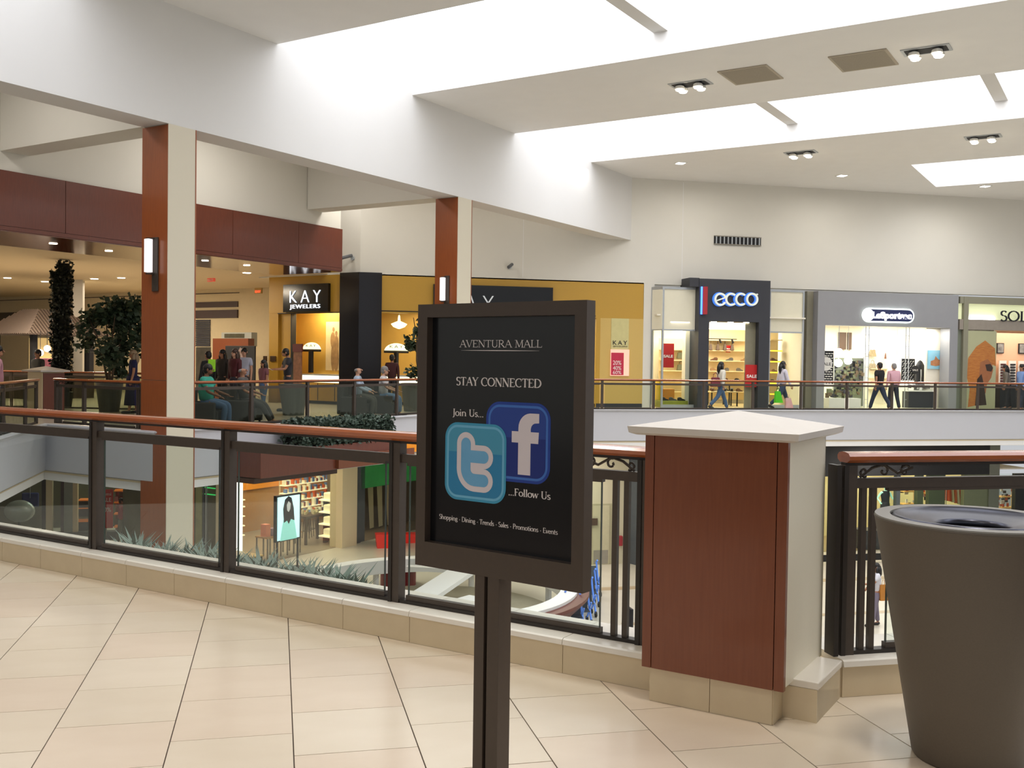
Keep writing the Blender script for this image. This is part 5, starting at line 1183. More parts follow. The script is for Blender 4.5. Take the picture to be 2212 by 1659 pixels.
    V = [P_ - up * .05, sp, chs, nk - up * .01]; R = [(.175, .13), (.162, .122), (.185, .125), (.08, .08)]; E_ = [(0, 1), (1, 2), (2, 3)]
    for i in (0, 1):
        if sleeve == 'short': chain(2, [sh[i], (sh[i] * .35 + el[i] * .65)], [.072, .06])
        elif sleeve == 'long': chain(2, [sh[i], (sh[i] + el[i]) / 2, el[i], wr[i] * .95 + el[i] * .05], [.072, .06, .052, .04])
        else: chain(2, [sh[i]], [.06])
    R = [tuple(c * s * (build_ if k < 3 else 1) for c in (q if isinstance(q, tuple) else (q, q))) for k, q in enumerate(R)]
    mesh_ob('shirt', skin_mesh([S(v) for v in V], E_, R, 0, 1), tm, r)
    if hood: local(MB().ball(S(nk + Vector((0, -.06, .0))), .09 * s, .06 * s, .06 * s, 10, 6), 'hood', tm, r)
    V = [P_ + up * .08, P_ - up * .02]; R = [(.158, .115), (.165, .122)]; E_ = [(0, 1)]
    if skirt:
        local(MB().tube([S(P_ + Vector((0, 0, .08))), S(P_), S(P_ - Vector((0, 0, skirt * .5))), S(P_ - Vector((0, 0, skirt)))], [.14 * s, .175 * s, .2 * s, .235 * s], 16), 'skirt', b_m, r)
    else:
        for i in (0, 1):
            if shorts: chain(1, [hp[i], (hp[i] + kn[i]) / 2, kn[i] * .85 + hp[i] * .15], [.11, .1, .095])
            else: chain(1, [hp[i], (hp[i] + kn[i]) / 2, kn[i], (kn[i] + an[i]) / 2, an[i] + (kn[i] - an[i]) * .06], [.11, .095, .073, .068, .062])
        R = [tuple(c * s for c in (q if isinstance(q, tuple) else (q, q))) for q in R]
        mesh_ob('trousers', skin_mesh([S(v) for v in V], E_, R, 0, 1), b_m, r)
    shm = mat('footwear_' + shoe, shoe, .5)
    for i in (0, 1):
        d_ = to[i] - an[i]; a = an[i] - d_ * .25 + Vector((0, 0, -.03)); b = to[i] + d_ * .15
        local(MB().tube([S(a), S(an[i] + Vector((0, 0, -.025))), S(to[i] + Vector((0, 0, -.0))), S(b)], [.035 * s, .048 * s, .042 * s, .025 * s], 8), 'shoe', shm, r)
    r['_hands'] = [list(S(h)) for h in ha]
    return r
def handpos(r, i):
    a = r.rotation_euler[2]; x, y, z = r['_hands'][i]; p = r.location
    return Vector((p.x + x * math.cos(a) - y * math.sin(a), p.y + x * math.sin(a) + y * math.cos(a), p.z + z))
def at_y(px, Y, z=ZF): q = hit(px, 850, NY, Y); return (q.x, Y, z)
def at_v(px, v, z=ZF): q = hit(px, 850, NV, v); return (q.x, q.y, z)
RT90 = -PI / 2            # heading: +y rotated clockwise = facing +x
# walkers on the straight gallery
def stand_z(foot): return foot
w1 = person(at_y(1557, 30.6), RT90 + .1, 1.66, 1, 'long', top='d8d4c8', bot='4a648c', sleeve='long', legs=((24, 4), (-24, 22)), arms=((20, 8, 60), (-15, 10, 20)), pz=.87, label='woman with long dark hair in white top and jeans carrying a maroon bag'.replace('woman', 'person'))
bgm = bag_obj(mat('maroon_bag', '6e1f2c', .5), w=.36, h=.3); q = handpos(w1, 0); bgm.location = (at_y(1545, 30.4)[0], 30.4, .72); bgm.rotation_euler = (0, 0, .2); bgm['label'] = 'maroon shoulder bag on the person in white walking past the shoe shop'; bgm.parent = None
w2 = person(at_y(1690, 30.8), RT90, 1.72, 1, 'long', top='c9c6d4', bot='33405c', sleeve='long', legs=((26, 6), (-26, 24)), arms=((-10, 10, 8), (14, 10, 12)), pz=.89, hood=True, label='person with dark ponytail in pale hooded top carrying a green bag')
def shopbag(pos, m_, lab, w=.36, h=.38, rz=0):
    mb = MB().add([(-w * .3, -.06, 0), (w * .5, -.06, 0), (w * .5, .06, 0), (-w * .3, .06, 0), (-.1, -.03, h), (.08, -.03, h), (.08, .03, h), (-.1, .03, h)], [(3, 2, 1, 0), (4, 5, 6, 7), (0, 1, 5, 4), (1, 2, 6, 5), (2, 3, 7, 6), (3, 0, 4, 7)])
    o = mb.build('shopping_bag', m_, label=lab, cat='bag'); o.location = pos; o.rotation_euler = (0, 0, rz)
    MB().tube([(-.04, 0, h), (-.02, 0, h + .12), (.03, 0, h + .12), (.04, 0, h)], .008, 5).build('handle', m_, o); return o
q = handpos(w2, 0); shopbag((at_y(1680, 30.5)[0], 30.5, .2), mat('bag_green', '4fc414', .5), 'bright green shopping bag carried by the person in the pale hooded top', rz=.1)
q = handpos(w2, 1); shopbag((at_y(1703, 30.5)[0], 30.5, -.02), mat('bag_redwhite', 'b03a44', .5, noise=.5, scale=4, dark='d8d4d8'), 'red and white shopping bag held low by the person in the pale hooded top')
w3 = person(at_y(1899, 31.0), .35, 1.74, 1, 'short', top='181416', bot='27304a', legs=((22, 3), (-24, 12)), arms=((-12, 12, 15), (15, 12, 25)), pz=.89, label='person seen from behind in black shirt and dark jeans mid stride')
w4 = person(at_y(1930, 31.3), .1, 1.68, 0, 'short', hairm=HAIRG, top='d8a8b4', bot='2a2c3c', sleeve='long', build_=1.2, legs=((10, 2), (-10, 8)), arms=((-5, 12, 15), (5, 12, 15)), pz=.9, label='grey haired person seen from behind in pink shirt and dark trousers')
w5 = person(at_y(2178, 32.0), PI / 2 - .4, 1.66, 1, 'long', top='6e665c', bot='1e1c20', sleeve='long', label='dark haired person in grey top stooping by the sunglasses shop', lean=14, pz=.92)
w6 = person(at_y(2206, 31.6), PI / 2, 1.7, 1, 'short', top='7d9ad0', bot='2a3040', sleeve='long', label='person in light blue shirt at the right edge of the gallery', pz=.92)
# gold shop area: sitters along the angled rail (facing the shop / sideways)
FD1 = -PI / 4       # facing along +u
def armchair(pos, rz, m_, lab):
    r = bpy.data.objects.new('armchair', None); C.objects.link(r); r.location = pos; r.rotation_euler = (0, 0, rz); fin(r, None, lab, 'armchair', 'lounge chairs along the far rail')
    def lb_(n, *a): o = MB().box(*a).build(n, m_, None, bevel=.03); o.parent = r
    lb_('seat', -.28, .28, -.3, .32, .2, .42); lb_('backrest', -.36, .36, -.46, -.3, .15, .88); lb_('armrest', -.4, -.28, -.36, .3, .12, .6); lb_('armrest', .28, .4, -.36, .3, .12, .6)
    for x in (-.32, .32):
        for y in (-.38, .24): o = MB().tube([(x, y, 0), (x, y, .14)], .025, 6).build('leg', BLACKM, None); o.parent = r
    return r
AC = mat('chair_charcoal', '3a3836', .8, noise=.1, scale=20)
SIT = dict(pz=.6, legs=((84, 84), (80, 88)), arms=((25, 12, 45), (25, 12, 45)))
SF_ = -PI / 2 - .25
seats = [(446, 17.0, SF_, 'charcoal armchair under the person in teal'), (530, 17.2, SF_, 'charcoal armchair under the grey clad person'), (772, 17.1, SF_, 'charcoal armchair under the bald person'), (828, 17.1, SF_, 'charcoal armchair under the person in white')]
for px, v, rz, lab in seats: armchair(at_v(px, v), rz, AC, lab)
person(at_v(446, 17.0), SF_, 1.8, 2, 'short', top='2f9c86', bot='4a6488', build_=1.3, nod=1, label='heavy seated person in teal shirt and jeans beside the near column', **SIT)
cup = MB().lathe([(.03, 0), (.042, .11), (.045, .115)], (0, 0, 0), 12).build('paper_cup', WHITEM, label='white paper cup beside the seated person in teal', cat='cup'); cup.location = at_v(441, 16.8, .38)
person(at_v(530, 17.2), SF_, 1.72, 1, 'bald', top='4e4c4a', bot='3c3a3a', build_=1.15, lean=-8, pz=.6, legs=((78, 50), (74, 44)), arms=((25, 12, 45), (25, 12, 45)), label='seated bald person in grey reclining in a lounge chair')
person(at_v(772, 17.1), SF_, 1.74, 0, 'bald', top='a9b8cc', bot='54534e', sleeve='long', build_=1.1, label='bald seated person in pale blue shirt and grey trousers', **SIT)
person(at_v(828, 17.1), SF_, 1.72, 0, 'short', hairm=HAIRG, top='d4d2d6', bot='6e8cb0', build_=1.15, nod=1, label='seated person in white shirt and light jeans looking down', **SIT)
person(at_v(846, 20.8), FD1 + .5, 1.72, 1, 'short', top='3c1418', bot='22222a', sleeve='long', label='standing person in dark maroon top behind the seated pair')
m1 = person(at_v(621, 21.2), PI / 2 + .25, 1.86, 1, 'short', top='2c2e36', bot='23242c', arms=((25, 6, 62), (25, 6, 62)), nod=2, label='standing dark haired person in charcoal T-shirt reading papers')
q = (handpos(m1, 0) + handpos(m1, 1)) / 2
o = MB().add([(-.16, -.12, 0), (.16, -.12, 0), (.16, .12, .05), (-.16, .12, .05), (-.16, -.12, .004), (.16, -.12, .004), (.16, .12, .054), (-.16, .12, .054)], [(3, 2, 1, 0), (4, 5, 6, 7), (0, 1, 5, 4), (1, 2, 6, 5), (2, 3, 7, 6), (3, 0, 4, 7)]).build('papers', WHITEM, label='white papers held by the reading person in charcoal', cat='papers'); o.location = q + Vector((-.1, .02, .03)); o.rotation_euler = (.3, .2, 1.2)
person(at_v(449, 22.0), FD1 + PI / 2, 1.72, 1, 'short', top='1a1c1c', bot='1c1c22', sleeve='long', label='person in black with a lime green patch, standing left of the group')
o = MB('xy').box(-.1, .1, -.02, .02, 0, .34).build('lime_bag', mat('lime', '9be02a', .6), label='lime green bag slung on the person in black', cat='bag', bevel=.02); a = at_v(457, 21.7); o.location = (a[0], a[1], 1.05)
person(at_v(480, 22.6), PI * .8, 1.78, 1, 'long', top='2a2420', bot='2a2622', sleeve='long', label='person with long black hair and grey scarf in the group')
person(at_v(507, 21.6), PI * .75, 1.8, 0, 'long', hairm=mat('brown_hair', '3a241c', .5), top='4a141c', bot='2a2630', sleeve='long', label='person with long brown hair in maroon top in the group')
person(at_v(527, 22.3), PI * .9, 1.84, 0, 'short', top='b8bcd0', bot='4a3a3a', label='person in pale shirt behind the maroon top in the group')
person(at_v(569, 20.8), PI * .7, 1.5, 1, 'long', top='7a4a50', bot='4a648c', label='long black haired young person in maroon and white top')
yc = MB().lathe([(.03, 0), (.045, .1), (.045, .12)], (0, 0, 0), 12).build('yellow_cup', mat('yellow_cup', 'e8c818', .5, emit=.3), label='small yellow cup on the gallery floor by the rail', cat='cup'); yc.location = at_v(632, 16.1)
# left gallery people
a = hitz(287, 893, ZF); person((a.x, a.y, ZF), PI * .6, 1.72, 1, 'long', hairm=mat('fair_hair', '9a8468', .5), top='20204a', bot='1e1c44', skirt=.72, label='person in long navy dress beside the leafy tree')
a = hitz(28, 905, ZF); person((a.x - .3, a.y + 4, ZF), PI * .8, 1.7, 1, 'short', top='3a3834', bot='2a2824', label='person in dark clothes beside the tile roofed kiosk')
a = (-6.1, 17.4, ZF); person((hit(-6, 850, NY, 21.2).x, 21.2, ZF), -PI * .4, 1.74, 1, 'short', top='c08a94', bot='5a5a62', sleeve='long', label='person in pink sleeve cut off by the left edge')
# ================================================================== PLANTS
def planter(pos, r0, r1, h, lab, m_=None):
    r = root('planter', pos, lab, 'planter')
    MB().lathe([(r0, 0), (r1, h), (r1 - .03, h), (r1 - .05, h - .06)], pos, 28).build('pot', m_ or mat('planter_grey', '5c5e58', .5, noise=.1, scale=12), r); MB().lathe([(r1 - .05, h - .07), (r1 - .05, h - .06)], pos, 20).build('soil', BARK, r); return r
def ficus(pos, base, h, rad, lab, n, seed, size=.16, m_=LEAF, clumps=22):
    r = root('tree', (pos[0], pos[1], base), lab, 'tree'); rg = random.Random(seed)
    mb = MB(); c = Vector((pos[0], pos[1], base))
    for k in range(4):
        a = k * 1.6 + .3; t = c + Vector((math.cos(a) * rad * .3, math.sin(a) * rad * .3, h * .6))
        mb.tube([c + Vector((math.cos(a) * .04, math.sin(a) * .04, -.05)), (c + t) / 2 + Vector((rg.uniform(-.08, .08), rg.uniform(-.08, .08), 0)), t, t + Vector((math.cos(a) * rad * .2, math.sin(a) * rad * .2, h * .25))], [.035, .03, .022, .012], 6)
    mb.build('trunk', BARK, r)
    mb = MB(); cl = []
    for k in range(clumps):
        a = rg.uniform(0, 2 * PI); zz_ = rg.uniform(.12, 1.0); rr = rad * (1 - abs(zz_ - .62) * .9) * rg.uniform(.25, 1); cl.append((Vector((math.cos(a) * rr, math.sin(a) * rr, zz_ * h)) + c, rg.uniform(.18, .34) * rad))
    for k in range(n):
        q, rr = rg.choice(cl); d_ = Vector((rg.gauss(0, 1), rg.gauss(0, 1), rg.gauss(0, .8))).normalized() * rr * rg.uniform(.4, 1.15); mb.leaf(q + d_, size * rg.uniform(.6, 1.2), rg)
    mb.build('foliage', m_, r, kind='stuff'); return r
a = hitz(236, 889, ZF); planter(Vector((a.x, a.y, ZF)), .26, .37, .85, 'tapered grey planter of the leafy tree at the left'); ficus(a, .72, 2.12, 1.12, 'leafy green ficus tree in a grey planter left of the near column', 2600, 11, .17, clumps=30)
a = at_v(634, 19.6); planter(Vector(a), .28, .4, .85, 'tapered grey planter standing between the reading person and the rail')
a = at_v(893, 18.6); planter(Vector(a), .28, .38, .85, 'tapered grey planter half hidden behind the poster stand'); ficus((a[0] + .25, a[1]), .72, 2.35, .62, 'narrow ficus tree half hidden behind the poster stand', 900, 12, .16, clumps=16)
# dark shrub column (artificial cypress), two clipped lobes
a = hitz(131, 900, ZF); a = Vector((a.x, a.y, 0)) * 1.18
r = root('cypress_column', (a.x, a.y, ZF), 'very tall narrow dark evergreen column with two clipped tops', 'tree'); rg = random.Random(4)
d0 = (a.to_2d().length); kx = d0 / 2182
mb = MB()
def lobe(cx_px, z1, w_px, n):
    c = hit(cx_px, 750, FW, FW.dot(a)); w_ = w_px * kx / 2
    for k in range(n):
        z = rg.uniform(.4, z1); an = rg.uniform(0, 2 * PI); mb.leaf((c.x + math.cos(an) * w_ * rg.uniform(.8, 1.05), c.y + math.sin(an) * w_ * rg.uniform(.8, 1.05), z), .12, rg)
zt1 = hit(138, 566, FW, FW.dot(a)).z; zt2 = hit(120, 585, FW, FW.dot(a)).z
lobe(138, zt1, 27, 1500); lobe(123, zt2, 21, 1100); mb.build('foliage', LEAFD, r, kind='stuff')
c1 = hit(138, 750, FW, FW.dot(a)); c2 = hit(123, 750, FW, FW.dot(a))
MB().lathe([(13 * kx * .8, .3), (13 * kx * .8, zt1 - .05)], (c1.x, c1.y, 0), 12).build('core', mat('dark_core', '0a0e08', .9), r); MB().lathe([(9 * kx * .8, .3), (9 * kx * .8, zt2 - .05)], (c2.x, c2.y, 0), 12).build('core', MC['dark_core'], r)
MB().lathe([(.3, ZF), (.36, .35)], (a.x, a.y, 0), 16).build('pot', BLACKM, r)
# far-left pillar with cap, kiosk with tiled roof, rails behind
b_ = FW.dot(a) * .83; q = hit(91, 850, FW, b_); r = root('pillar', (q.x, q.y, ZF), 'low far pillar with stone cap and cherry right face by the evergreen column', 'pillar')
qu, qv = q.dot(NU), q.dot(NV)
B('uv', qu, qu + .6, qv, qv + .6, ZF, 1.02).build('core', CREAM, r); B('uv', qu + .02, qu + .6, qv - .02, qv, ZF, 1.0).build('wood_panel', WOODD, r)
pts = [UV(qu - .1 + i * .8, qv - .1 + j * .8, 1.03 + k * .04) for k in (0, 1) for i, j in ((0, 0), (1, 0), (1, 1), (0, 1))] + [UV(qu + .3, qv + .3, 1.17)]
MB().add(pts, [(3, 2, 1, 0), (0, 1, 5, 4), (1, 2, 6, 5), (2, 3, 7, 6), (3, 0, 4, 7), (4, 5, 8), (5, 6, 8), (6, 7, 8), (7, 4, 8)]).build('cap', MC['cap_stone'], r)
a1 = hitz(150, 802, .98); railing('distant balustrade beyond the leafy tree at the left', (a1.x - 8, a1.y + 3.0), (a1.x + 3.2, a1.y - 1.2), 8, ZF, rail_z=.98, detail=False, glass_m=GLASSF)
# kiosk
kc = hitz(62, 905, ZF); kd = 34; ke = hit(62, 722, FW, kd); 
kr = root('kiosk', (ke.x, ke.y, ZF), 'kiosk with brown hipped tile roof at the left edge', 'kiosk')
ku, kv, kz = ke.dot(NU), ke.dot(NV), ke.z; zr = hit(82, 668, FW, kd + 1).z
W1 = 3.2; 
hip = [UV(ku, kv, kz), UV(ku + W1, kv, kz), UV(ku + W1, kv + 3.2, kz), UV(ku, kv + 3.2, kz), UV(ku + 1.1, kv + 1.1, zr), UV(ku + W1 - 1.1, kv + 1.1, zr), UV(ku + W1 - 1.1, kv + 2.1, zr), UV(ku + 1.1, kv + 2.1, zr)]
ROOFM = mat('kiosk_roof', '54463e', .7, noise=.2, scale=14)
MB().add(hip, [(0, 1, 5, 4), (1, 2, 6, 5), (2, 3, 7, 6), (3, 0, 4, 7), (4, 5, 6, 7), (3, 2, 1, 0)]).build('roof', ROOFM, kr)
mb = MB()
for i in range(26):
    t = (i + .5) / 26
    for (A0, A1, B0, B1) in ((hip[0], hip[1], hip[4], hip[5]), (hip[3], hip[0], hip[7], hip[4])):
        p0 = A0.lerp(A1, t); p1 = B0.lerp(B1, min(1, max(0, (t - .34) / .32))) if .34 < t < .66 else (B0.lerp(A0, 0) if t <= .34 else B1)
        if t <= .34: p1 = A0.lerp(B0, t / .34)
        elif t >= .66: p1 = A1.lerp(B1, (1 - t) / .34)
        mb.tube([p0 + ZU * .02, p1 + ZU * .02], .035, 5)
mb.build('tile_ridges', mat('kiosk_tile', '62534a', .7), kr, kind='stuff')
for (du, dv) in ((.5, .5), (W1 - .5, .5), (.5, 2.7)): MB('uv').box(ku + du - .09, ku + du + .09, kv + dv - .09, kv + dv + .09, ZF, kz).build('post', BLACKM, kr)
B('uv', ku + .4, ku + W1 - .4, kv + .4, kv + 2.8, ZF, .8).build('counter', mat('kiosk_counter', '3a2c24', .5), kr)
x_ = hit(72, 770, FW, kd + 1.2); B('uv', x_.dot(NU), x_.dot(NU) + .5, x_.dot(NV) - .3, x_.dot(NV) + .25, ZF, kz - .1).build('lit_panel', mat('kiosk_lit', 'e0c080', .5, emit=.5), kr)
for i, (px, py) in enumerate(((87, 762), (102, 753))):
    q = hit(px, py, FW, kd - .2); l_ = root('spot_lamp', q, 'bright glowing lamp bulb under the kiosk roof, %s one' % ('lower left' if i == 0 else 'upper right'), 'lamp', 'kiosk lamps'); MB().ball(q, .11).build('bulb', LAMPC, l_, smooth=True); MB().tube([q + ZU * .1, Vector((q.x, q.y, kz + .1))], .01, 4).build('cord', BLACKM, l_)
q = hit(95, 790, FW, kd); B('xy', q.x - .25, q.x + .25, q.y - .2, q.y + .2, ZF, q.z + .25).build('merchandise_stand', mat('merch_dark', '2a1c24', .6, noise=.6, scale=12, dark='a05060'), label='dark stand with small goods beside the kiosk lamps', cat='display stand', bevel=.02)
q = hit(158, 850, FW, 38); struct('column', B('xy', q.x - .02, q.x + .32, q.y, q.y + .4, ZF, 4.43), W_WALL, label='slim white column behind the leafy tree')
# ================================================================== HEDGE AND WOOD CANOPY UNDER THE GALLERY EDGE
u0 = rV(563, 1000, 889, 1010, 14.7)[0]; u1 = rV(563, 1000, 889, 1010, 14.7)[1]; h0, h1 = rV(655, 930, 850, 940, 14.7)[:2]
zc0 = hit(600, 1030, NV, 14.7).z; zc1 = hit(750, 958, NV, 14.7).z; zc2 = hit(760, 908, NV, 14.7).z
wc = root('wood_canopy', UV((u0 + u1) / 2, 15, zc0), 'cherry wood canopy box under the gallery edge with hedge on top', 'canopy')
B('uv', u0, u1, 14.7, 15.4, zc0, zc1).build('box', WOODD, wc, bevel=.01); B('uv', u0 + .02, u1 - 2.4, 14.9, 24.6, zc0 - .12, zc0 - .02).build('soffit', mat('canopy_soffit', '4a2c1c', .4), wc)
B('uv', u0 + 2.2, u1, 14.62, 14.7, zc0 + .02, zc0 + .3).build('lower_band', WOOD, wc)
B('uv', u0 + 5, u1 - .6, 14.66, 14.7, zc1 - .35, zc1 - .05).build('amber_glow', mat('amber_panel', 'c87a10', .5, emit=.5), wc)
hr = root('hedge', UV((h0 + h1) / 2, 15, zc1), 'clipped dark green hedge on the wood canopy below the gold shop', 'hedge')
rg = random.Random(9); mb = MB()
for k in range(3600):
    f = rg.random(); u = rg.uniform(h0, h1)
    if f < .55: q = UV(u, 14.72 + rg.uniform(-.05, .05), rg.uniform(zc1, zc2))
    elif f < .9: q = UV(u, rg.uniform(14.7, 15.35), zc2 + rg.uniform(-.04, .05))
    else: q = UV(rg.choice((h0, h1)), rg.uniform(14.7, 15.35), rg.uniform(zc1, zc2))
    mb.leaf(q, .085, rg)
mb.build('foliage', mat('hedge_leaf', '46574a', .6, noise=.4, scale=12, dark='28332a'), hr, kind='stuff'); B('uv', h0 + .05, h1 - .05, 14.78, 15.3, zc1, zc2 - .04).build('core', MC['dark_core'], hr)
# grey-green plants hanging outside the near curb
pl = root('trough_plants', UV(4.75, 4.6, -.05), 'grey green leafy plants in a trough outside the near left balustrade', 'plants')
B('uv', 4.62, 4.9, 3.9, 6.9, -.4, -.02).build('trough', FASC, pl); mb = MB(); rg = random.Random(5)
for k in range(170):
    v = rg.uniform(4.0, 6.35); c = UV(rg.uniform(4.68, 4.86), v, -.03); h = rg.uniform(.1, .24) * (1 if rg.random() > .2 else 1.2)
    for j in range(6):
        an = rg.uniform(0, 2 * PI); d_ = Vector((math.cos(an) * .5, math.sin(an) * .5, 1)).normalized(); t = d_.cross(ZU).normalized() * .012
        b = c + d_ * h * .6; e_ = c + d_ * h + Vector((math.cos(an), math.sin(an), 0)) * h * .25
        mb.add([c, b + t, e_, b - t], [(0, 1, 2, 3)])
mb.build('foliage', LEAFG, pl, kind='stuff')
# ================================================================== LOWER LEVEL
LZ = ZL
def lo(px, py): return hitz(px, py, LZ)
def blk(px0, y0, px1, y1, Y, d, m_, n, par=None, label=None, cat=None, z0=None, z1=None, **k):
    x0, x1, a, b = rB(px0, y0, px1, y1, Y); a = z0 if z0 is not None else a; b = z1 if z1 is not None else b
    return B('xy', x0, x1, Y, Y + d, a, b).build(n, m_, par, label=label, cat=cat, **k)
CT = -1.1
LWALL = mat('lower_wall', 'd5cdb2', .6, noise=.02)
DGREY = mat('lower_dark_grey', '4a5056', .5)
# -- wall with service door between the poster stand and the pillar
YL = 33.0
x0, x1, _, _ = rB(1180, 1100, 1357, 1100, YL)
wl = struct('wall_lower', B('xy', x0, x1, YL, YL + .3, LZ, CT), LWALL, label='cream lower wall with a service door seen beside the pillar')
dx0, dx1, dz0, dz1 = rB(1277, 1088, 1319, 1232, YL)
dr = root('door_1', (dx0, YL, LZ), None, None, kind='structure'); dr['label'] = 'cream service door with metal kick plate on the lower level'
B('xy', dx0 + .05, dx1 - .06, YL - .04, YL - .001, LZ, dz1 - .06).build('leaf', mat('door_cream', 'cfc8a8', .5), dr); B('xy', dx0 + .08, dx1 - .1, YL - .05, YL - .04, LZ + .03, LZ + .5).build('kick_plate', mat('kick_plate', 'a59f92', .35, metal=.3), dr)
for q in ((dx0 - .04, dx0 + .05, LZ, dz1), (dx1 - .06, dx1 + .03, LZ, dz1), (dx0 + .05, dx1 - .06, dz1 - .06, dz1)): B('xy', q[0], q[1], YL - .03, YL, q[2], q[3]).build('frame', mat('door_frame_cream', 'b9b293', .5), dr)
blk(1276, 1120, 1291, 1135, YL - .1, .03, mat('door_plate', '5a4638', .5), 'door_plate', label='small brown plate on the cream service door', cat='plaque')
o = blk(1337, 1158, 1346, 1180, YL - .16, .14, mat('extinguisher_red', 'a83038', .4), 'fire_extinguisher', label='small red fire extinguisher on the cream wall beside the door', cat='fire extinguisher', bevel=.03)
x0, _, _, _ = rB(1357, 1100, 1380, 1100, YL); MB().prism([(x0, YL), (x0 + .05, YL - .0), (x0 + 1.6, YL - 3.4), (x0 + 1.9, YL - 3.4), (x0 + 1.9, YL + .3), (x0, YL + .3)], LZ, CT).build('wall_lower', DGREY, kind='structure', label='dark grey angled wall beside the pillar')
# -- row of lower shops at the right: black sign band, glazed fronts
YR = 33.6
rsx = rB(1770, 1000, 2300, 1000, YR)
lr = root('lower_shop', hit(1960, 1100, NY, YR), 'lower level shop with black sign band and bright windows below the white fascia', 'shop front')
zb0, zb1 = hit(1960, 1027, NY, YR).z, CT + .02
xa_, xb_, _, _ = rB(1690, 1000, 2138, 1000, YR)
sbd = B('xy', xa_, xb_, YR, YR + .3, zb0, zb1).build('sign_band', BLACKM, lr)
q0, q1, z0, z1 = rB(1948, 975, 2014, 1004, YR - .05); sans('sign_letters', 'oma', (q0, YR - .06, z0), YE, (z1 - z0) * 1.6, LETW, sbd, .03, 1, q1 - q0)
zt0 = CT
for (px0, px1, m_) in ((2138, 2160, mat('stone_green_grey', '70736a', .5)), (2086, 2138, mat('olive_panel', '6f755c', .4)), (2010, 2045, mat('olive_column', '3f4a34', .5)), (1985, 1998, MC['olive_column']), (1770, 1777, BLACKM), (2197, 2222, BLACKM), (1940, 1948, DGREY)):
    x0, x1, _, _ = rB(px0, 1000, px1, 1000, YR); B('xy', x0, x1, YR + (.0 if px0 == 2138 else .05), YR + .25, LZ, zb0 if px0 != 2138 else CT).build('pier', m_, lr)
xi0, xi1 = rB(1690, 1000, 2230, 1000, YR)[:2]
li = bpy.data.objects.new('wall_lower_interior', None); C.objects.link(li); li['kind'] = 'structure'; li['label'] = 'pale interior of the lower level shops on the right'
B('xy', xi0, xi1, YR + 3.4, YR + 3.5, LZ, zb0 + .2).build('back_wall_panel', mat('lower_interior', 'd8cc98', .6, noise=.05), li); B('xy', xi0, xi1, YR + .3, YR + 3.4, LZ, LZ + .01).build('shop_floor', DFLOOR, li); B('xy', xi0, xi1, YR + .3, YR + 3.4, zb0 + .15, zb0 + .2).build('shop_ceiling', WINT, li)
B('xy', xi0, xi1, YR + .12, YR + .13, LZ, zb0).build('glass_pane', GLASS2, lr)
for i in range(4): area('lower_shop_light', (xi0 + 2 + i * 3.2, YR + 1.8, zb0 + .1), 2, 80, (1, .93, .72))
for (px0, y0, px1, y1, lab) in ((1950, 1035, 1984, 1090, 'lower shelf unit of orange and white goods left of the olive columns'), (1997, 1035, 2010, 1098, 'narrow lower shelf unit between the olive columns'), (2160, 1050, 2197, 1098, 'lower shelf unit with dark hats at the right edge')):
    x0, x1, z0, z1 = rB(px0, y0, px1, y1, YR + 1.2); r = root('display_shelves', ((x0 + x1) / 2, YR + 1.2, LZ), lab, 'shelves')
    for z in (z1 - .1, (z0 + z1) / 2, z0, LZ + .9, LZ + .4): B('xy', x0, x1, YR + 1.1, YR + 1.5, z, z + .04).build('shelf', mat('amber_shelf', 'e0b060', .5), r)
    for x in (x0, x1 - .03): B('xy', x, x + .03, YR + 1.45, YR + 1.5, LZ + .01, z1).build('upright', SHELFM, r)
    goods('shelf_goods', x0, x1, YR + 1.15, YR + 1.4, LZ + .9, z1, 30, (mat('goods_orange', 'c8582c', .5), WHITEM, mat('goods_dark', '3c3430', .5)), r, px0, .16, .16)
r = root('clothes_rail', hit(2058, 1090, NY, YR + .8), 'rail of orange and white clothes in the lower shop window', 'clothes rail')
x0, x1, z0, z1 = rB(2044, 1040, 2082, 1095, YR + .8); MB().tube([(x0, YR + .8, z1), (x1, YR + .8, z1)], .015, 6).build('bar', SILV, r)
for x in (x0, x1): MB().tube([(x, YR + .8, z1), (x, YR + .8, LZ + .01)], .015, 6).build('leg', SILV, r)
for i, m_ in enumerate(('c8502c', 'd8cfa8', 'd86a3a', 'e8e0c8', 'b8402a', 'd8c890')):
    a = x0 + (x1 - x0) * (i + .5) / 6.5; MB().add([(a, YR + .7, z1 - .06), (a + .05, YR + .7, z1 - .06), (a + .07, YR + .62, z1 - .75 - .04 * i), (a - .03, YR + .62, z1 - .75 - .04 * i), (a, YR + .9, z1 - .06), (a + .05, YR + .9, z1 - .06), (a + .07, YR + .98, z1 - .75), (a - .03, YR + .98, z1 - .75)], [(0, 1, 2, 3), (7, 6, 5, 4), (0, 3, 7, 4), (1, 5, 6, 2), (3, 2, 6, 7), (0, 4, 5, 1)]).build('garment', mat('garment_' + m_, m_, .8), r)
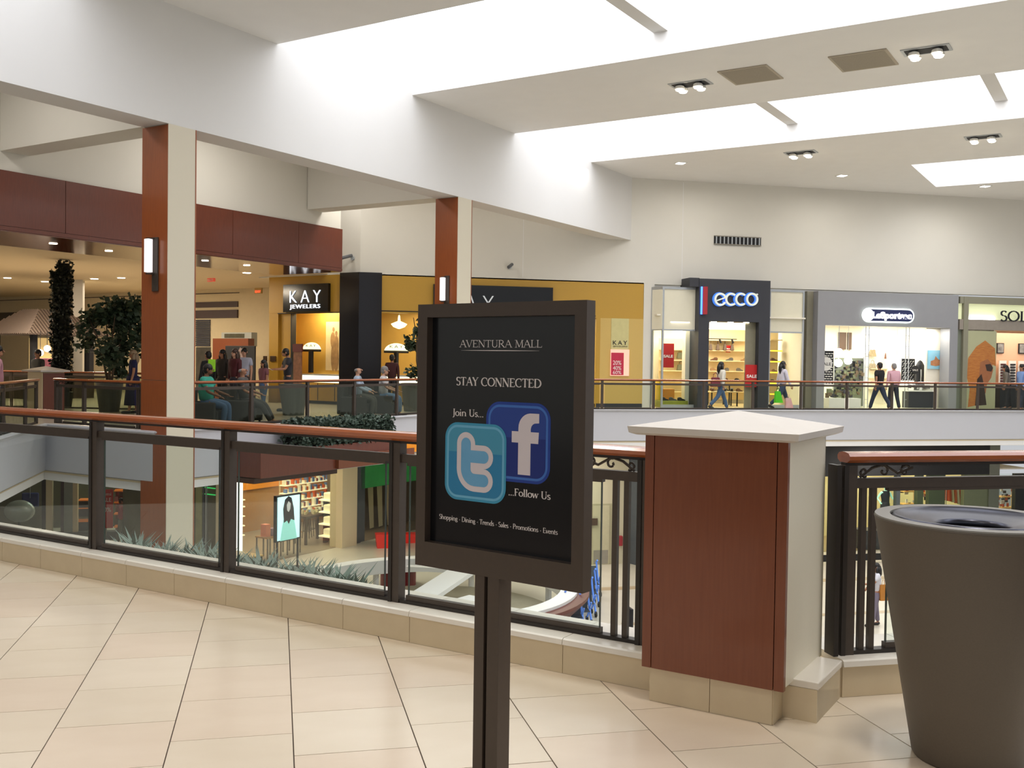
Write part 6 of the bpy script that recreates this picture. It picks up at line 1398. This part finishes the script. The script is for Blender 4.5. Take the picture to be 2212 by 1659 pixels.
# mannequin (pale cyan) hands on hips in dark top, and a patterned one
mq = hit(1912, 1090, NY, YR + .75); mz = hit(1911, 1047, NY, YR + .75).z
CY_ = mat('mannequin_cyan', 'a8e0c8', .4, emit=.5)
mnk = person((mq.x, YR + .75, mz - 1.66), PI, 1.7, 0, 'none', top='20242c', bot='20242c', sleeve='none', skirt=.7, arms=((-8, 32, 70), (-8, 32, 70)), legs=((2, 0), (-2, 0)), label='pale cyan shop mannequin with hands on hips in dark dress')
mnk.name = 'mannequin'; mnk['category'] = 'mannequin'
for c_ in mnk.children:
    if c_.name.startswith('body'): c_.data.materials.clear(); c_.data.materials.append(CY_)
    if c_.name.split('.')[0] in ('hair', 'eyes', 'mouth'): bpy.data.objects.remove(c_)
r = root('window_plinth', (mq.x, YR + .75, LZ), 'dark plinth under the lower window mannequin', 'plinth'); B('xy', mq.x - 1.2, mq.x + 1.0, YR + .35, YR + 1.1, LZ + .01, mz - 1.68).build('plinth_box', CHAR, r)
x0, x1, z0, z1 = rB(1842, 1060, 1866, 1130, YR - .1)
r = root('dress_form', ((x0 + x1) / 2, YR + .45, mz - 1.7), 'dress form in a black and gold striped garment at the corner of the lower window', 'mannequin')
mb = MB(); cx = (x0 + x1) / 2
mb.lathe([(.02, z1 + .05), (.06, z1), (.17, z1 - .15), (.13, z1 - .45), (.2, z1 - .75), (.26, z1 - 1.2)], (cx, YR + .55, 0), 18).build('garment', BLACKM, r)
mb = MB()
for j in range(9): mb.lathe([(.19 + .006 * j, z1 - .16 - j * .11), (.19 + .006 * j, z1 - .2 - j * .11)], (cx, YR + .55, 0), 14)
mb.build('gold_stripes', mat('gold_stripe', 'd8c890', .4, emit=.15), r, kind='stuff')
# barrier rail and person on the lower floor at the right
p0 = lo(1780, 1212); p1 = lo(1925, 1214)
r = root('lower_barrier', p0, 'black barrier rail on the lower level behind the near balusters', 'barrier')
a0, a1, az0, az1 = rB(1842, 1196, 1935, 1210, p1.y); B('xy', a0 - 1.5, a1, p1.y, p1.y + .08, az0, az1).build('bar', BLACKM, r)
for a in (a0 - 1.4, a1 - .1): B('xy', a, a + .06, p1.y, p1.y + .06, LZ, az0).build('leg', BLACKM, r)
q = lo(1890, 1352); wl_ = person((q.x, q.y, LZ), PI / 2 - .2, 1.7, 1, 'long', top='d4d4dc', bot='7d7484', sleeve='short', arms=((35, 8, 60), (10, 12, 25)), label='person with black hair in white top and grey trousers on the lower floor')
bg_ = shopbag((q.x + .12, q.y - .15, LZ + .72), mat('bag_amber', 'b8782a', .5), 'amber shoulder bag carried by the person on the lower floor', .34, .42)
# -- blue framed strollers in a row by the ring
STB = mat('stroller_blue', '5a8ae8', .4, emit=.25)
for i, (px, py) in enumerate(((1283, 1290), (1279, 1312), (1272, 1334), (1262, 1352), (1246, 1366))):
    q = lo(px, py); r = root('stroller', q, 'blue framed folding stroller in the row by the white ring, %s from the far end' % ('first', 'second', 'third', 'fourth', 'fifth')[i], 'stroller', 'blue strollers')
    for s_ in (-.2, .2):
        MB().tube([q + Vector((s_, 0, .1)), q + Vector((s_, .25, .5)), q + Vector((s_, .45, .95)), q + Vector((s_, .35, 1.02))], .03, 6).build('side_frame', STB, r); MB().tube([q + Vector((s_, .4, .1)), q + Vector((s_, .05, .6))], .025, 6).build('leg', STB, r)
        for yy in (0, .4): MB().tube([q + Vector((s_ - .02, yy, .08)), q + Vector((s_ + .02, yy, .08))], .08, 10).build('wheel', BLACKM, r)
    MB().add([q + Vector(v_) for v_ in ((-.18, .02, .35), (.18, .02, .35), (.18, .3, .4), (-.18, .3, .4), (-.18, .4, .85), (.18, .4, .85))], [(0, 1, 2, 3), (3, 2, 5, 4)]).build('seat', DGREY, r)
q = lo(1284, 1275); strl = [o for o in ROOTS if o.name.startswith('stroller')][0]; MB().lathe([(.01, .75), (.06, .62), (.13, .3)], q, 10).build('hood', mat('hood_slate', '3a4250', .7), strl)
q = lo(1364, 1392); r = root('floor_sign', q, 'small dark upright floor sign below the near balusters', 'sign'); MB().box(q.x - .035, q.x + .035, q.y - .03, q.y + .3, LZ + .05, LZ + .88).build('panel', BLACKM, r, bevel=.02); MB().box(q.x - .06, q.x + .06, q.y - .06, q.y + .34, LZ, LZ + .05).build('base', BLACKM, r)
# -- large white ring structure with ramps
RC = hitz(930, 1262, -4.55); RR = 3.95
rg_ = root('ring_structure', (RC.x, RC.y, LZ), 'large white elevated ring with curved ramp on the lower level', 'fountain ring')
mb = MB(); prof = [(RR - .45, -4.95), (RR, -4.95), (RR, -4.55), (RR - .45, -4.55)]; N = 72; P_ = []; F = []
for i in range(N):
    a = 2 * PI * i / N; P_ += [(RC.x + r_ * math.cos(a), RC.y + r_ * math.sin(a), z) for r_, z in prof]
for i in range(N):
    for j in range(4): F.append((i * 4 + j, i * 4 + (j + 1) % 4, ((i + 1) % N) * 4 + (j + 1) % 4, ((i + 1) % N) * 4 + j))
RWH = mat('ring_white', 'f2f1ef', .5, noise=.01)
mb.add(P_, F).build('ring', RWH, rg_)
mb = MB(); prof = [(RR + .0, -5.0), (RR + .3, -4.7), (RR + .3, -4.62), (RR + .005, -4.62)]; P_ = []; F = []
for i in range(N):
    a = 2 * PI * i / N; P_ += [(RC.x + r_ * math.cos(a), RC.y + r_ * math.sin(a), z) for r_, z in prof]
for i in range(N):
    for j in range(4): F.append((i * 4 + j, i * 4 + (j + 1) % 4, ((i + 1) % N) * 4 + (j + 1) % 4, ((i + 1) % N) * 4 + j))
mb.add(P_, F).build('maroon_band', mat('ring_maroon', '6e3a34', .5), rg_)
for k in range(8):
    a = k * PI / 4 + .3; MB().tube([(RC.x + (RR - .2) * math.cos(a), RC.y + (RR - .2) * math.sin(a), LZ), (RC.x + (RR - .2) * math.cos(a), RC.y + (RR - .2) * math.sin(a), -4.94)], .09, 10).build('support', RWH, rg_)
q = hitz(860, 1262, LZ); MB().lathe([(.55, LZ), (.55, -4.96)], (q.x, q.y, 0), 28).build('red_drum', mat('drum_red', '7a1418', .5), rg_)
for (a, b, w_) in (((890, 1300), (1010, 1222), .75), ((880, 1222), (1150, 1236), .28), ((900, 1330), (1040, 1290), .8)):
    p0 = hitz(*a, -4.6); p1 = hitz(*b, -4.6); e = (p1 - p0).normalized(); n_ = Vector((-e.y, e.x, 0)) * w_ / 2
    MB().add([p0 - n_, p1 - n_, p1 + n_, p0 + n_] + [q - ZU * .12 for q in (p0 - n_, p1 - n_, p1 + n_, p0 + n_)], [(0, 1, 2, 3), (7, 6, 5, 4), (0, 4, 5, 1), (1, 5, 6, 2), (2, 6, 7, 3), (3, 7, 4, 0)]).build('white_beam', RWH, rg_)
q = (RC.x, RC.y, 0); MB().lathe([(RR - .5, LZ + .001), (RR - .5, LZ + .15), (.01, LZ + .15)], q, 48).build('basin_floor', mat('basin_beige', 'a8a08a', .5, noise=.08), rg_)
# -- cosmetics shop with wooden interior, seen under the canopy
VW = 25.0
def ul(px, py, v=VW): q = hit(px, py, NV, v); return q.dot(NU), q.z
cs = root('cosmetics_shop', UV(ul(600, 1100)[0], VW, LZ), 'wood lined cosmetics shop glowing under the canopy on the lower level', 'shop front')
ua, ub2 = ul(487, 1100)[0], ul(727, 1100)[0]
ci = bpy.data.objects.new('wall_lower_interior', None); C.objects.link(ci); ci['kind'] = 'structure'; ci['label'] = 'warm wooden interior walls of the lower cosmetics shop'
WI = mat('light_wood_wall', 'b07c34', .45, noise=.12, scale=8, stretch=(5, 5, .4), dark='8a5a22'); OW = mat('orange_wall', 'e08a1e', .5, emit=.15)
zs_ = -1.5
B('uv', ua, ub2 + 7, VW + 5, VW + 5.1, LZ, zs_).build('rear_wall', WI, ci); B('uv', ua, ub2 + 7, VW + 4.9, VW + 5, -3.8, -3.1).build('orange_band', OW, ci)
B('uv', ua - .1, ua - .05, VW, VW + 5, LZ, zs_).build('side_glazing', mat('dim_olive', '5e5a44', .6, noise=.4, scale=.8, dark='2c2c28'), ci); B('uv', ua - .05, ua, VW + .4, VW + 5, LZ, zs_).build('side_wood', WI, ci); B('uv', ub2 + 7, ub2 + 7.1, VW + 1.7, VW + 5, LZ, zs_).build('side_wood', WI, ci); B('uv', ua, ub2 + 7, VW, VW + 5, zs_, zs_ + .1).build('shop_ceiling', mat('wood_ceiling', '7a5228', .5), ci)
B('uv', ua, ub2 + 7, VW, VW + 5, LZ, LZ + .012).build('shop_floor', mat('taupe_floor', '8a7a66', .35), ci)
B('uv', ua, ub2, VW - .1, VW + .1, zs_ - .15, CT).build('header', mat('canopy_soffit', '4a2c1c', .4), cs)
B('uv', ua, ub2, VW, VW + .012, LZ + .03, zs_ - .15).build('glass_pane', GLASS2, cs)
B('uv', ub2 - .02, ub2 + .8, VW - .3, VW + .3, LZ, CT).build('cream_pier', CREAM, cs); B('uv', ub2 + .9, ub2 + 1.25, VW - .1, VW + .2, LZ, CT).build('dark_pier', DGREY, cs)
q0, z_ = ul(519, 1100); q1, _ = ul(529, 1100); B('uv', q0, q1, VW + .1, VW + .3, LZ + .5, zs_ - .2).build('light_tube', LGLOW, cs)
area('cosmetic_light', UV((ua + ub2) / 2 + 1.8, VW + 2.6, zs_ - .1), 6, 420, (1, .85, .6), (0, 0, R45), sy=3)
su0, su1 = ul(600, 1100, VW + 4.8)[0], ul(722, 1100, VW + 4.8)[0]
def lshelf(u0, u1, v, zs, lab, seed, ms):
    r = root('product_shelves', UV((u0 + u1) / 2, v, LZ), lab, 'shelves')
    for z in zs: B('uv', u0, u1, v, v + .35, z, z + .04).build('shelf', mat('lit_shelf', 'fff0c8', .5, emit=.9), r)
    for u in (u0, u1 - .04): B('uv', u, u + .04, v + .3, v + .35, LZ + .012, zs[-1] + .4).build('upright', SHELFM, r)
    rgx = random.Random(seed)
    for m_ in ms:
        mb = MB('uv')
        for z in zs:
            u = u0 + rgx.uniform(0, .2)
            while u < u1 - .15:
                mb.box(u, u + rgx.uniform(.06, .13), v + .05, v + .2, z + .04, z + .04 + rgx.uniform(.1, .26)); u += rgx.uniform(.14, .3) * len(ms) / 2
        mb.build('products', m_, r, kind='stuff')
lshelf(su0, su1, VW + 4.4, (-5.1, -4.77, -4.44, -4.11, -3.78), 'brightly lit wall shelves of white products behind the poster light box', 3, (mat('prod_cream_glow', 'f0e8c0', .5, emit=.5), mat('prod_blue', '6a90d0', .5), mat('prod_orange', 'e0621e', .5)))  # cream products glow slightly; their brightness is put into the material
u0_, u1_ = ul(536, 1100, VW + 1.5)[0], ul(585, 1100, VW + 1.5)[0]
lshelf(u0_, u1_, VW + 2.8, (-5.1, -4.75, -4.4, -4.05, -3.8), 'glass shelves of small products left of the poster light box', 4, (mat('prod_glass', 'd8d0a8', .4), MC['prod_orange'], mat('prod_purple', '7a4a6a', .5)))
q0, _ = ul(706, 1100, VW + .5); q1, _ = ul(727, 1100, VW + .5)
r = root('display_tower', UV((q0 + q1) / 2, VW + .5, LZ), 'dark tower with lit white shelves at the right of the cosmetics shop', 'display tower')
B('uv', q0 + .35, q1, VW + .9, VW + 1, LZ + .012, -3.6).build('back_panel', BLACKM, r)
for z in (-5.2, -4.75, -4.3, -3.85):
    B('uv', q0, q1, VW + .3, VW + .9, z, z + .05).build('shelf', MC['lit_shelf'], r); B('uv', q0 + .12, q1 - .1, VW + .4, VW + .8, z + .05, z + .3).build('product_pile', MC['prod_cream_glow'], r, bevel=.05)
def stool(q, lab):
    r = root('bar_stool', q, lab, 'stool', 'bar stools'); MB().lathe([(.01, .74), (.17, .74), (.18, .77), (.17, .79), (.01, .79)], q, 16).build('seat', mat('dark_wood', '3c2418', .4), r)
    for k in range(4):
        a = k * PI / 2 + .4; MB().tube([q + Vector((math.cos(a) * .13, math.sin(a) * .13, .75)), q + Vector((math.cos(a) * .2, math.sin(a) * .2, .012))], .018, 6).build('leg', MC['dark_wood'], r)
    for k in range(4):
        a = k * PI / 2 + .4; b = a + PI / 2; MB().tube([q + Vector((math.cos(a) * .18, math.sin(a) * .18, .28)), q + Vector((math.cos(b) * .18, math.sin(b) * .18, .28))], .012, 5).build('rung', MC['dark_wood'], r)
q = UV(ul(672, 1100, VW + 2)[0], VW + 2.2, LZ); q2 = UV(ul(690, 1100, VW + 2)[0], VW + 2.4, LZ)
mat('dark_wood', '3c2418', .4); stool(q, 'dark wooden bar stool at the left of the high table'); stool(q2, 'dark wooden bar stool at the right of the high table')
t0, t1 = ul(657, 1100, VW + 1.2)[0], ul(712, 1100, VW + 1.2)[0]
r = root('high_table', UV((t0 + t1) / 2, VW + 1.4, LZ), 'dark wooden high table in the cosmetics shop', 'table')
B('uv', t0, t1, VW + 1.1, VW + 1.8, LZ + 1.0, LZ + 1.08).build('tabletop', MC['dark_wood'], r)
for u in (t0 + .03, t1 - .12):
    for v in (VW + 1.13, VW + 1.7): B('uv', u, u + .08, v, v + .08, LZ + .012, LZ + 1.0).build('leg', MC['dark_wood'], r)
goods_ = MB('uv'); rgx = random.Random(2)
for k in range(14): u = rgx.uniform(t0 + .3, t1 - .2); v = rgx.uniform(VW + 1.2, VW + 1.7); goods_.box(u, u + .08, v, v + .08, LZ + 1.08, LZ + 1.08 + rgx.uniform(.06, .2))
goods_.build('products', MC['prod_glass'], r, kind='stuff')
t0, t1 = ul(565, 1100, VW + .6)[0], ul(640, 1100, VW + .6)[0]
r = root('window_table', UV((t0 + t1) / 2, VW + .6, LZ), 'low wooden window table with orange and purple packs', 'table')
B('uv', t0, t1, VW + .3, VW + .9, LZ + .72, LZ + .77).build('tabletop', WI, r)
for k in range(6):
    u = t0 + .05 + (t1 - t0 - .1) * k / 5
    for v in (VW + .33, VW + .85): B('uv', u - .02, u + .02, v, v + .04, LZ + .012, LZ + .72).build('leg', MC['dark_wood'], r)
for k, (f, m_, h) in enumerate(((.04, 'prod_orange', .42), (.2, 'prod_purple', .25), (.3, 'prod_orange', .18), (.42, 'prod_purple', .32))): B('uv', t0 + (t1 - t0) * f, t0 + (t1 - t0) * (f + .13), VW + .45, VW + .7, LZ + .77, LZ + .77 + h).build('pack', MC[m_], r)
# poster light box on legs standing in front of the shop
VP = 23.6
q0, zt = ul(597, 1072, VP); q1, zb_ = ul(650, 1162, VP)
r = root('light_box', UV((q0 + q1) / 2, VP, LZ), 'lit cyan light box poster of a long haired figure on dark legs', 'sign')
B('uv', q0, q1, VP, VP + .12, zb_, zt).build('frame', BLACKM, r); sh_ = B('uv', q0 + .05, q1 - .08, VP - .01, VP, zb_ + .05, zt - .05).build('lit_sheet', mat('lit_cyan', 'b8e8ee', .5, emit=1.1, noise=.2, scale=2), r)
def fp(pts, m_, n, k): MB().add([UV(q0 + .05 + (q1 - q0 - .13) * a, VP - .012 - .003 * k, zb_ + (zt - zb_) * b) for a, b in pts], [tuple(range(len(pts)))]).build(n, m_, sh_)
fp([(.12, .02), (.2, .3), (.28, .5), (.72, .5), (.8, .3), (.88, .02)], mat('print_teal', '8ad0c8', .5, emit=.6), 'print_dress', 0)
fp([(.28, .4), (.24, .7), (.32, .9), (.48, .97), (.62, .92), (.72, .7), (.76, .42), (.6, .46), (.5, .36), (.42, .44)], mat('print_hair_dark', '1c2028', .5), 'print_hair', 1)
fp([(.42, .66), (.4, .78), (.48, .86), (.58, .8), (.56, .68), (.49, .62)], mat('print_pale_face', 'b0b4b4', .5, emit=.3), 'print_face', 2)
for u in (q0 + .08, q1 - .12): B('uv', u, u + .05, VP + .03, VP + .08, LZ + .02, zb_).build('leg', BLACKM, r)
B('uv', q0 - .1, q1 + .1, VP - .2, VP + .3, LZ, LZ + .02).build('base', BLACKM, r)
# black planter-like counter at the left of the shop
q0, z_ = ul(490, 1180, 23.0); q1, _ = ul(567, 1180, 23.0); r = root('black_counter', UV((q0 + q1) / 2, 23, LZ), 'black counter with amber top left of the poster light box', 'counter'); B('uv', q0, q1, 23, 24.2, LZ, LZ + .8).build('body', BLACKM, r); B('uv', q0 - .02, q1 + .02, 22.98, 24.22, LZ + .8, LZ + .84).build('top', mat('amber_top', 'b89850', .3), r)
# -- green lit shop behind the ring
gg0, gg1 = ub2 + 1.3, ub2 + 7
gr = root('green_shop', UV(gg0 + 2, VW, LZ), 'lower shop with glowing green header and cream drapes', 'shop front')
B('uv', gg0, gg1, VW, VW + .3, ul(800, 1053)[1], CT - .55).build('green_header', mat('green_glow', '2a8038', .5, emit=.2, noise=.5, scale=1.2, dark='0f4a2a'), gr); B('uv', gg0, gg1, VW - .02, VW + .3, CT - .55, CT).build('wood_header', WOODD, gr)
for k in range(5):
    u = gg0 + .4 + k * .55; MB('uv').add([UV(u, VW + .5, -2.4), UV(u + .5, VW + .6, -2.4), UV(u + .62 - .0, VW + .6, LZ + .3), UV(u + .25, VW + .5, LZ + .3)], [(0, 1, 2, 3)]).build('drape', mat('drape_cream', 'b5a984', .8), gr)
B('uv', gg0, gg1, VW + 1.5, VW + 1.65, LZ, CT).build('rear_wall_panel', mat('mocha_wall', '5c4c38', .6), gr); B('uv', gg0, gg0 + .3, VW, VW + .3, LZ, CT).build('pier', DGREY, gr)
for i, px in enumerate((838, 884)):
    q = UV(ul(px, 1160, 23.5)[0], 23.5, LZ); w_ = .38 + .12 * i; zz_ = hit(px, 1152, NV, 23.5).z
    o = MB().add([(q.x - w_, q.y - .2, zz_ - .75), (q.x + w_, q.y - .2, zz_ - .75), (q.x + w_, q.y + .2, zz_ - .75), (q.x - w_, q.y + .2, zz_ - .75), (q.x - w_ - .08, q.y - .25, zz_), (q.x + w_ + .08, q.y - .25, zz_), (q.x + w_ + .08, q.y + .25, zz_), (q.x - w_ - .08, q.y + .25, zz_)], [(3, 2, 1, 0), (4, 5, 6, 7), (0, 1, 5, 4), (1, 2, 6, 5), (2, 3, 7, 6), (3, 0, 4, 7)])
    r = root('red_box', (q.x, q.y, LZ), 'bright red tapered box on a stand beyond the ring, %s one' % ('left' if i == 0 else 'right'), 'box', 'red boxes'); o.build('box', mat('box_red', 'd8281c', .4, emit=.12), r); MB().box(q.x - .3, q.x + .3, q.y - .15, q.y + .15, LZ, zz_ - .76).build('stand', MC['dark_wood'], r)
# -- shops at the lower left behind the near column
YW = 40.5
ll = root('left_lower_shop', hit(150, 1100, NY, YW), 'lower level row of glazed shop fronts at the left below the slab', 'shop front')
B('xy', hit(-80, 1100, NY, YW).x, hit(480, 1100, NY, YW).x, YW + 3, YW + 3.1, LZ, CT).build('rear_wall_panel', mat('dim_olive', '5e5a44', .6, noise=.4, scale=.8, dark='2c2c28'), ll)
for (px0, px1, m_) in ((90, 99, BLACKM), (99, 112, CREAM), (131, 138, mat('mullion_plum', '3a2a30', .5)), (138, 157, mat('glass_grey', '8a9088', .3)), (157, 167, CREAM), (326, 345, DGREY), (430, 440, CREAM), (456, 462, DGREY), (470, 478, CREAM)):
    x0, x1, _, _ = rB(px0, 1100, px1, 1100, YW); B('xy', x0, x1, YW, YW + .25, LZ, CT).build('pier', m_, ll)
x0, x1, _, _ = rB(-60, 1100, 480, 1100, YW); B('xy', x0, x1, YW + .1, YW + .11, LZ, CT).build('glass_pane', GLASS2, ll); B('xy', x0, x1, YW - .1, YW + .3, LZ, LZ + .3).build('stall_riser', DGREY, ll)
area('left_shop_light', (x0 + 5, YW + 1.8, CT - .2), 4, 130, (.9, 1, .85)); area('left_shop_light', (-3.5, YW + 1.8, CT - .2), 3, 130, (1, .75, .5)); area('left_shop_light', (-.5, YW + 1.8, CT - .2), 2, 60, (.9, 1, .8))
q = hit(42, 1104, NY, YW + .6); r = root('silver_bowl', q, 'large silver round display in the far left lower window', 'display'); MB().ball(q, .55, .2, .42, 18, 10).build('bowl', mat('bowl_silver', 'c8ccc8', .25, metal=.3), r, smooth=True); MB().tube([q, Vector((q.x, q.y, LZ))], .05).build('stand', BLACKM, r)
q = hit(65, 1076, NY, YW + .8); r = root('blue_garment', q, 'dark blue garment hanging in the far left lower window', 'clothing'); MB().box(q.x - .3, q.x + .3, q.y, q.y + .1, q.z - .35, q.z + .2).build('cloth', mat('navy_cloth', '2c3c7a', .7), r, bevel=.05); MB().tube([q, Vector((q.x, q.y, CT))], .01).build('wire', SILV, r)
x0, x1, z0, z1 = rB(246, 1056, 322, 1165, YW + .9); r = root('red_shelving', ((x0 + x1) / 2, YW + .9, LZ), 'red backed shelving with orange lit shelves behind the near column', 'shelves')
B('xy', x0, x1, YW + 1.3, YW + 1.35, LZ, CT - .1).build('back_panel', mat('red_back', '6a2018', .5, noise=.3, scale=4), r)
for z in (z1 - .1, z1 - .55, z1 - 1.0, z1 - 1.5): B('xy', x0, x1, YW + .9, YW + 1.3, z, z + .05).build('shelf', mat('orange_shelf', 'd8742a', .5, emit=.3), r)
goods('shelf_goods', x0, x1, YW + .95, YW + 1.2, z1 - 1.5, z1, 40, (mat('goods_red', '8a2028', .5), mat('goods_brown', '5a3424', .5), mat('goods_pinkish', 'c07a80', .5)), r, 77, .25, .25)
x0, x1, z0, z1 = rB(166, 1060, 190, 1140, YW + .7); r = root('shop_display', ((x0 + x1) / 2, YW + .7, LZ), 'black tiered display with orange edged shelves in the lower left shop', 'display')
for k, z in enumerate((-4.9, -4.4, -4.1)): B('xy', x0 - .3 + k * .2, x1 + .3, YW + .5, YW + 1, z - .3, z).build('tier', BLACKM, r); B('xy', x0 - .32 + k * .2, x1 + .3, YW + .48, YW + 1, z, z + .04).build('tier_edge', MC['orange_shelf'], r)
B('xy', x0, x1, YW + .55, YW + .95, LZ, -5.2).build('plinth', BLACKM, r)
q = lo(228, 1160); x0, x1, z0, z1 = rB(213, 1057, 244, 1141, 38.4)
r = root('sale_banner', ((x0 + x1) / 2, 38.4, LZ), 'tall red sale banner on a stand behind the near balustrade post', 'sign'); B('xy', x0 - .25, x1, 38.4, 38.43, z0, z1).build('sheet', mat('banner_red', 'b82420', .5), r); MB().tube([((x0 + x1) / 2, 38.45, z0), ((x0 + x1) / 2, 38.45, LZ)], .03).build('pole', SILV, r); MB().box(x0, x1, 38.3, 38.6, LZ, LZ + .03).build('base', SILV, r)
for (t, f, hh) in (('Semi', .84, .2), ('SALE', .68, .26), ('40%', .42, .3)): sans('letters', t, (x0 + .06, 38.39, z0 + (z1 - z0) * f), YE, hh * .8, LETW, r, .006, 1, (x1 - x0) * .75)
q = lo(262, 1176); person((q.x, q.y, LZ), -PI / 2, 1.72, 1, 'short', top='b04a58', bot='7a8278', sleeve='long', build_=1.15, arms=((30, 8, 40), (20, 8, 40)), label='person in rose pink top and grey trousers beside the red sale banner')
q = lo(322, 1200); r = root('white_pylon', q, 'slim white pylon on the lower floor in front of the near column', 'pylon'); _, _, z0, z1 = rB(316, 1127, 330, 1200, q.y); B('xy', q.x - .14, q.x + .14, q.y, q.y + .15, LZ, z1).build('panel', WHITEM, r, bevel=.01); B('xy', q.x + .15, q.x + .34, q.y + .05, q.y + .2, LZ, z1 + .1).build('dark_side', DGREY, r)
def sg(px0, y0, px1, y1, d):
    v0, v1, z0, z1 = rU(px0, y0, px1, y1, ua - .1); return ua - .1 - d, ua - .102, v0, v1, z0, z1
for k, (y0, lab) in enumerate(((1052, 'upper'), (1066, 'lower'))): B('uv', *sg(428, y0, 466, y0 + 2, .04)).build('green_strip_light', mat('green_lit', '3ac060', .5, emit=1.0), label='thin green strip light in the glazing right of the near column, %s one' % lab, cat='lamp', group='green strip lights')
for (a, b, m_) in ((425, 439, mat('pale_olive_panel', '9a9a70', .5, noise=.2, scale=3)), (440, 444, DGREY), (446, 449, SILV), (469, 477, CREAM)):
    u0_, u1_, v0, v1, z0, z1 = sg(a, 1050, b, 1100, .05); B('uv', u0_, u1_, v0, v1, LZ, CT).build('mullion', m_, ci)
# the interior shells were split into walls, floors and ceilings of their own: drop the two empty holders
for o in [o for o in bpy.data.objects if o.name.startswith('wall_lower_interior') and o.type == 'EMPTY' and not o.children]:
    bpy.data.objects.remove(o)
